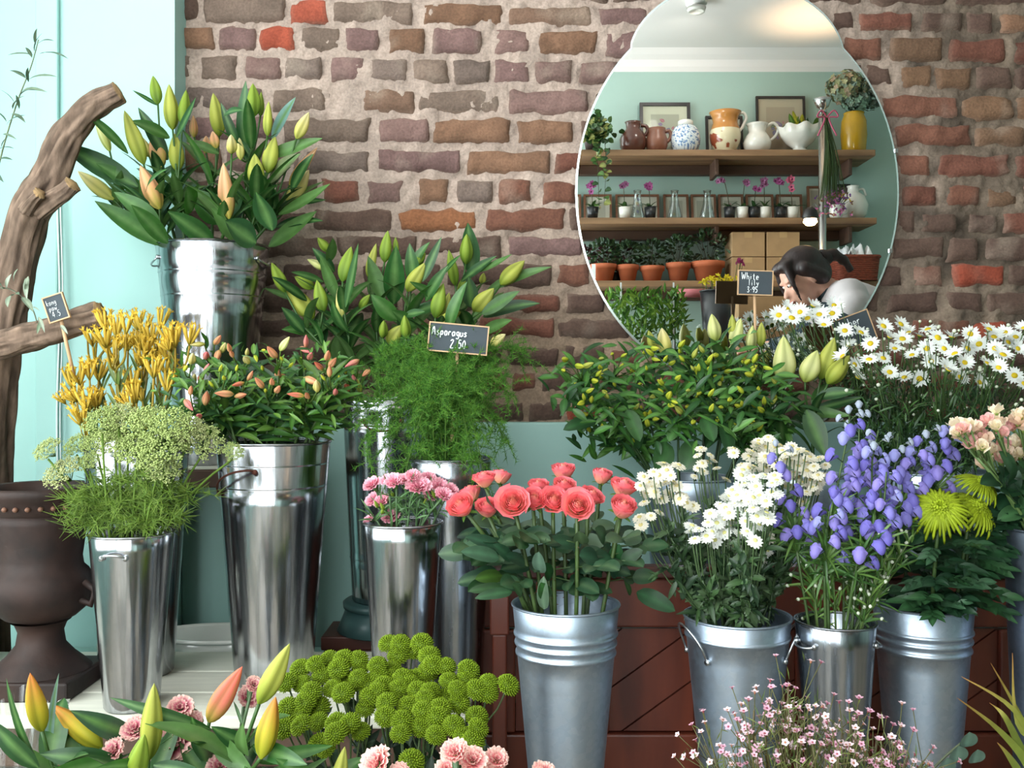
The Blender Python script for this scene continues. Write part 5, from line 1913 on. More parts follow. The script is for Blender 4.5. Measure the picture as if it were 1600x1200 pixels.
for pts, txt, dd, nf in SP:
    d = bk['d'] + dd
    sp = smoothpath([P(x, y, d + R.uniform(-.01, .01)) for x, y in pts[::-1]], 40)     # bottom to top
    base_path, t0 = stalk(bk, sp[0] + np.array([0, 0, -.02]), 10)
    root = newstem('monkshood_stem', base_path[0], 'flower')
    mb = MB()
    whole = smoothpath(list(base_path[::3]) + [base_path[-1]] + list(sp[3::9]) + [sp[-1]], 30)
    mb.tube(whole, np.linspace(.0026, .0011, 30), 6, lin((88, 116, 64)))
    hs = []
    tot = nf
    for k in range(tot):
        t = (k + .5) / tot
        q = on(sp, t)
        a = k * 2.4 + R.uniform(-.4, .4)
        v = unit(np.array([math.cos(a), -abs(math.sin(a)) * .8 - .15, .15]))
        off = .013 + .008 * (1 - t) + R.uniform(0, .005)
        h = q + v * off
        mb.tube([q + np.array([0, 0, -.008]), q + v * off * .5 + [0, 0, -.003], h], .0008, 4, lin((96, 124, 76)))
        hs.append((h, v, t))
    mb.build('stem', M['leaf'], root, root.location)
    for h, v, t in hs:
        s = .0122 * (1.12 - .35 * t) * R.uniform(.9, 1.12)
        pale = t > .86 and nf > 12
        proto = MONKP[0] if pale else (MONK[3] if t > .7 and R.random() < .5 else R.choice(MONK[:3]))
        if pale:
            s *= .7
        dn = unit(np.array([v[0] * .5, v[1] * .6, -.9]))
        fr_ = frame(dn, 0, hint=-v)
        # hood side (+x local) outward/up
        zax = unit(-dn)
        xax = unit(v - zax * np.dot(v, zax))
        Rm = np.stack([xax, np.cross(zax, xax), zax], 1)
        child('hooded_floret', proto, root, mat4(h - zax * s * .8, Rm, (s, s, s * 1.25)))
    lb = MB()
    for k in range(20):
        q = on(whole, R.uniform(.36, .58))
        if q[2] < bk['zr'] - .005:
            continue
        v = unit(randunit(.8))
        L = R.uniform(.025, .06)
        c = lin(R.choice(((84, 124, 56), (104, 140, 66), (66, 104, 50))))
        for f in (-.5, 0, .5):
            e = q + unit(v + f * np.cross(v, [.2, -1, .3])) * L
            lb.leaf(q, e, .0045, bend=.6, col=c, nl=4)
    lb.build('leaves', M['leaf'], root, root.location)
    root['label'], root['group'] = txt, 'blue monkshood spikes'

# leafy green budded filler in the same bucket
out = []
for (x, y) in ((1262, 850), (1300, 860), (1345, 870), (1385, 870), (1410, 845), (1270, 900), (1330, 905), (1400, 890), (1365, 900), (1432, 830), (1420, 870)):
    d = bk['d'] + R.uniform(-.05, .05)
    head = P(x, y, d)
    root, mb, path, t0 = spray_thing('leafy_budded_stem', 'foliage', bk, head, (104, 132, 66), .002, .0013)
    lb = MB()
    hs = []
    for k in range(26):
        q = on(path, t0 + (1 - t0) * R.random())
        v = unit(randunit(1.1))
        L = R.uniform(.02, .05)
        c = lin(R.choice(((98, 138, 62), (76, 116, 54), (122, 156, 78))))
        lb.leaf(q, q + v * L, .0042, bend=.6, col=c, nl=4)
        if k % 3 == 0:
            e = q + v * L * .8
            mb.tube([q, e], .0007, 4, lin((110, 140, 76)))
            hs.append((e, v))
    mb.build('stem', M['leaf'], root, root.location)
    for e, v in hs:
        child('green_bud', WBUD, root, mat4(e, frame(v + [0, 0, .6]), (.0034, .0034, .0042)))
    lb.build('leaves', M['leaf'], root, root.location)
    out.append((x, root))
ordinal_labels(out, 'light green leafy filler stem, # under the blue spikes', 'leafy stems under the blue spikes')

# ------------------------------------------------------------ lime spider chrysanthemums
bk = BK['spider']
for (x, y, r, di, dd, k, txt) in ((1468, 800, 52, (-.3, -.75, .6), -.08, 0, 'lime spider chrysanthemum drooping lowest toward the blue spikes'), (1520, 800, 48, (.4, -.6, .75), -.04, 1, 'lime spider chrysanthemum spreading wide in the middle'), (1528, 762, 40, (.35, -.45, .85), -.03, 0, 'lime spider chrysanthemum held highest under the pink flowers'), (1405, 782, 30, (-.4, -.2, .9), .07, 1, 'lime spider chrysanthemum mostly hidden behind the blue spikes')):
    d = bk['d'] + dd
    s = r * d / F
    di = unit(di)
    head = P(x, y, d)
    root, mb, path, t0 = spray_thing('spider_chrysanthemum', 'flower', bk, head - di * s * .15, (84, 112, 60), .0034, .003)
    mb.build('stem', M['leaf'], root, root.location)
    child('bloom', SPID[k], root, mat4(head, frame(di, R.uniform(0, 6)), (s, s, s * .85)))
    lb = MB()
    for j in range(26):
        q = on(path, t0 + (1 - t0) * R.uniform(.02, .85))
        a = R.uniform(0, 2 * PI)
        v = unit(np.array([math.cos(a), math.sin(a) - .4, R.uniform(-.2, .4)]))
        L = R.uniform(.05, .09)
        c = lin(R.choice(((40, 78, 46), (52, 92, 54), (34, 66, 42), (70, 108, 76))))
        e = q + v * L + [0, 0, -.012]
        lb.leaf(q, e, L * .28, bend=.8, fold=.15, col=c, rib=c * 1.5, nl=8, shape=.6, wav=.05)
        sd = unit(np.cross(v, [0, 0, 1]))
        for s_ in (-1, 1):
            for f in (.3, .55, .75):
                m_ = q + (e - q) * f + [0, 0, .008]
                lb.leaf(m_, m_ + unit(v * .8 + s_ * sd) * L * .36 + [0, 0, -.004], L * .15, bend=.5, col=c, rib=c * 1.4, nl=4)
    lb.build('leaves', M['leaf'], root, root.location)
    root['label'], root['group'] = txt, 'lime spider chrysanthemums'

# ------------------------------------------------------------ peach pink flowers at the edge
bk = BK['stock']
PK = [[(1506, 672), (1514, 664), (1500, 682), (1518, 680)], [(1530, 668), (1540, 690), (1534, 700), (1524, 690)], [(1552, 655), (1560, 668), (1566, 678), (1556, 642)], [(1590, 655), (1600, 668), (1582, 668), (1610, 650)], [(1590, 690), (1604, 700), (1578, 706), (1598, 720)], [(1548, 704), (1562, 718), (1540, 724), (1568, 696)], [(1620, 690), (1632, 700), (1640, 680)]]
out = []
for g in PK:
    mx, my = np.mean([p[0] for p in g]), np.mean([p[1] for p in g])
    d = bk['d'] + R.uniform(-.05, .05)
    root, mb, path, t0 = spray_thing('peach_flower_stem', 'flower', bk, P(mx + 6, my + 28, d), (116, 146, 84), .0032, .0026)
    hs = []
    extra = [(mx + R.uniform(-16, 16), my + R.uniform(-12, 16)) for _ in range(6)]
    for (x, y) in list(g) + extra:
        dd = d + R.uniform(-.03, .02)
        h = P(x, y, dd)
        q = on(path, R.uniform(.93, 1))
        up = unit(h - q + np.array([0, -.015, .008]))
        mb.tube([q, h], .0014, 5, lin((130, 160, 96)))
        hs.append((h, up))
    mb.build('stem', M['leaf'], root, root.location)
    for h, up in hs:
        s = R.uniform(.013, .018)
        child('floret', R.choice(PEACH), root, mat4(h - up * s * .4, frame(up, R.uniform(0, 6)), (s * .8, s * .8, s)))
    lb = MB()
    for k in range(9):
        q = on(path, t0 + (1 - t0) * R.uniform(0, .7))
        lb.leaf(q, q + unit(np.array([R.uniform(-.5, .8), R.uniform(-.6, .6), R.uniform(-.2, .5)])) * R.uniform(.04, .065), .026, col=lin(R.choice(((48, 84, 52), (36, 70, 44), (62, 100, 60)))), nl=7, shape=.6)
    lb.build('leaves', M['leaf'], root, root.location)
    out.append((mx, root))
ordinal_labels(out, 'peach pink clustered flower stem, # at the edge above lime blooms', 'peach pink flowers')

# ------------------------------------------------------------ white daisies
bk = BK['daisy']
DS = [(1398, 545), (1448, 545), (1567, 555), (1530, 538), (1390, 582), (1437, 592), (1482, 578), (1507, 567), (1542, 568), (1585, 587), (1530, 598), (1492, 553), (1465, 528), (1420, 520), (1407, 507), (1380, 510), (1553, 527), (1587, 527), (1390, 527), (1413, 590), (1287, 508), (1270, 478), (1320, 517), (1358, 562), (1317, 557), (1230, 483), (1237, 497), (1217, 493), (1300, 490), (1360, 537), (1600, 513), (1480, 573), (1487, 527), (1570, 520), (1545, 515), (1437, 525), (1512, 545), (1560, 575), (1610, 560), (1620, 530), (1250, 488), (1280, 492), (1345, 520), (1425, 555), (1340, 590), (1450, 515), (1475, 545), (1590, 545), (1380, 560), (1600, 600), (1303, 478), (1262, 498), (1335, 570), (1325, 540), (1516, 522), (1500, 590), (1555, 545), (1575, 535), (1410, 530), (1455, 565)]
out = []
for g in cluster(DS, 17):
    mx, my = np.mean([p[0] for p in g]), np.mean([p[1] for p in g])
    d = bk['d'] + R.uniform(-.08, .1)
    if mx < 1350:
        d = 2.02
    root, mb, path, t0 = spray_thing('daisy_spray', 'daisy', bk, P(mx * .85 + 1455 * .15, my + 60, d), (64, 92, 46), .0028, .002, rim=.85)
    hs, bs = [], []
    for (x, y) in g:
        dd = min(d + R.uniform(-.1, .0) - (.05 if y > 550 else 0), 2.1)
        h = P(x, y, dd)
        q = on(path, R.uniform(.8, 1))
        up = unit(np.array([R.uniform(-.5, .4), R.uniform(-1.1, -.15), R.uniform(.3, .9)]))
        mb.tube(smoothpath([q, (q + h) / 2 + np.array([(h[0] - q[0]) * .2, 0, -.008]), h - up * .003], 6), .0011, 5, lin((86, 116, 60)))
        hs.append((h, up))
    for k in range(12):
        x, y = mx + R.uniform(-45, 45), my + R.uniform(-20, 85)
        dd = min(d + R.uniform(-.05, .04), 2.1)
        h = P(x, y, dd)
        q = on(path, R.uniform(.75, 1))
        mb.tube([q, (q + h) / 2 + [0, 0, -.004], h], .0007, 4, lin((86, 116, 60)))
        bs.append((h, unit(h - q + np.array([0, -.01, .02]))))
    mb.build('stem', M['leaf'], root, root.location)
    for h, up in hs:
        s = R.uniform(.0175, .022)
        child('flower_head', R.choice(DAISY), root, mat4(h, frame(up, R.uniform(0, 6)), (s, s, s)))
    for h, up in bs:
        s = R.uniform(.0035, .0055)
        child('flower_bud', WBUD, root, mat4(h, frame(up), (s, s, s)))
    lb = MB()
    for k in range(150):
        t = t0 + (1 - t0) * R.uniform(.05, 1)
        p = on(path, t) + np.array([R.gauss(0, .022), R.gauss(0, .018), R.gauss(0, .02)])
        p[1] = min(p[1], -.04)
        v = unit(randunit(.5))
        L = R.uniform(.016, .036)
        c = lin(R.choice(((40, 72, 34), (52, 88, 40), (32, 60, 32), (68, 104, 48))))
        e = p + v * L
        e[1] = min(e[1], -.03)
        lb.leaf(p, e, .0042, bend=.6, col=c, nl=3)
    lb.build('leaves', M['leaf'], root, root.location)
    out.append((mx, root))
ordinal_labels(out, 'white daisy spray with yellow eyes, # before the brick wall', 'white daisies')

# ------------------------------------------------------------ green budding alstroemeria
bk = BK['galstro']
GB = [(906, 572), (919, 570), (901, 600), (946, 579), (985, 580), (912, 620), (922, 610), (946, 616), (995, 635), (1032, 597), (1046, 617), (1092, 615), (1082, 575), (1096, 545), (1086, 552), (1083, 660), (1025, 655), (987, 670), (999, 667), (1122, 654), (1151, 662), (1176, 657), (1209, 627), (1157, 609), (1137, 580), (1112, 637), (1098, 580), (1130, 575), (1140, 625), (919, 670), (1210, 595), (930, 595), (960, 600), (975, 555), (1010, 575), (1020, 620), (1060, 590), (1060, 640), (1110, 560), (1170, 585), (1185, 610), (1190, 640), (1040, 560), (1000, 600), (955, 640), (1125, 600), (1075, 610), (1160, 560), (940, 560), (1205, 650), (1015, 550), (1065, 560), (1180, 560), (1200, 575)]
out = []
for g in cluster(GB, 16):
    mx, my = np.mean([p[0] for p in g]), np.mean([p[1] for p in g])
    d = bk['d'] + R.uniform(-.08, .1)
    head = P(mx, my + 15, d)
    root, mb, path, t0 = spray_thing('green_alstroemeria_stem', 'flower', bk, head, (58, 86, 46), .003, .0022, rim=.9)
    hs = []
    allb = [(x, y, R.choice('sssy')) for x, y in g] + [(mx + R.uniform(-30, 30), my + R.uniform(-25, 20), 's') for _ in range(4)]
    for (x, y, k) in allb:
        dd = min(d + R.uniform(-.11, -.02), 2.1)
        di = unit(np.array([R.uniform(-.8, .8), -.5, R.uniform(-.2, .8)]))
        L = R.uniform(.014, .027)
        b = P(x, y, dd) - di * L * .5
        mb.tube(smoothpath([path[-1], (path[-1] + b) / 2, b + di * .002], 5), .0011, 4, lin((104, 136, 60)))
        hs.append((b, di, L, k))
    mb.build('stem', M['leaf'], root, root.location)
    for b, di, L, k in hs:
        r = L * R.uniform(.2, .26)
        child('flower_bud', BUD[k], root, mat4(b, frame(di, R.uniform(0, 6)), (r, r, L)))
    lb = MB()
    for k in range(64):
        if k < 16:
            p = on(path, t0 + (1 - t0) * R.uniform(.55, .95))
        else:
            p = path[-1] + np.array([R.gauss(0, .03), R.gauss(-.01, .03), R.gauss(.0, .028)])
        p[1] = min(p[1], -.06)
        a = R.uniform(0, 2 * PI)
        L = R.uniform(.025, .055)
        e = p + np.array([math.cos(a) * L, -abs(math.sin(a)) * L * .6, R.uniform(-.035, .035)])
        e[1] = min(e[1], -.03)
        lb.leaf(p, e, R.uniform(.008, .015), bend=R.uniform(.2, 1.1), col=lin(R.choice(((56, 106, 44), (74, 126, 50), (44, 86, 42), (92, 140, 62)))) * R.uniform(.8, 1.15), nl=6)
    lb.build('leaves', M['leaf'], root, root.location)
    out.append((mx, root))
ordinal_labels(out, 'green alstroemeria stem with yellow buds, # below the mirror', 'green alstroemeria')
g0 = sorted(out, key=lambda p: p[0])[0][1]
extra_leaves(g0, [(935, 655, 880, 672, 26, (48, 92, 48)), (1000, 700, 985, 670, 30, (60, 108, 52)), (945, 690, 915, 682, 8, (48, 84, 44)), (925, 630, 888, 628, 14, (50, 96, 50))], 1.9)
g1 = sorted(out, key=lambda p: p[0])[8][1]
extra_leaves(g1, [(1040, 690, 1030, 745, 34, (62, 106, 56)), (1085, 690, 1070, 735, 36, (52, 92, 46)), (1130, 660, 1140, 710, 26, (50, 92, 48)), (1100, 650, 1115, 690, 26, (66, 112, 60)), (980, 640, 1000, 690, 26, (60, 104, 50)), (1060, 665, 1045, 690, 20, (76, 120, 60))], 1.88)

# ------------------------------------------------------------ lime pom poms
bk = BK['pom']
PM = [(470, 1046), (494, 1038), (503, 1056), (514, 1030), (537, 1032), (559, 1032), (529, 1046), (564, 1046), (473, 1069), (448, 1067), (520, 1076), (536, 1061), (550, 1071), (536, 1083), (576, 1069), (600, 1073), (579, 1089), (571, 1107), (603, 1120), (604, 1098), (624, 1076), (630, 1059), (593, 1057), (607, 1006), (626, 1007), (645, 1016), (659, 1006), (671, 1025), (623, 1024), (669, 1049), (678, 1040), (697, 1042), (650, 1061), (653, 1080), (673, 1081), (701, 1064), (732, 1048), (729, 1061), (761, 1083), (763, 1067), (794, 1071), (698, 1090), (717, 1100), (745, 1120), (689, 1107), (661, 1111), (653, 1099), (637, 1104), (684, 1120), (657, 1137), (681, 1149), (709, 1134), (723, 1150), (739, 1158), (626, 1147), (628, 1126), (563, 1143), (547, 1131), (525, 1147), (526, 1131), (498, 1106), (497, 1128), (471, 1115), (477, 1098), (450, 1107), (471, 1134), (446, 1137), (510, 1169), (499, 1163), (643, 1190), (745, 1078), (612, 1085), (590, 1040), (610, 1060), (715, 1078), (486, 1082), (640, 1070), (665, 1092), (590, 1080), (747, 1138), (560, 1060), (612, 1048)]
out = []
for g in cluster(PM, 13):
    mx, my = np.mean([p[0] for p in g]), np.mean([p[1] for p in g])
    d = bk['d'] + (1085 - my) * .0011 + R.uniform(-.03, .03)
    root, mb, path, t0 = spray_thing('green_button_spray', 'flower', bk, P(mx * .85 + 622 * .15, my + 75, d), (70, 92, 54), .0026, .002)
    hs = []
    for (x, y) in g:
        dd = bk['d'] + (1085 - y) * .0012 + R.uniform(-.02, .02)
        h = P(x, y, dd)
        q = on(path, R.uniform(.85, 1))
        up = unit(np.array([(x - 620) / 400 + R.uniform(-.2, .2), -.55 + R.uniform(-.25, .15), .8]))
        mb.tube(smoothpath([q, (q + h) / 2 + np.array([(h[0] - q[0]) * .15, 0, -.006]), h - up * .003], 6), .0013, 5, lin((92, 116, 66)))
        hs.append((h, up, dd))
    mb.build('stem', M['leaf'], root, root.location)
    for h, up, dd in hs:
        s = R.uniform(.0136, .0168)
        child('flower_head', R.choice(POM), root, mat4(h, frame(up, R.uniform(0, 6)), (s, s, s)))
    lb = MB()
    for k in range(16):
        p = on(path, R.uniform(t0, 1)) + np.array([R.gauss(0, .012), R.gauss(0, .012), 0])
        v = unit(randunit(.3))
        c = lin(R.choice(((44, 66, 44), (58, 84, 52), (36, 56, 38))))
        lb.leaf(p, p + v * R.uniform(.025, .045), .013, bend=.6, col=c, nl=5, wav=.1)
    lb.build('leaves', M['leaf'], root, root.location)
    out.append((mx, root))
ordinal_labels(out, 'lime green button flower spray, # in front of the carnation bucket', 'lime green button flowers')

# ------------------------------------------------------------ front pink carnations
bk = BK['plily']
MV = [(272, 1168, 33), (214, 1142, 22), (180, 1176, 20), (246, 1196, 24), (386, 1092, 18), (396, 1072, 13), (282, 1110, 20), (300, 1132, 18), (150, 1198, 16), (392, 1172, 16), (300, 1205, 18), (345, 1200, 20)]
out = []
for (x, y, r) in MV:
    d = 1.12 + R.uniform(-.03, .05)
    s = r * d / F
    di = unit(np.array([(x - 270) / 250 + R.uniform(-.2, .2), -.6, .7]))
    h = P(x, y, d)
    root, mb, path, t0 = spray_thing('frilled_carnation', 'flower', bk, h - di * s * .6, (96, 124, 84), .0024, .002)
    mb.build('stem', M['leaf'], root, root.location)
    child('bloom', R.choice(MAUVE), root, mat4(h, frame(di, R.uniform(0, 6)), (s, s, s)))
    lb = MB()
    for k in range(6):
        p = on(path, R.uniform(t0, .95))
        lb.leaf(p, p + randunit(.6) * R.uniform(.03, .05), .004, bend=.8, col=lin((92, 124, 84)), nl=5)
    lb.build('leaves', M['leaf'], root, root.location)
    out.append((x, root))
ordinal_labels(out, 'dusky pink frilled carnation, # among the front lilies', 'dusky pink front carnations')
bk = BK['dianth']
out = []
for (x, y, r) in ((592, 1197, 26), (712, 1178, 20), (738, 1192, 22), (776, 1190, 19), (700, 1204, 18), (750, 1215, 22), (625, 1215, 20), (850, 1212, 20)):
    d = 1.0 + R.uniform(-.02, .03)
    s = r * d / F
    di = unit(np.array([(x - 735) / 250 + R.uniform(-.2, .2), -.55, .8]))
    h = P(x, y, d)
    root, mb, path, t0 = spray_thing('salmon_carnation', 'flower', bk, h - di * s * .6, (96, 124, 84), .0024, .002)
    mb.build('stem', M['leaf'], root, root.location)
    child('bloom', R.choice(SALMON), root, mat4(h, frame(di, R.uniform(0, 6)), (s, s, s)))
    lb = MB()
    for k in range(6):
        p = on(path, R.uniform(t0, .97))
        lb.leaf(p, p + randunit(.5) * R.uniform(.02, .035), .004, bend=.8, col=lin((92, 124, 84)), nl=5)
    lb.build('leaves', M['leaf'], root, root.location)
    out.append((x, root))
ordinal_labels(out, 'salmon pink carnation, # under the lime button flowers', 'salmon front carnations')

# ------------------------------------------------------------ waxflower
bk = BK['wax']
WX = [(1100, 1165), (1115, 1185), (1178, 1110), (1196, 1120), (1232, 1075), (1240, 1100), (1268, 1105), (1220, 1150), (1180, 1150), (1270, 1150), (1316, 1140), (1330, 1120), (1290, 1180), (1370, 1150), (1400, 1160), (1420, 1180), (1445, 1190), (1340, 1170), (1245, 1180), (1150, 1190), (1360, 1190), (1200, 1180), (1310, 1160), (1262, 1128)]
out = []
for (x, y) in WX:
    d = bk['d'] + R.uniform(-.06, .05)
    head = P(x, y, d)
    root, mb, path, t0 = spray_thing('waxflower_sprig', 'flower', bk, head, (110, 96, 62), .0017, .0009)
    hs = []
    lb = MB()
    for k in range(15):
        q = on(path, R.uniform(.72, 1))
        h = head + np.array([R.gauss(0, .022), R.gauss(0, .018), R.gauss(-.006, .02)])
        mb.tube([q, (q + h) / 2 + [0, 0, -.003], h], .0005, 4, lin((112, 110, 60)))
        up = unit(h - q + np.array([R.uniform(-.01, .01), -.014, .012]))
        hs.append((h, up))
    for k in range(60):
        q = on(path, R.uniform(.55, 1)) + np.array([R.gauss(0, .012), R.gauss(0, .012), R.gauss(0, .012)])
        v = randunit(.9)
        lb.leaf(q, q + v * R.uniform(.01, .022), .0016, bend=.3, col=lin(R.choice(((104, 122, 56), (78, 100, 50), (126, 138, 72)))), nl=2)
    mb.build('stem', M['leaf'], root, root.location)
    lb.build('leaves', M['leaf'], root, root.location)
    for h, up in hs:
        s = R.uniform(.0036, .0052)
        child('floret', R.choice(WAX), root, mat4(h, frame(up, R.uniform(0, 6)), (s, s, s)))
    out.append((x, root))
ordinal_labels(out, 'tiny pink waxflower sprig, # before the zinc buckets', 'pink waxflower sprigs')

# ------------------------------------------------------------ single leaves and sprigs
bk = BK['wax']
root, mb, path, t0 = spray_thing('eucalyptus_sprig', 'foliage', bk, P(1515, 1150, 1.1), (120, 130, 100), .002, .0014)
mb.build('stem', M['leaf'], root, root.location)
lb = MB()
for (x, y, r) in ((1512, 1156, 14), (1496, 1178, 15), (1525, 1182, 13), (1478, 1196, 14)):
    c = P(x, y, 1.08)
    lb.leaf(c + [0, .006, -r * 1.1 / F], c + [0, -.004, r * 1.1 / F], 2.1 * r * 1.1 / F, nrm=(.1, -.9, .3), bend=.2, col=lin((100, 128, 112)), nl=8, shape=.5, peak=.95)
lb.build('leaves', M['leaf'], root, root.location)
root['label'] = 'eucalyptus sprig with round grey-green leaves before the tilted zinc bucket'

pb = P(1640, 1290, 1.12)
gp = thing('grass_pot', 'small zinc pot of arching grass at the bottom corner', 'pot', (pb[0], pb[1], FLOOR))
mb = MB()
hh = pb[2] - FLOOR
mb.lathe([(0, .004), (.04, .0), (.055, hh), (.0535, hh), (.0, hh - .02)], 32)
mb.build('pot_wall', M['zinc'], gp)
mb = MB()
mb.tube([(.055 * math.cos(t), .055 * math.sin(t), hh) for t in np.linspace(0, 2 * PI, 33)], .002, 6, cap=False)
mb.build('pot_rim', M['zinc'], gp)
gr = thing('arching_grass', 'yellow-green arching grass blades with orange tips by the corner', 'grass', (pb[0], pb[1], pb[2] - .02))
gr['kind'] = 'thing'
for bl in ([(1636, 1290), (1608, 1200), (1560, 1140), (1495, 1090)], [(1640, 1290), (1620, 1190), (1592, 1115), (1548, 1036)], [(1644, 1290), (1630, 1200), (1585, 1110), (1502, 1057)], [(1630, 1290), (1600, 1220), (1575, 1180), (1558, 1160)], [(1650, 1290), (1640, 1180), (1590, 1130), (1582, 1020)], [(1655, 1290), (1600, 1180), (1570, 1120), (1546, 1098)], [(1650, 1290), (1680, 1180), (1720, 1130)], [(1660, 1290), (1670, 1160), (1690, 1060)]):
    p = smoothpath([P(x, y, 1.12 + .02 * i * R.uniform(-.5, .5)) for i, (x, y) in enumerate(bl)], 16)
    lb = MB()
    t = np.linspace(0, 1, 16)
    wv = .0052 * (1 - t ** 3) * (.5 + .5 * np.sin(PI * np.clip(t + .15, 0, 1)))+ .0002
    tg = np.gradient(p, axis=0)
    sd = np.cross(tg, [0, -1, .3])
    sd /= np.maximum(np.linalg.norm(sd, axis=1, keepdims=True), 1e-9)
    fd = np.array([0, -1, .3]) * .3
    G = np.stack([p - sd * wv[:, None], p - fd * wv[:, None] * -.6, p + sd * wv[:, None]], 1)
    c = lin((140, 160, 66)) * (1 - t[:, None] ** 4) + lin((196, 132, 74)) * t[:, None] ** 4
    lb.grid(G, np.repeat(c[:, None], 3, axis=1))
    lb.build('blade', M['leaf'], gr, gr.location)

# tall thin sprig and olive sprig at the left, held in the urn's neighbour (a slim jar out of frame)
jb = P(-40, 1090, 1.62)
jar = thing('sprig_jar', 'slim zinc jar of leafy sprigs standing past the urn', 'jar', (jb[0] - .05, jb[1] + .08, TZ))
jx, jy = jb[0] - .05, jb[1] + .08
mb = MB()
mb.lathe([(0, .004), (.04, 0), (.05, .3), (.048, .3), (.038, .006), (0, .006)], 32)
mb.build('jar_wall', M['zinc'], jar)
mb = MB()
mb.tube([(.05 * math.cos(t), .05 * math.sin(t), .3) for t in np.linspace(0, 2 * PI, 33)], .002, 6, cap=False)
mb.build('jar_rim', M['zinc'], jar)
d = 1.7
base = np.array([jx, jy, TZ + .02])
rimp = np.array([jx + .02, jy, TZ + .3])
root = newstem('tall_leafy_sprig', base, 'foliage')
pth = smoothpath([base, rimp, P(-60, 520, d), P(-5, 270, d), P(25, 165, d), P(48, 105, d), P(60, 62, d)], 40)
mb = MB()
mb.tube(pth, np.linspace(.0022, .0009, 40), 5, lin((136, 150, 110)))
mb.build('stem', M['leaf'], root, root.location)
lb = MB()
for (bx, by, tx, ty, w) in ((56, 70, 58, 44, 6), (54, 80, 66, 52, 7), (50, 90, 40, 74, 6), (60, 68, 85, 64, 5), (62, 84, 107, 92, 9), (52, 86, 12, 86, 5), (42, 126, 90, 120, 8), (40, 122, 15, 110, 10), (45, 128, 44, 105, 6), (34, 142, 74, 144, 8), (30, 150, 56, 140, 6), (20, 170, 38, 150, 10), (16, 178, 40, 192, 9), (10, 195, 40, 180, 5), (4, 210, 26, 218, 5), (10, 190, -10, 172, 6), (2, 230, 20, 210, 4), (-2, 250, 20, 250, 6), (-8, 270, 6, 285, 7), (-4, 235, 22, 232, 5), (22, 160, 0, 140, 6), (30, 170, 25, 148, 5)):
    lb.leaf(P(bx, by, d), P(tx, ty, d - .03), w * d / F, col=lin(R.choice(((96, 120, 96), (84, 108, 88), (120, 138, 112)))), nl=5)
lb.build('leaves', M['leaf'], root, root.location)
root['label'] = 'tall wispy sprig with small grey-green leaves before the pale panel'
root = newstem('olive_sprig', base + [0.005, 0.01, 0], 'foliage')
d = 1.68
pth = smoothpath([base + [0.005, 0.01, 0], rimp + [-.005, .01, 0], P(-70, 600, d), P(-40, 470, d), P(0, 450, d), P(30, 460, d), P(50, 482, d), P(58, 505, d)], 40)
mb = MB()
mb.tube(pth, np.linspace(.0022, .001, 40), 5, lin((120, 120, 96)))
mb.build('stem', M['leaf'], root, root.location)
lb = MB()
for (bx, by, tx, ty, w) in ((10, 450, 18, 428, 8), (4, 452, -6, 440, 9), (20, 462, 30, 460, 12), (16, 462, 12, 480, 9), (34, 464, 52, 488, 11), (44, 432, 42, 468, 10), (44, 465, 40, 434, 11), (60, 495, 70, 520, 6), (66, 500, 58, 522, 7), (0, 455, -12, 470, 10), (95, 508, 106, 522, 6), (50, 480, 62, 486, 3), (-10, 450, -20, 430, 10), (22, 440, 28, 420, 6)):
    lb.leaf(P(bx, by, d), P(tx, ty, d - .02), w * d / F, col=lin(R.choice(((168, 180, 160), (150, 164, 140), (120, 140, 112)))), nl=5)
lb.build('leaves', M['leaf'], root, root.location)
root['label'] = 'olive sprig with silvery leaves hanging before the thick branch'

# cellophane cone in the corner
cz = P(-10, 1290, 1.2)
root = thing('cellophane_wrap', 'clear crinkled cellophane cone in the bottom corner beside the bench', 'wrapping', (cz[0], cz[1], FLOOR))
mb = MB()
a = np.linspace(0, 2 * PI, 61)
hv = np.linspace(0, 1, 9)[:, None]
top = P(0, 1118, 1.2)[2] - FLOOR
rad = (.02 + .062 * hv) * (1 + .09 * np.sin(a * 9)[None] * hv + .05 * np.sin(a * 23)[None] * hv)
zc_ = top * hv + .012 * np.sin(a * 5)[None] * hv
mb.grid(np.stack([rad * np.cos(a)[None], rad * np.sin(a)[None], zc_ + 0 * rad], -1), (1, 1, 1))
mb.build('film_cone', M['film'], root)
mb = MB()
mb.tube([(.036 * math.cos(t), .036 * math.sin(t), top * .22) for t in np.linspace(0, 2 * PI, 25)], .003, 6, cap=False)
mb.build('paper_tie', M['pinkpaper'], root)
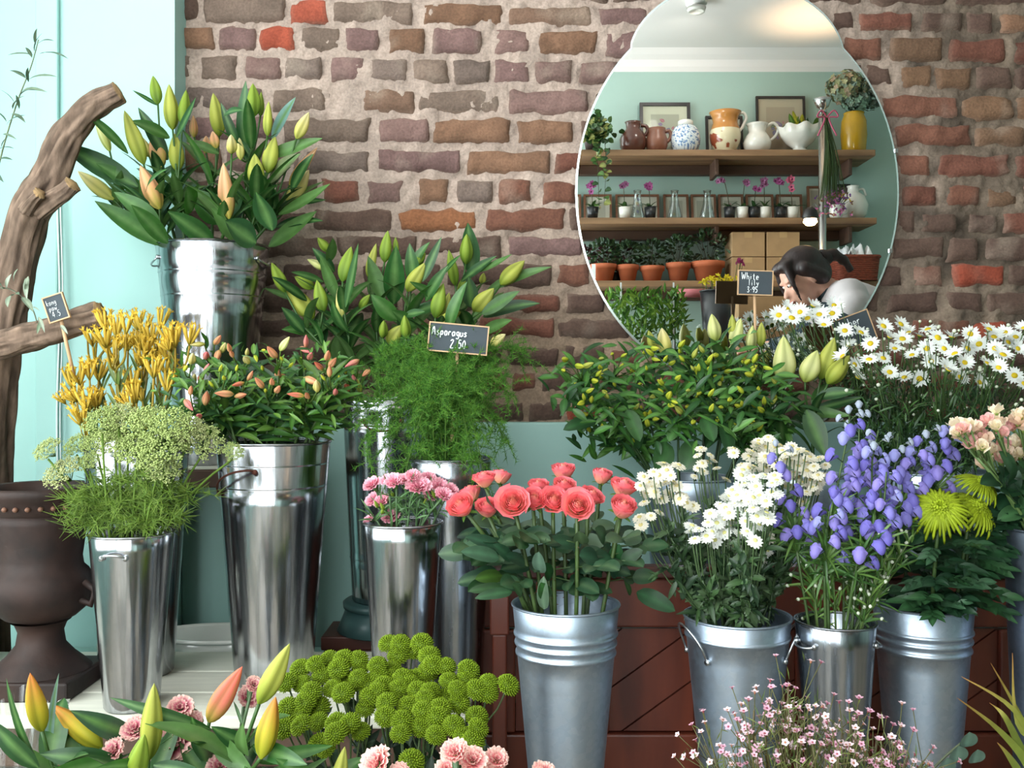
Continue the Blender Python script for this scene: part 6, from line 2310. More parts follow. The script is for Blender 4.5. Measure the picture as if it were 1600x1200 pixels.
# ============================================================ chalk signs
GL = {
    'W': [[(0, 1), (.15, 0), (.3, .7), (.45, 0), (.6, 1)]], 'h': [[(0, 1), (0, 0)], [(0, .35), (.15, .5), (.28, .35), (.28, 0)]], 'i': [[(.1, .5), (.1, 0)], [(.1, .7), (.1, .76)]],
    't': [[(.12, .85), (.12, .05), (.25, 0)], [(0, .55), (.28, .55)]], 'e': [[(0, .27), (.3, .27), (.25, .46), (.1, .5), (0, .3), (.05, .05), (.2, 0), (.3, .08)]], 'l': [[(.08, 1), (.08, 0)]],
    'y': [[(0, .5), (.14, .1)], [(.3, .5), (.05, -.35)]], 'A': [[(0, 0), (.2, 1), (.4, 0)], [(.08, .4), (.33, .4)]], 's': [[(.28, .45), (.12, .5), (.03, .38), (.25, .15), (.15, 0), (0, .06)]],
    'p': [[(0, .5), (0, -.35)], [(0, .4), (.15, .5), (.28, .35), (.22, .05), (0, .05)]], 'a': [[(.28, .5), (.1, .5), (0, .25), (.1, 0), (.28, .15), (.28, .5)], [(.28, .3), (.32, 0)]],
    'r': [[(0, .5), (0, 0)], [(0, .3), (.12, .48), (.25, .45)]], 'g': [[(.28, .5), (.1, .5), (0, .3), (.1, .08), (.28, .2)], [(.28, .5), (.28, -.2), (.15, -.35), (0, -.25)]],
    'u': [[(0, .5), (0, .1), (.12, 0), (.28, .15)], [(.28, .5), (.28, 0)]], 'm': [[(0, .5), (0, 0)], [(0, .35), (.12, .5), (.2, .4), (.2, 0)], [(.2, .4), (.32, .5), (.4, .35), (.4, 0)]],
    'b': [[(0, 1), (0, 0)], [(0, .35), (.15, .5), (.3, .3), (.2, 0), (0, .05)]], 'f': [[(.3, .95), (.15, 1), (.1, .8), (.1, 0)], [(0, .5), (.25, .5)]],
    'o': [[(.15, .5), (.02, .38), (.02, .12), (.15, 0), (.28, .12), (.28, .38), (.15, .5)]], 'w': [[(0, .5), (.1, 0), (.2, .35), (.3, 0), (.4, .5)]], 'n': [[(0, .5), (0, 0)], [(0, .35), (.15, .5), (.28, .35), (.28, 0)]],
    '3': [[(0, .9), (.2, 1), (.3, .8), (.12, .55), (.32, .3), (.2, 0), (0, .08)]], '9': [[(.3, .6), (.1, .55), (0, .75), (.15, 1), (.3, .85), (.3, .6), (.2, 0)]],
    '5': [[(.3, 1), (.05, 1), (.02, .6), (.2, .62), (.32, .35), (.18, 0), (0, .08)]], '2': [[(0, .8), (.15, 1), (.3, .8), (0, 0), (.35, 0)]], '0': [[(.15, 1), (0, .7), (0, .3), (.15, 0), (.3, .3), (.3, .7), (.15, 1)]],
    '4': [[(.25, 0), (.25, 1), (0, .35), (.35, .35)]], 'k': [[(0, 1), (0, 0)], [(.28, .5), (.02, .22), (.28, 0)]],
    '-': [[(.05, .5), (.2, .5)]], '.': [[(.1, 0), (.12, .06)]], 'j': [[(.15, .5), (.15, -.2), (0, -.3)]], ' ': [],
}


def sign(label, cpx, cpy, d, wpx, hpx, ang, stick_to, lines, yaw=0.0, two=False):
    c = P(cpx, cpy, d)
    k = d / F
    w, h = wpx * k, hpx * k
    foot = P(stick_to[0], stick_to[1], stick_to[2] if len(stick_to) > 2 else d)
    root = thing('chalk_sign', label, 'sign', foot, 'chalk price signs')
    Rz = np.array([[math.cos(ang), 0, -math.sin(ang)], [0, 1, 0], [math.sin(ang), 0, math.cos(ang)]]) @ np.array([[math.cos(yaw), -math.sin(yaw), 0], [math.sin(yaw), math.cos(yaw), 0], [0, 0, 1]])
    Mt = mat4(c, Rz)
    mb = MB()
    mb.box((-w / 2, -.002, -h / 2), (w / 2, .0, h / 2), M=Mt)
    face = mb.build('slate_face', M['slate'], root, root.location, smooth=False)
    mb = MB()
    mb.box((-w / 2, .0002, -h / 2), (w / 2, .0025, h / 2), M=Mt)
    mb.build('card_back', M['card'], root, root.location, smooth=False)
    mb = MB()
    e = .0022
    for lo, hi in (((-w / 2 - e, -.003, h / 2), (w / 2 + e, .0028, h / 2 + e)), ((-w / 2 - e, -.003, -h / 2 - e), (w / 2 + e, .0028, -h / 2)), ((-w / 2 - e, -.003, -h / 2), (-w / 2, .0028, h / 2)), ((w / 2, -.003, -h / 2), (w / 2 + e, .0028, h / 2))):
        mb.box(lo, hi, M=Mt)
    mb.build('wooden_edge', M['stick'], root, root.location, smooth=False)
    mb = MB()
    top = (Mt @ np.array([0, .006, -h * .2, 1]))[:3]
    mb.tube([foot, (foot + top) / 2, top], .0032, 7)
    mb.build('stick', M['stick'], root, root.location)
    mb = MB()
    for txt, x0, y0, sz in lines:
        x = x0 * w
        for ch in txt:
            g = GL[ch]
            wd = .24
            for st in g:
                wd = max(wd, max(p[0] for p in st))
                pts = [(Mt @ np.array([x + (px + R.uniform(-.02, .02)) * sz * h, -.0026, y0 * h + (py + R.uniform(-.02, .02)) * sz * h, 1]))[:3] for px, py in st]
                mb.tube(smoothpath(pts, 4 * len(pts)) if len(pts) > 2 else pts, .0009 * min(1.3, w / .08), 5)
            x += (wd + .2) * sz * h
    if lines:
        lt = mb.build('chalk_lettering', M['chalk'], face, root.location)
    return root


sign('chalk sign reading white lily and 3-95 on a tall stick', 1180, 442, 2.06, 52, 36, -.03, (1182, 600), [('White', -.42, .14, .29), ('lily', -.2, -.12, .26), ('3-95', -.24, -.42, .24)])
sign('chalk sign reading asparagus half sunk in the feathery fern', 716, 529, 1.68, 90, 42, -.09, (706, 690, 1.66), [('Asparagus', -.46, .08, .3), ('2.50', -.12, -.36, .3)])
sign('tilted chalk sign reading amber flower among the daisies', 1334, 516, 2.07, 58, 46, .36, (1346, 640), [('Amber', -.36, .14, .3), ('flower', -.36, -.16, .3), ('5', .2, -.42, .34)])
sign('small tilted chalk sign over the sawn branch beside kangaroo paws', 88, 481, 1.68, 30, 38, .32, (116, 590, 1.7), [('kang', -.4, .16, .22), ('paw', -.34, -.08, .22), ('4.5', -.26, -.36, .24)])

# ============================================================ the far wall seen in the mirror
DV = 5.28      # optical distance of the far wall


def mz(py, dv):
    return ZC + (600 - py) * dv / F


def mx_(px, dv):
    return (px - 800) * dv / F


SH = []
for nm, py, x0, x1, lab in ((1, 235, 700, 1366, 'top old wooden wall shelf holding jugs and vases'), (2, 341, 700, 1368, 'middle wooden wall shelf holding orchids and small frames'), (3, 439, 700, 1384, 'lowest wooden wall shelf holding terracotta pots and boxes')):
    dvf = 5.02
    z = mz(py, dvf)
    sh = thing('wall_shelf', lab, 'shelf', (1.0, YF + .13, z), 'wall shelves')
    slab_part('shelf_board', (mx_(840, dvf), YF + .001, z - .033), (mx_(x1, dvf), YF + .26, z), M['oak'], sh)
    slab_part('shelf_batten', (mx_(840, dvf), YF + .001, z - .085), (mx_(x1, dvf) - .12, YF + .05, z - .034), M['darkwood'], sh)
    for bx in (860, 1120, 1330):
        slab_part('shelf_bracket', (mx_(bx, dvf), YF + .052, z - .12), (mx_(bx, dvf) + .02, YF + .2, z - .034), M['darkwood'], sh)
    SH.append(z)


def turned(name, label, cat, px, dv, z, prof, mat, sc=1.0, parts=(), group=None, n=36, colf=None):
    root = thing(name, label, cat, (mx_(px, dv), 2 * (D - YM) - dv - D, z), group)
    mb = MB()
    k = dv / F
    mb.lathe([(r * k, h * k) for r, h in prof], n, colf=colf)
    mb.build(parts[0] if parts else 'body', M[mat], root)
    return root


def jug_handle(root, k, pts, mat, r=3.0, name='handle'):
    mb = MB()
    mb.tube(smoothpath([(x * k, 0, z * k) for x, z in pts], 16), r * k, 8)
    return mb.build(name, M[mat], root)


dv = 5.12
k5 = dv / F
M['brownglaze'] = plain('brown_glaze', (96, 56, 44), 0.25, 0, 0.2, 20, coat=.3)
M['brownglaze2'] = plain('light_brown_glaze', (142, 92, 72), 0.35, 0, 0.2, 20, coat=.2)
M['yellowglaze'] = plain('mustard_glaze', (204, 160, 34), 0.25, 0, 0.2, 8, coat=.3)
r_ = turned('brown_jug', 'dark brown glazed jug at the ivy end of the top shelf', 'jug', 989, dv, SH[0], [(0, 0), (14, 0), (20, 12), (21, 24), (17, 34), (11, 40), (11, 48), (13, 51), (12, 51), (10, 47), (10, 40), (0, 36)], 'brownglaze')
jug_handle(r_, k5, [(12, 46), (20, 45), (23, 38), (19, 30)], 'brownglaze')
r_ = turned('tan_jug', 'small lighter brown jug beside the dark brown one', 'jug', 1026, dv, SH[0], [(0, 0), (12, 0), (17, 14), (17, 24), (13, 34), (14, 41), (12, 41), (11, 34), (0, 30)], 'brownglaze2')
jug_handle(r_, k5, [(12, 36), (20, 37), (22, 28), (16, 20)], 'brownglaze2')


def jarcol(t, a):
    n_ = vnoise(np.stack([np.cos(a) * 11 + 0 * t, np.sin(a) * 11 + 0 * t, t * 28 + 0 * a], -1))
    m_ = (n_ > .16)[..., None]
    return np.where(m_, lin((96, 130, 176)), lin((224, 232, 236))) + 0 * t[..., None]


r_ = turned('ginger_jar', 'blue and white patterned ginger jar on the top shelf', 'jar', 1071, dv, SH[0], [(0, 0), (15, 0), (20, 8)] + [(23 * math.sin(PI * (.28 + .5 * t)) ** .6, 8 + 34 * t) for t in np.linspace(.1, 1, 40)] + [(13, 45), (0, 45)], 'vceramic', n=130, colf=jarcol)
mb = MB()
mb.lathe([(0, 45.2 * k5), (12 * k5, 45.2 * k5), (12 * k5, 52 * k5), (9 * k5, 54 * k5), (0, 54 * k5)], 32)
mb.build('lid', M['ceramic'], r_)


def pitcol(t, a):
    c = lin((226, 214, 180)) + 0 * t[..., None] + 0 * a[..., None]
    band = (t > .74)[..., None] + 0 * a[..., None] > 0
    c = np.where(band, lin((190, 130, 66)), c)
    q = np.stack([np.cos(a) * 2.6 + 0 * t, np.sin(a) * 2.6 + 0 * t, t * 6 + 0 * a], -1)
    fl = ((vnoise(q + 3) > .2) & (t < .62) & (t > .12))[..., None]
    return np.where(fl, lin((150, 74, 48)), c)


r_ = turned('floral_pitcher', 'tall cream pitcher with orange neck and painted leaves', 'pitcher', 1133, dv, SH[0], [(0, 0), (14, 0), (16, 3)] + [(15 + 9 * math.sin(PI * t * .8), 3 + 42 * t) for t in np.linspace(.05, 1, 40)] + [(19, 50), (20, 58), (25, 66), (24, 66), (18, 58), (0, 52)], 'vceramic', n=72, colf=pitcol)
jug_handle(r_, k5, [(19, 62), (28, 66), (33, 58), (29, 48), (26, 42), (21, 36)], 'ceramic', 2.4)
r_ = turned('cream_jug', 'plump cream jug with round handle next to the floral pitcher', 'jug', 1183, dv, SH[0], [(0, 0), (12, 0), (20, 9), (22, 18), (18, 28), (13, 35), (15, 45), (17, 48), (15, 48), (12, 36), (0, 30)], 'ceramic')
jug_handle(r_, k5, [(14, 44), (25, 50), (33, 42), (29, 30), (20, 22)], 'ceramic', 2.4)
r_ = turned('scalloped_bowl', 'wide white scalloped footed bowl holding a green plant', 'bowl', 1249, dv - .03, SH[0], [(0, 0), (13, 0), (12, 5), (9, 8), (20, 16), (28, 26), (33, 40), (31, 40), (26, 26), (0, 14)], 'ceramic', n=48)
for v in r_.children[0].data.vertices:
    rr = math.hypot(v.co.x, v.co.y)
    if v.co.z > 10 * k5:
        a_ = math.atan2(v.co.y, v.co.x)
        f_ = 1 + .07 * math.cos(8 * a_) * (v.co.z / (40 * k5))
        v.co.x *= f_
        v.co.y *= f_
        v.co.z *= 1 + .05 * math.cos(8 * a_)


def tuft(name, label, cat, c, spread, h, n, cols, w=.02, L=.06, group=None, up=.6, build='leaves', stemr=.0015):
    root = thing(name, label, cat, c, group)
    mb, sb = MB(), MB()
    for i in range(n):
        p = np.array([R.gauss(0, spread * .45), R.gauss(0, spread * .45), h * R.uniform(.15, 1)])
        v = unit(randunit(up) + p / max(h, .01) * .4)
        mb.leaf(p, p + v * L * R.uniform(.6, 1.2), w * R.uniform(.6, 1.2), bend=R.uniform(.2, .9), col=lin(R.choice(cols)) * R.uniform(.75, 1.2), nl=4)
        if i % 6 == 0:
            sb.tube([np.array([p[0] * .1, p[1] * .1, 0]), p * np.array([.6, .6, .5]), p], stemr, 4, lin((80, 90, 50)))
    sb.build('stems', M['leaf'], root)
    mb.build(build, M['leaf'], root)
    return root


tuft('bowl_plant', 'green and yellow leafy plant sitting in the scalloped bowl', 'plant', (mx_(1246, dv), 2 * (D - YM) - dv - D, SH[0] + 24 * k5), .07, .09, 40, ((92, 128, 48), (196, 190, 60), (70, 104, 50), (60, 92, 50)), .025, .07)
r_ = turned('yellow_vase', 'tall mustard yellow vase of dried hydrangeas on the top shelf', 'vase', 1334, dv, SH[0], [(0, 0), (15, 0), (18, 6), (20, 30), (19, 52), (15, 62), (16, 65), (14, 65), (13, 58), (0, 40)], 'yellowglaze')
out = []
for (x, y, rr_, c, lab) in ((1322, 138, 27, ((164, 172, 128), (190, 190, 150), (140, 156, 136), (176, 156, 132)), 'pale green dried hydrangea head above the yellow vase'), (1362, 146, 24, ((116, 132, 120), (98, 114, 106), (136, 142, 128)), 'darker grey-green dried hydrangea leaning over the vase side'), (1338, 158, 18, ((140, 170, 150), (160, 180, 156), (120, 142, 130)), 'low bluish dried hydrangea close to the vase mouth')):
    c0 = MP(x, y, dv - .02)
    b0 = np.array([mx_(1334, dv), 2 * (D - YM) - dv - D, SH[0] + 45 * k5])
    root = thing('dried_hydrangea', lab, 'flower', b0, 'dried hydrangeas')
    mb = MB()
    mb.tube([b0, (b0 + c0) / 2 + [0, 0, .02], c0], .003, 5, lin((110, 96, 70)))
    mb.build('stem', M['leaf'], root, root.location)
    mb = MB()
    rad = rr_ * dv / F
    for i in range(230):
        n_ = unit(randunit(.35))
        p = c0 + n_ * rad * R.uniform(.7, 1.12) * np.array([1.1, 1, .92])
        u_ = unit(np.cross(n_, randunit()))
        w_ = np.cross(n_, u_)
        cc = lin(R.choice(c)) * R.uniform(.7, 1.2)
        s_ = R.uniform(.014, .021)
        for q in (u_, -u_, w_, -w_):
            mb.leaf(p, p + (q + n_ * .25) * s_, s_ * .9, nrm=n_, bend=-.4, col=cc, nl=2, shape=.5)
    mb.build('blossoms', M['petal'], root, root.location)


def picture(label, x0, x1, y0, y1, z0, fmat, mount, art, lean=.03, bw=5, group='framed prints', dv_=5.22, drawing=0, name='framed_print'):
    k = dv_ / F
    w = (x1 - x0) * k
    h = (y1 - y0) * k
    root = thing(name, label, 'picture', (mx_((x0 + x1) / 2, dv_), YF + .012 + lean, z0), group)
    ang = math.atan2(lean, h)
    Rm = np.array([[1, 0, 0], [0, math.cos(ang), -math.sin(ang)], [0, math.sin(ang), math.cos(ang)]])
    # leans back toward the wall: the top goes to -y
    Rm = np.array([[1, 0, 0], [0, math.cos(ang), -math.sin(ang)], [0, math.sin(ang), math.cos(ang)]])
    Mt = mat4((0, 0, 0), Rm)
    b = bw * k
    mb = MB()
    for lo, hi in (((-w / 2, 0, 0), (w / 2, .016, b)), ((-w / 2, 0, h - b), (w / 2, .016, h)), ((-w / 2, 0, b), (-w / 2 + b, .016, h - b)), ((w / 2 - b, 0, b), (w / 2, .016, h - b))):
        mb.box(lo, hi, M=Mt)
    mb.build('frame', M[fmat], root, smooth=False)
    mb = MB()
    mb.box((-w / 2 + b, .001, b), (w / 2 - b, .006, h - b), lin(mount), M=Mt)
    m_ = b * 1.0 + (w - 2 * b) * .18
    mb.box((-w / 2 + m_, .0061, m_), (w / 2 - m_, .0066, h - m_ * 1.05), lin(art), M=Mt)
    # loose generic flower sprig drawn on the sheet
    if drawing:
        cx0, cz0 = 0.0, h * .5
        for i in range(drawing):
            a = R.uniform(0, 6.28)
            rr = R.uniform(0, .22) * w
            p = np.array([cx0 + rr * math.cos(a), .0072, cz0 + rr * math.sin(a)])
            s_ = R.uniform(.03, .06) * w
            q = p + np.array([math.cos(a + 1), 0, math.sin(a + 1)]) * s_ * 2
            V0 = np.array([p, q])
            V0 = V0 @ Rm.T
            mb.leaf(V0[0], V0[1], s_ * 1.3, nrm=Rm @ np.array([0, 1, 0]), bend=.05, fold=0, col=lin(R.choice(((150, 130, 160), (120, 130, 110), (180, 120, 130), (130, 120, 150), (190, 160, 110)))), nl=4)
    mb.build('printed_sheet', M['vmatte'], root, smooth=False)
    mb = MB()
    mb.box((-w / 2 + b, .0085, b), (w / 2 - b, .0095, h - b), M=Mt)
    mb.build('glass_pane', M['pane'], root, smooth=False)
    return root


picture('black framed flower print behind the brown jugs', 1000, 1079, 142, 232, SH[0], 'frame_black', (222, 216, 196), (190, 184, 168), drawing=14)
picture('dark framed print mostly hidden behind the floral pitcher', 1103, 1161, 163, 232, SH[0], 'frame_black', (206, 200, 186), (170, 166, 150), bw=4, drawing=6)
picture('highest black framed flower print with a beige mount', 1182, 1259, 132, 232, SH[0], 'frame_black', (196, 180, 160), (182, 164, 146), bw=3.5, drawing=14)
for i, (x0, x1, lab) in enumerate(((868, 908, 'wood framed small print at the cut-off end of the middle shelf'), (912, 956, 'wood framed small print behind the first black orchid pot'), (962, 1030, 'widest wood framed print, behind the white orchid pot'), (1037, 1076, 'wood framed print standing clear, behind the first carafe'), (1080, 1119, 'wood framed print behind the second carafe'), (1123, 1162, 'wood framed print behind the black and white orchid pair'), (1166, 1209, 'wood framed print behind the middle orchids'), (1214, 1254, 'wood framed print behind the large pink orchid'))):
    picture(lab, x0, x1, 294, 342, SH[1], 'frame_wood', (214, 206, 192), (186, 178, 164), bw=3.2, drawing=5)
picture('tall dark wood framed print beside the steel pole', 1262, 1286, 281, 342, SH[1], 'frame_wood', (206, 196, 180), (176, 164, 150), bw=3.2, drawing=3)
picture('dark picture frame half behind the round cream jug', 1302, 1330, 278, 342, SH[1], 'frame_black', (120, 96, 92), (96, 80, 78), bw=4, drawing=2)


def orchid(label, px, potmat, fx, fy, col, nf, big=1.0, lw=1.0):
    dv_ = 5.08
    k = dv_ / F
    root = thing('potted_orchid', label, 'orchid', (mx_(px, dv_), 2 * (D - YM) - dv_ - D, SH[1]), 'small potted orchids')
    mb = MB()
    mb.lathe([(0, 1 * k), (7.5 * k, 0), (9.5 * k * big, 20 * k), (8.8 * k * big, 20 * k), (7 * k, 4 * k), (0, 16 * k)], 24)
    mb.build('pot', M[potmat], root)
    lb = MB()
    for i in range(6):
        a = i * 1.05 + R.random()
        b0 = np.array([0, 0, 18 * k])
        e = b0 + np.array([math.cos(a) * 16 * k * lw, math.sin(a) * 11 * k, R.uniform(2, 12) * k])
        lb.leaf(b0, e, 7 * k, nrm=(0, .3, 1), bend=.8, col=lin(R.choice(((54, 88, 46), (70, 104, 52)))), nl=5, shape=.5)
    lb.build('leaves', M['leaf'], root)
    top = np.array([(fx - px) * k, .005, mz(fy, dv_) - SH[1]])
    sb = MB()
    sp = smoothpath([(0, 0, 16 * k), (top[0] * .2, 0, top[2] * .6), top * np.array([.6, 1, .97]), top], 12)
    sb.tube(sp, .0022, 5, lin((92, 84, 56)))
    sb.build('flower_spike', M['leaf'], root)
    for i in range(nf):
        p = sp[-1 - min(i, 6)] + np.array([R.uniform(-4, 4), R.uniform(0, 4), R.uniform(-4, 3)]) * k
        me = R.choice(ORC[col])
        s = 5.0 * k * big
        o_ = bpy.data.objects.new('flower', me)
        COL.objects.link(o_)
        o_.parent = root
        o_.matrix_local = Matrix(mat4(p, frame((R.uniform(-.4, .4), 1, R.uniform(-.2, .4))), (s, s, s)).tolist())
    return root


ORC = {c: [wax_mesh('orchid_' + c + str(i), 50 + i, rgb, (120, 40, 90))] for i, (c, rgb) in enumerate((('m', (176, 92, 150)), ('p', (214, 110, 140)), ('l', (168, 110, 150))))}
for a in (('orchid in a black pot with mauve blooms, at the ivy end', 926, 'black', 922, 290, 'm', 6), ('orchid in a white pot standing alone by the wide print', 976, 'ceramic', 973, 290, 'l', 5), ('orchid in a black pot next to the first carafe', 1016, 'black', 1012, 291, 'm', 5), ('orchid in a black pot leaning toward the second carafe', 1140, 'black', 1125, 281, 'l', 4), ('orchid in a white pot with one upright dark bloom spike', 1160, 'ceramic', 1165, 287, 'l', 3), ('orchid in a black pot squeezed between two white pots', 1178, 'black', 1182, 296, 'm', 3), ('orchid in a white pot with pale lilac blooms', 1195, 'ceramic', 1192, 284, 'l', 6), ('orchid in a black pot behind the large pink orchid', 1220, 'black', 1214, 283, 'm', 5), ('largest orchid, white pot with bright pink blooms', 1238, 'ceramic', 1231, 281, 'p', 7, 1.1, 1.6)):
    orchid(*a)


def carafe(label, px):
    dv_ = 5.1
    k = dv_ / F
    root = thing('glass_carafe', label, 'carafe', (mx_(px, dv_), 2 * (D - YM) - dv_ - D, SH[1]), 'glass carafes')
    mb = MB()
    mb.lathe([(0, 1 * k), (11 * k, 0), (12 * k, 6 * k), (7 * k, 26 * k), (5 * k, 40 * k), (6.5 * k, 47 * k), (5.8 * k, 47 * k), (4.4 * k, 40 * k), (6.2 * k, 26 * k), (11 * k, 7 * k), (10 * k, 2 * k), (0, 2.5 * k)], 28)
    mb.build('glass_body', M['glass'], root)
    mb = MB()
    mb.tube([(6.2 * k * math.cos(t), 6.2 * k * math.sin(t), 47 * k) for t in np.linspace(0, 2 * PI, 21)], .0014, 5, cap=False)
    mb.build('glass_lip', M['glass'], root)


carafe('clear glass carafe between the white and black orchid pots', 996)
carafe('clear glass carafe before the print that stands clear', 1054)
carafe('clear glass carafe with lamp glints, before the next print', 1105)

r_ = turned('round_cream_jug', 'round cream jug at the pole end of the middle shelf', 'jug', 1333, 5.12, SH[1], [(0, 0), (12, 0), (20, 10), (23, 24), (18, 38), (9, 45), (8, 52), (10, 55), (8, 55), (6, 48), (0, 42)], 'ceramic')
jug_handle(r_, k5, [(8, 50), (16, 50), (20, 40)], 'ceramic', 2)
r_ = turned('white_mug', 'small white mug of purple flowers beside the round cream jug', 'mug', 1306, 5.02, SH[1], [(0, 0), (8, 0), (10, 4), (10, 18), (11, 20), (9.5, 20), (9, 4), (0, 3)], 'ceramic')
jug_handle(r_, k5, [(9, 16), (16, 15), (16, 8), (9, 5)], 'ceramic', 1.5)
pb_ = (mx_(1306, 5.02), 2 * (D - YM) - 5.02 - D, SH[1] + 12 * k5)
root = thing('purple_posy', 'purple and yellow posy spilling from the white mug', 'flower', pb_)
mb, lb = MB(), MB()
for i in range(46):
    e = np.array([R.gauss(-.01, .045), R.gauss(.01, .025), .05 + R.gauss(.01, .018)])
    lb.tube([(0, 0, 0), e], .001, 4, lin((80, 110, 60)))
    c = lin(R.choice(((132, 84, 168), (160, 110, 190), (206, 150, 196), (232, 200, 70))))
    for j in range(4):
        mb.leaf(e, e + randunit(.4) * .014, .01, col=c, nl=2)
mb.build('blossoms', M['petal'], root)
lb.build('stems', M['leaf'], root)

# trailing ivy on the top shelf
ib = np.array([mx_(926, 5.08), 2 * (D - YM) - 5.08 - D, SH[0]])
root = thing('trailing_ivy', 'trailing ivy spilling over the end of the top shelf', 'plant', ib)
mb = MB()
k = k5
mb.lathe([(0, 1 * k), (10 * k, 0), (14 * k, 22 * k), (13 * k, 22 * k), (0, 18 * k)], 28)
mb.build('pot', M['iron'], root, )
lb, sb = MB(), MB()
for vi in range(15):
    a = R.uniform(0, 2 * PI)
    reach = R.uniform(14, 30) * k
    drop = R.choice((R.uniform(-40, -5), R.uniform(10, 100) if vi % 2 else R.uniform(-30, 20))) * k
    side = R.uniform(-1, 1)
    p = smoothpath([(0, 0, 20 * k), (side * reach * .6, .06 + .04 * R.random(), 34 * k + R.uniform(0, 10) * k), (side * reach, .1 + .05 * R.random(), 10 * k - drop * .3), (side * reach * 1.1 + R.uniform(-6, 6) * k, .13 + .04 * R.random(), 6 * k - max(drop, -20 * k))], 18)
    sb.tube(p, .0014, 4, lin((86, 84, 56)))
    for j in range(3, 18):
        v = unit(np.array([R.uniform(-1, 1), R.uniform(.1, 1), R.uniform(-.8, .4)]))
        lb.leaf(p[j], p[j] + v * R.uniform(8, 13) * k, R.uniform(8, 12) * k, nrm=(R.uniform(-.5, .5), 1, .5), bend=.4, col=lin(R.choice(((66, 104, 52), (84, 120, 60), (52, 86, 46), (170, 176, 100)))) * R.uniform(.8, 1.1), nl=4, shape=.6, peak=.7)
for i in range(60):
    p = np.array([R.gauss(0, 14) * k, R.uniform(0, .06), R.uniform(18, 62) * k])
    v = unit(randunit(.2) + [0, .5, 0])
    lb.leaf(p, p + v * 11 * k, 9 * k, bend=.4, col=lin(R.choice(((66, 104, 52), (84, 120, 60), (52, 86, 46)))) * R.uniform(.8, 1.1), nl=4, shape=.6, peak=.7)
sb.build('stems', M['leaf'], root)
lb.build('ivy', M['leaf'], root)

# terracotta pots
for i, (px, pw, ph, fh, lab) in enumerate(((943, 19, 28, 36, 'terracotta pot plant with a white label, at the mirror edge'), (981, 16, 27, 34, 'narrow terracotta pot plant with white flowers on the soil'), (1019, 18, 25, 38, 'short terracotta pot plant, middle of the five'), (1060, 18, 30, 40, 'tall terracotta pot plant next to the biggest one'), (1106, 24, 32, 48, 'biggest terracotta pot with a round bushy plant'))):
    dv_ = 5.1
    root = thing('terracotta_pot_plant', lab, 'pot plant', (mx_(px, dv_), 2 * (D - YM) - dv_ - D, SH[2]), 'terracotta pot plants')
    mb = MB()
    mb.lathe([(0, .002), (pw * .68 * k, 0), (pw * .95 * k, ph * .72 * k), (pw * 1.06 * k, ph * .72 * k), (pw * 1.1 * k, ph * k), (pw * .98 * k, ph * k), (pw * .9 * k, ph * .8 * k), (0, ph * .85 * k)], 32)
    mb.build('pot', M['terracotta'], root)
    lb, sb = MB(), MB()
    for j in range(150):
        n_ = unit(randunit(.15))
        rr = R.uniform(.4, 1)
        p = np.array([n_[0] * pw * 1.35, n_[1] * pw * .9, ph + fh * .5 + n_[2] * fh * .5]) * np.array([rr, rr, 1]) * k
        p[1] = max(p[1], -.085)
        c = lin(R.choice(((48, 76, 46), (60, 92, 54), (38, 60, 40), (82, 112, 76), (130, 150, 120) if i == 4 else (60, 88, 50))))
        lb.leaf(p, p + unit(n_ + randunit() * .7) * 8 * k, 4.5 * k, bend=.4, col=c * R.uniform(.8, 1.2), nl=3)
        if j % 12 == 0:
            sb.tube([(0, 0, ph * .8 * k), p], .0012, 4, lin((80, 70, 50)))
    sb.build('stems', M['leaf'], root)
    lb.build('leaves', M['leaf'], root)
    if i == 0:
        mb = MB()
        mb.box((-pw * .75 * k - 6 * k, pw * 1.15 * k, 4 * k), (-pw * .75 * k, pw * 1.15 * k + .001, 26 * k))
        mb.build('plant_label', M['paper'], root, smooth=False)
# dark red leaved plants behind
for i, (px, lab) in enumerate(((925, 'dark red foliage plant behind the pot with the label'), (962, 'dark red foliage plant between the first two terracotta pots'))):
    root = thing('red_leaf_plant', lab, 'plant', (mx_(px, 5.17), YF + .08, SH[2]), 'dark red foliage plants')
    mb = MB()
    mb.lathe([(0, .002), (8 * k, 0), (11 * k, 18 * k), (10 * k, 18 * k), (0, 14 * k)], 20)
    mb.build('pot', M['black'], root)
    lb = MB()
    for j in range(60):
        p = np.array([R.gauss(0, 8) * k, R.uniform(-.03, .04), R.uniform(16, 62) * k])
        lb.leaf(p, p + randunit(.2) * 13 * k, 6 * k, col=lin(R.choice(((104, 48, 52), (86, 40, 46), (70, 60, 50)))), nl=3)
    lb.build('leaves', M['leaf'], root)

# cardboard boxes
for i, (x0, x1, lo, hi, lab) in enumerate(((1141, 1192, 0, 24, 'plain cardboard box, lower one beside the bushy pot'), (1141, 1192, 24.5, 49, 'plain cardboard box stacked on top beside the bushy pot'), (1195, 1246, 0, 24, 'plain cardboard box, lower one behind the bending woman'), (1195, 1246, 24.5, 49, 'plain cardboard box stacked on top behind the bending woman'))):
    dv_ = 5.08
    xa_, xb_ = mx_(x0, dv_), mx_(x1, dv_)
    z0 = SH[2] + 25 * k - 25 * k + lo * 1.55 * k + (.0005 if lo else 0)
    z1 = SH[2] + hi * 1.55 * k
    y_ = 2 * (D - YM) - dv_ - D
    root = thing('cardboard_box', lab, 'box', ((xa_ + xb_) / 2, y_ - .05, z0), 'cardboard boxes')
    slab_part('carton', (xa_, y_ - .13, z0), (xb_, y_ + .04, z1), M['card'], root, .002)
    slab_part('tape_strip', ((xa_ + xb_) / 2 - .02, y_ + .0402, z1 - .03), ((xa_ + xb_) / 2 + .02, y_ + .0408, z1), plain('parcel_tape_%d' % i, (196, 164, 120), 0.3), root, 0)

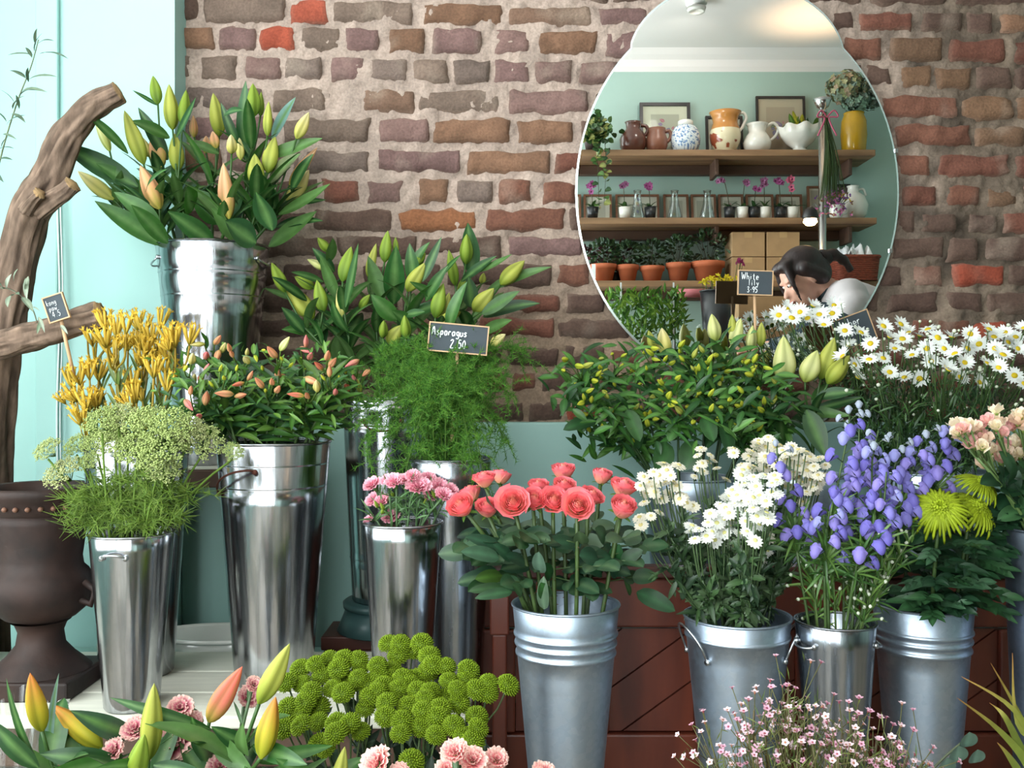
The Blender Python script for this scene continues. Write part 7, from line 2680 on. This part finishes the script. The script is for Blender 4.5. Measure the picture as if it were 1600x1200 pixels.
# wicker basket with paper
dv_ = 5.06
y_ = 2 * (D - YM) - dv_ - D
root = thing('wicker_basket', 'red-brown wicker basket at the end of the lowest shelf', 'basket', (mx_(1332, dv_), y_, SH[2]))
mb = MB()
xa_, xb_ = 36 * k, 32 * k
H_ = 34 * k
for row in range(12):
    z0 = H_ * row / 12 + .004
    f = .9 + .1 * row / 12
    pts = []
    for t in np.linspace(0, 1, 81):
        a = t * 2 * PI
        sx = abs(math.cos(a)) ** .35 * (1 if math.cos(a) > 0 else -1)
        sy = abs(math.sin(a)) ** .35 * (1 if math.sin(a) > 0 else -1)
        wv = 1 + .012 * math.sin(a * 40 + row * PI)
        pts.append((sx * 34 * k * f * wv, sy * .1 * f * wv, z0))
    mb.tube(pts, .006, 5, cap=False)
mb.build('woven_side', M['wicker'], root)
mb = MB()
mb.tube([(34.5 * k * (abs(math.cos(a)) ** .35) * np.sign(math.cos(a)), .102 * (abs(math.sin(a)) ** .35) * np.sign(math.sin(a)), H_ + .006) for a in np.linspace(.001, 2 * PI + .001, 65)], .009, 7, cap=False)
mb.build('woven_rim', M['wicker'], root)
mb = MB()
mb.box((-30 * k, -.085, .001), (30 * k, .085, .006))
mb.build('basket_base', M['wicker'], root, smooth=False)
root = thing('crumpled_paper', 'white tissue paper crumpled in the wicker basket', 'paper', (mx_(1332, dv_), y_, SH[2] + 20 * k))
mb = MB()
gx, gy = np.meshgrid(np.linspace(-1, 1, 26), np.linspace(-1, 1, 18), indexing='ij')
q = np.stack([gx * 2, gy * 2, gx * 0], -1)
zz = .06 + .05 * vnoise(q * 1.4 + 4) + .03 * vnoise(q * 3 + 8) - .05 * (gx ** 2 + gy ** 2) * .4
mb.grid(np.stack([gx * 29 * k, gy * .075, zz], -1), (1, 1, 1))
mb.build('sheet', M['paper'], root, smooth=False)
mb = MB()
mb.grid(np.stack([gx * 20 * k - .02, gy * .06, zz * .8 + .035 + .03 * vnoise(q * 2 + 20)], -1), (1, 1, 1))
mb.build('second_sheet', M['paper'], root, smooth=False)

# steel pole with lamp, hanging bunch
dvp = 4.75
pp_ = MP(1285, 600, dvp)
root = thing('steel_pole', 'upright steel pole in front of the shelves near the woman', 'pole', (pp_[0], pp_[1], FLOOR))
mb = MB()
zt_ = mz(176, dvp)
mb.tube([(0, 0, 0), (0, 0, zt_ - FLOOR)], .019, 20)
mb.build('tube', M['steel'], root)
mb = MB()
mb.lathe([(0, 0), (.12, 0), (.12, .008), (.03, .02), (.02, .04), (.0, .04)], 32)
mb.build('pole_foot', M['steel'], root)
mb = MB()
mb.lathe([(0, zt_ - FLOOR), (.021, zt_ - FLOOR), (.021, zt_ - FLOOR + .012), (0, zt_ - FLOOR + .016)], 20)
mb.build('pole_cap', M['steel'], root)
lp = MP(1266, 345, 4.6)
root = thing('clip_lamp', 'small warm spot lamp glowing beside the steel pole', 'lamp', (lp[0], lp[1], lp[2]))
mb = MB()
mb.lathe([(0, -.024), (.02, -.021), (.033, -.006), (.028, .012), (0, .019)], 20)
mb.build('bulb', M['bulb'], root)
mb = MB()
Mx = mat4((0, 0, .02), np.eye(3))
mb.lathe([(.034, -.012), (.04, .0), (.03, .03), (.012, .045), (0, .046), (0, .043), (.01, .042), (.027, .029), (.034, -.008)], 24, M=Mx)
mb.build('lamp_shade', M['frame_black'], root)
mb = MB()
pr = np.array([pp_[0], pp_[1], lp[2]]) - lp
mb.tube(smoothpath([(0, 0, .064), (pr[0] * .4, pr[1] * .4, .09), (pr[0] * .85, pr[1] * .85, .06)], 12), .004, 6)
mb.build('lamp_arm', M['steel'], root)
# ceiling fitting, with a spot light added to brighten the far wall
sp_ = MP(1088, 2, 4.55)
root = thing('ceiling_spotlight', 'small white spotlight fitting on the ceiling', 'lamp', (sp_[0], sp_[1], ZT))
zb_ = mz(19, 4.55) - ZT
mb = MB()
mb.lathe([(0, 0), (.05, 0), (.05, -.02), (.0, -.022)], 28)
mb.build('ceiling_rose', M['white'], root)
mb = MB()
mb.lathe([(.0, -.0225), (.02, -.0225), (.042, -.05), (.046, zb_ + .02), (.04, zb_), (.03, zb_ + .004), (.0, zb_ + .012)], 28)
mb.build('spot_head', M['ceramic'], root)
pole_top = np.array([pp_[0], pp_[1], zt_])
mb = MB()
mb.lathe([(.012, .0), (.03, .012), (.045, .05), (.043, .052), (.027, .016), (0, .012)], 24, M=mat4((0, 0, zt_ - FLOOR + .016), np.eye(3)))
mb.build('added_uplight_cup', M['steel'], bpy.data.objects['steel_pole'])  # cup added at the pole top as a fixture for the uplight
L2_ = bpy.data.lights.new('uplight', 'SPOT')
L2_.energy = 12
L2_.color = (1, .66, .38)
L2_.spot_size = 1.7
L2_.spot_blend = .9
L2_.shadow_soft_size = .02
lo2 = bpy.data.objects.new('uplight', L2_)
lo2.location = (pole_top[0], pole_top[1], pole_top[2] + .06)
lo2.rotation_euler = (PI, 0.0, 0)
COL.objects.link(lo2)
L3_ = bpy.data.lights.new('added_ceiling_spot', 'SPOT')  # added in the fitting to lift the shelf wall
L3_.energy = 9
L3_.color = (1, .93, .86)
L3_.spot_size = 2.0
L3_.spot_blend = .8
L3_.shadow_soft_size = .03
lo3 = bpy.data.objects.new('added_ceiling_spot', L3_)
lo3.location = (sp_[0], sp_[1], ZT + zb_ - .02)
lo3.rotation_euler = (math.radians(-62), 0, 0)
COL.objects.link(lo3)

# hanging dried bunch on the pole
hb_ = MP(1290, 185, 4.66)
root = thing('hanging_bunch', 'dried grassy bunch hanging upside down from the pole with pink ribbon', 'dried flowers', tuple(hb_))
lb = MB()
for i in range(120):
    e = np.array([R.gauss(.028, .028), R.gauss(.0, .02), -R.uniform(.3, .42)])
    lb.tube(smoothpath([(R.gauss(0, .004), R.gauss(0, .004), R.uniform(-.02, .03)), e * .5 + [.012, 0, 0], e], 6), .0013, 3, lin(R.choice(((96, 124, 66), (80, 106, 58), (116, 136, 80)))))
lb.build('stems', M['leaf'], root)
mb = MB()
for i in range(40):
    e = np.array([R.gauss(.03, .035), R.gauss(.0, .025), -R.uniform(.36, .47)])
    for j in range(4):
        mb.leaf(e, e + randunit() * .016, .01, col=lin(R.choice(((150, 90, 160), (196, 120, 170), (140, 110, 90)))), nl=2)
mb.build('blossoms', M['petal'], root)
mb = MB()
for s_ in (-1, 1):
    mb.tube(smoothpath([(0, .02, .0), (s_ * .03, .03, .03), (s_ * .05, .03, .0), (s_ * .01, .02, -.005), (s_ * .045, .025, -.09)], 20), .004, 5)
mb.build('ribbon', plain('pink_ribbon', (196, 84, 116), 0.5), root)
mb = MB()
mb.tube([(-.02, 0, .01), (0, 0, .06), (0, -.0, .08)], .0015, 5)
mb.build('hanging_string', M['stick'], root)

# counter in front of the far wall
CZ = 0.88
cy0, cy1 = 2 * (D - YM) - 4.98 - D, 2 * (D - YM) - 4.38 - D
ct = thing('work_counter', 'wooden work counter below the shelves, seen in the mirror', 'counter', (1.0, (cy0 + cy1) / 2, FLOOR))
slab_part('counter_top', (.42, cy0, CZ - .04), (1.48, cy1, CZ), M['oak'], ct)
slab_part('counter_front', (.46, cy1 - .06, FLOOR), (1.44, cy1 - .03, CZ - .041), M['teal2'], ct)
slab_part('counter_side', (.46, cy0 + .02, FLOOR), (.49, cy1 - .061, CZ - .041), M['teal2'], ct)
slab_part('counter_side', (1.41, cy0 + .02, FLOOR), (1.44, cy1 - .061, CZ - .041), M['teal2'], ct)


def cpt(px, dv_):
    return np.array([mx_(px, dv_), 2 * (D - YM) - dv_ - D])


# black bucket
c = cpt(1122, 4.55)
kk = 4.55 / F
root = thing('black_bucket', 'black plastic bucket on the counter, seen in the mirror', 'bucket', (c[0], c[1], CZ))
hh = mz(455, 4.55) - CZ
mb = MB()
mb.lathe([(0, .003), (20 * kk, 0), (28 * kk, hh), (26.5 * kk, hh), (19 * kk, .006), (0, .006)], 36)
mb.build('bucket_wall', M['black'], root)
mb = MB()
mb.tube([(28 * kk * math.cos(t), 28 * kk * math.sin(t), hh) for t in np.linspace(0, 2 * PI, 37)], .004, 6, cap=False)
mb.build('bucket_rim', M['black'], root)
root = thing('yellow_posy', 'yellow and dark pink flowers in the black bucket', 'flower', (c[0], c[1], CZ + .02))
lb, mb = MB(), MB()
for i in range(30):
    e = np.array([R.gauss(.02, .05), R.gauss(0, .04), hh + R.uniform(-.01, .05)])
    if i > 25:
        e = np.array([R.gauss(.1, .02), 0, hh + .1 + R.uniform(0, .05)])
    lb.tube([(e[0] * .3, e[1] * .3, 0), e], .0014, 4, lin((90, 120, 60)))
    cc = lin((232, 206, 60)) if i < 26 else lin((160, 60, 110))
    for j in range(5):
        mb.leaf(e, e + randunit(.3) * .022, .012, col=cc, nl=3)
lb.build('stems', M['leaf'], root)
mb.build('blossoms', M['petal'], root)
# roll of pink paper
c = cpt(1080, 4.75)
root = thing('paper_roll', 'roll of dusty pink paper on a stand above the counter', 'roll', (c[0], c[1], CZ))
zr_ = mz(458, 4.75) - CZ
mb = MB()
mb.tube([(-.075, 0, zr_), (.085, 0, zr_)], .021, 20)
mb.build('paper_tube', M['pinkpaper'], root, smooth=True)
mb = MB()
for sx in (-.085, .093):
    mb.box((sx - .005, -.02, 0), (sx + .005, .02, zr_ + .03))
mb.tube([(-.09, 0, zr_), (.098, 0, zr_)], .006, 8)
mb.build('roll_stand', M['frame_black'], root, smooth=False)
# wooden crates at the back of the counter
dv_ = 4.9
xa_, xb_ = mx_(1150, dv_), mx_(1238, dv_)
y_ = 2 * (D - YM) - dv_ - D
root = thing('wooden_crate', 'pale wooden slatted crate on the counter behind the white lily sign', 'crate', ((xa_ + xb_) / 2, y_, CZ))
zc1 = mz(462, dv_)
hcr = zc1 - CZ
for i in range(3):
    za = CZ + hcr * i / 3 + .004
    slab_part('slat', (xa_, y_ + .05, za), (xb_, y_ + .06, za + hcr / 3 - .012), M['card'], root, .001)
    slab_part('slat', (xa_, y_ - .06, za), (xb_, y_ - .05, za + hcr / 3 - .012), M['card'], root, .001)
for xx in (xa_, xb_ - .012):
    slab_part('end_board', (xx, y_ - .0495, CZ + .002), (xx + .012, y_ + .0495, zc1), M['card'], root, .001)
slab_part('crate_base', (xa_ + .0125, y_ - .0495, CZ + .002), (xb_ - .0125, y_ + .0495, CZ + .012), M['card'], root, .001)
# leafy trays at the mirror's lower left
for i, (px, dv_, lab) in enumerate(((968, 4.56, 'tray of bright green leafy plants at the mirror edge'), (1008, 4.56, 'tray of bright green leafy plants, middle of three in the mirror'), (1050, 4.56, 'tray of bright green leafy plants closest to the black bucket'))):
    c = cpt(px, dv_)
    root = thing('leafy_tray', lab, 'plant tray', (c[0], c[1], CZ), 'trays of green plants')
    slab_part('tray', (c[0] - .058, c[1] - .1, CZ), (c[0] + .058, c[1] + .1, CZ + .05), M['black'], root)
    lb = MB()
    for j in range(200):
        p = np.array([R.uniform(-.06, .06), R.uniform(-.1, .1), R.uniform(.1, .33)])
        v = unit(randunit(1.2))
        lb.leaf(p, p + v * R.uniform(.03, .06), .014, bend=.5, col=lin(R.choice(((82, 128, 44), (104, 150, 54), (60, 100, 40), (124, 160, 60)))), nl=4)
    lb.build('foliage', M['leaf'], root)
    if i != 1:
        mb = MB()
        mb.box((.0, .02, .05), (.008, .021, .38))
        mb.build('plant_label', M['paper'], root, smooth=False)

# ============================================================ the woman bending over the counter
def pm(px, py, dv_):
    return MP(px, py, dv_)


DW = 4.2
yw = 2 * (D - YM) - DW - D
neck = pm(1288, 450, DW)
head_c = pm(1254, 436, DW)
sh_c = pm(1312, 468, DW)
hip_c = np.array([sh_c[0] + .40, yw, .96])
root = thing('person', 'woman with dark tied-back hair and pale tee bending over the counter', 'person', (hip_c[0], yw, FLOOR))


def cap(mb, a, b, ra, rb, n=14, k=6):
    """tapered capsule"""
    a, b = np.asarray(a, float), np.asarray(b, float)
    d = unit(b - a)
    pts, rad = [], []
    for t in np.linspace(-PI / 2, 0, k)[:-1]:
        pts.append(a + d * ra * math.sin(t))
        rad.append(max(ra * math.cos(t), 1e-4))
    pts.append(a)
    rad.append(ra)
    pts.append(b)
    rad.append(rb)
    for t in np.linspace(0, PI / 2, k)[1:]:
        pts.append(b + d * rb * math.sin(t))
        rad.append(max(rb * math.cos(t), 1e-4))
    mb.tube(pts, rad, n)


def ell(mb, c, r, Rm=None, n=20):
    V = [(math.sin(t), math.cos(t)) for t in np.linspace(0, PI, 15)]
    mb.lathe([(s_, -c_) for s_, c_ in V], n, M=mat4(c, np.eye(3) if Rm is None else Rm, r))


def remesh(o, vox, sm=4):
    m = o.modifiers.new('skin_over', 'REMESH')
    m.mode = 'VOXEL'
    m.voxel_size = vox
    m.use_smooth_shade = True
    s_ = o.modifiers.new('soften', 'SMOOTH')
    s_.iterations = sm
    s_.factor = .5


# body: torso leans from the hips (right) to the head (left); x axis is facing direction -x
FX = np.array([-1.0, 0, 0])
side = np.array([0, 1.0, 0])
body = MB()
tor = unit(sh_c - hip_c)
cap(body, hip_c, hip_c + tor * .1, .125, .115)
ell(body, hip_c + np.array([.0, 0, 0]), (.12, .165, .12))
ell(body, (hip_c * .55 + sh_c * .45), (.11, .135, .11))
ell(body, sh_c - tor * .09 + [0, 0, -.02], (.105, .15, .092))
for s_ in (-1, 1):
    shp = sh_c + side * s_ * .165 + [.0, 0, -.03]
    cap(body, sh_c + side * s_ * .04, shp, .07, .058)
cap(body, sh_c + tor * .0, neck + [0.01, 0, 0], .058, .05)
cap(body, neck, head_c + np.array([.03, 0, -.02]), .05, .05)
# head: face direction looks left and down
fd = unit(np.array([-1, .12, -.62]))
upv = unit(np.array([-.5, 0, .85]))
upv = unit(upv - fd * np.dot(upv, fd))
sd = np.cross(upv, fd)
Hm = np.stack([fd, sd, upv], 1)      # local x = face, y = side, z = crown


def hp(x, y, z):
    return head_c + Hm @ np.array([x, y, z])


ell(body, hp(-.012, 0, .03), (.097, .076, .092), Hm)
ell(body, hp(.03, 0, -.03), (.062, .06, .085), Hm)
ell(body, hp(.055, 0, -.088), (.028, .03, .024), Hm)      # chin
cap(body, hp(.082, 0, .005), hp(.104, 0, -.03), .009, .014)   # nose
ell(body, hp(.09, 0, -.058), (.012, .022, .007), Hm)
ell(body, hp(.086, 0, -.068), (.012, .02, .007), Hm)
for s_ in (-1, 1):
    ell(body, hp(.062, s_ * .038, -.02), (.024, .024, .024), Hm)    # cheek
    ell(body, hp(.078, s_ * .03, .026), (.014, .026, .008), Hm)     # brow
    ell(body, hp(-.008, s_ * .077, -.01), (.018, .008, .03), Hm)   # ear
# arms reach down and forward to the counter
HN = []
for s_ in (-1, 1):
    shp = sh_c + side * s_ * .17 + [.0, 0, -.04]
    elb = shp + np.array([-.1 - .03 * (s_ < 0), s_ * .05, -.145])
    wr = np.array([elb[0] - .17, yw + s_ * .06 - .26, CZ + .07])
    cap(body, shp, elb, .052, .041)
    cap(body, elb, wr, .042, .027)
    hd_ = unit(np.array([-.8, -.55, -.2]))
    hs_ = np.cross(hd_, [0, 0, 1])
    hs_ = unit(hs_)
    pal = wr + hd_ * .05
    ell(body, pal, (.05, .04, .017), np.stack([hd_, hs_, np.cross(hd_, hs_)], 1))
    for f, (off, ln) in enumerate(((-.03, .062), (-.01, .074), (.011, .07), (.03, .055))):
        a = pal + hd_ * .04 + hs_ * off
        m_ = a + hd_ * ln * .5 + [0, 0, .002]
        e = m_ + unit(hd_ + np.array([0, 0, -.7])) * ln * .5
        cap(body, a, m_, .0098, .0088, 8, 4)
        cap(body, m_, e, .0088, .0075, 8, 4)
    a = pal + hs_ * (-.034 * s_) - hd_ * .012
    m_ = a + unit(hd_ * .7 - hs_ * s_ * .8) * .035
    cap(body, a, m_, .013, .0105, 8, 4)
    cap(body, m_, m_ + unit(hd_ - hs_ * s_ * .2) * .03, .0105, .008, 8, 4)
    HN.append((shp, elb, wr))
# legs
LG = []
for s_ in (-1, 1):
    hj = hip_c + side * s_ * .085 + [0, 0, -.05]
    kn = np.array([hip_c[0] - .03, yw + s_ * .1, .5])
    an = np.array([hip_c[0] + .03, yw + s_ * .1, FLOOR + .09])
    cap(body, hj, kn, .085, .056)
    cap(body, kn, an, .055, .036)
    cap(body, an + [.02, 0, -.05], an + [-.13, 0, -.06], .034, .028)
    LG.append((hj, kn, an))
bo = body.build('body', M['skin'], root, root.location)
remesh(bo, .0075, 3)
# clothing
def ring_cap(mb, *a):
    cap(mb, *a)


tee = MB()
ell(tee, hip_c + tor * .12, (.135, .165, .125))
ell(tee, (hip_c * .5 + sh_c * .5), (.13, .155, .122))
ell(tee, sh_c - tor * .1 + [0, 0, -.02], (.125, .17, .105))
cap(tee, hip_c + tor * .08, sh_c - tor * .06, .138, .112)
cap(tee, sh_c - tor * .2, sh_c + tor * .015, .118, .08)
# yoke over the shoulders
cap(tee, sh_c + side * .12 + [0, 0, .005], sh_c - side * .12 + [0, 0, .005], .078, .078)
for s_ in (-1, 1):
    shp, elb, wr = HN[0 if s_ < 0 else 1]
    cap(tee, sh_c + side * s_ * .05 - tor * .02, shp, .078, .068)
    cap(tee, shp, shp + (elb - shp) * .28, .07, .064)
to = tee.build('pale_tee', M['shirt'], root, root.location)
remesh(to, .011, 5)
slv = MB()
for s_ in (0, 1):
    shp, elb, wr = HN[s_]
    cap(slv, shp + (elb - shp) * .25, elb, .058, .048)
    cap(slv, elb, elb + (wr - elb) * .86, .048, .034)
cap(slv, sh_c + tor * .0 + [-.01, 0, -.02], neck + [.012, 0, -.014], .064, .054)
ell(slv, sh_c + tor * .02 + [-.02, 0, -.06], (.06, .1, .06))
so = slv.build('dark_jersey', M['sleeve'], root, root.location)
remesh(so, .009, 4)
tr_ = MB()
ell(tr_, hip_c + [0, 0, -.02], (.132, .172, .13))
for hj, kn, an in LG:
    cap(tr_, hj, kn, .094, .066)
    cap(tr_, kn, an + [0, 0, .02], .066, .058)
tro = tr_.build('trousers', M['trousers'], root, root.location)
remesh(tro, .012, 4)
for s_ in (0, 1):
    an = LG[s_][2]
    sb_ = MB()
    cap(sb_, an + [.03, 0, -.05], an + [-.14, 0, -.058], .04, .034)
    sb_.build('shoe', M['frame_black'], root, root.location)
# hair
hr = MB()
ell(hr, hp(-.026, 0, .05), (.102, .086, .09), Hm)
ell(hr, hp(-.06, 0, .0), (.075, .08, .08), Hm)
ell(hr, hp(.045, -.03, .092), (.045, .04, .026), Hm)
ell(hr, hp(.045, .03, .092), (.045, .04, .026), Hm)
for s_ in (-1, 1):
    cap(hr, hp(.055, s_ * .05, .085), hp(.075, s_ * .066, .01), .02, .012)
    cap(hr, hp(.075, s_ * .066, .01), hp(.082, s_ * .06, -.075), .011, .005)
    cap(hr, hp(.0, s_ * .078, .04), hp(-.055, s_ * .066, -.035), .03, .032)
ho = hr.build('hair', M['hair'], root, root.location)
remesh(ho, .007, 3)
pt_ = MB()
b0 = hp(-.125, 0, .035)
cap(pt_, hp(-.1, 0, .03), b0 + [.02, 0, 0], .035, .032)
p_ = smoothpath([b0, b0 + [.05, 0, .012], b0 + [.1, 0, -.015], b0 + [.13, 0, -.06]], 14)
pt_.tube(p_, np.linspace(.034, .012, 14) * (1 + .15 * np.sin(np.arange(14) * 1.7)), 12)
po_ = pt_.build('ponytail', M['hair'], root, root.location)
for s_ in (-1, 1):
    eb = MB()
    ell(eb, hp(.079, s_ * .03, .008), (.009, .013, .007), Hm)
    eb.build('eye', M['ceramic'], root, root.location)
    eb = MB()
    ell(eb, hp(.0865, s_ * .03, .007), (.003, .0055, .0055), Hm)
    eb.build('iris', M['eye'], root, root.location)
lpb = MB()
ell(lpb, hp(.096, 0, -.063), (.009, .02, .008), Hm)
lpb.build('lips', plain('lips', (198, 124, 116), 0.45), root, root.location)

# ============================================================ camera and look
cam = bpy.data.cameras.new('camera')
cam.sensor_fit = 'HORIZONTAL'
cam.sensor_width = 36
cam.lens = 36 * F / 1600
cam.clip_start = .05
co = bpy.data.objects.new('camera', cam)
co.location = (0, -D, ZC)
co.rotation_euler = (PI / 2, 0, 0)
COL.objects.link(co)
scene.camera = co
vs = scene.view_settings
scene.display_settings.display_device = 'sRGB'
vs.view_transform = 'Standard'
vs.look = 'None'
vs.gamma = 1
vs.use_curve_mapping = False
vs.exposure = 0.0
cy_ = scene.cycles
cy_.use_denoising = True
cy_.max_bounces = 8
cy_.diffuse_bounces = 4
cy_.glossy_bounces = 5
cy_.transmission_bounces = 4
cy_.transparent_max_bounces = 12
cy_.caustics_reflective = False
cy_.caustics_refractive = False
cy_.sample_clamp_indirect = 6
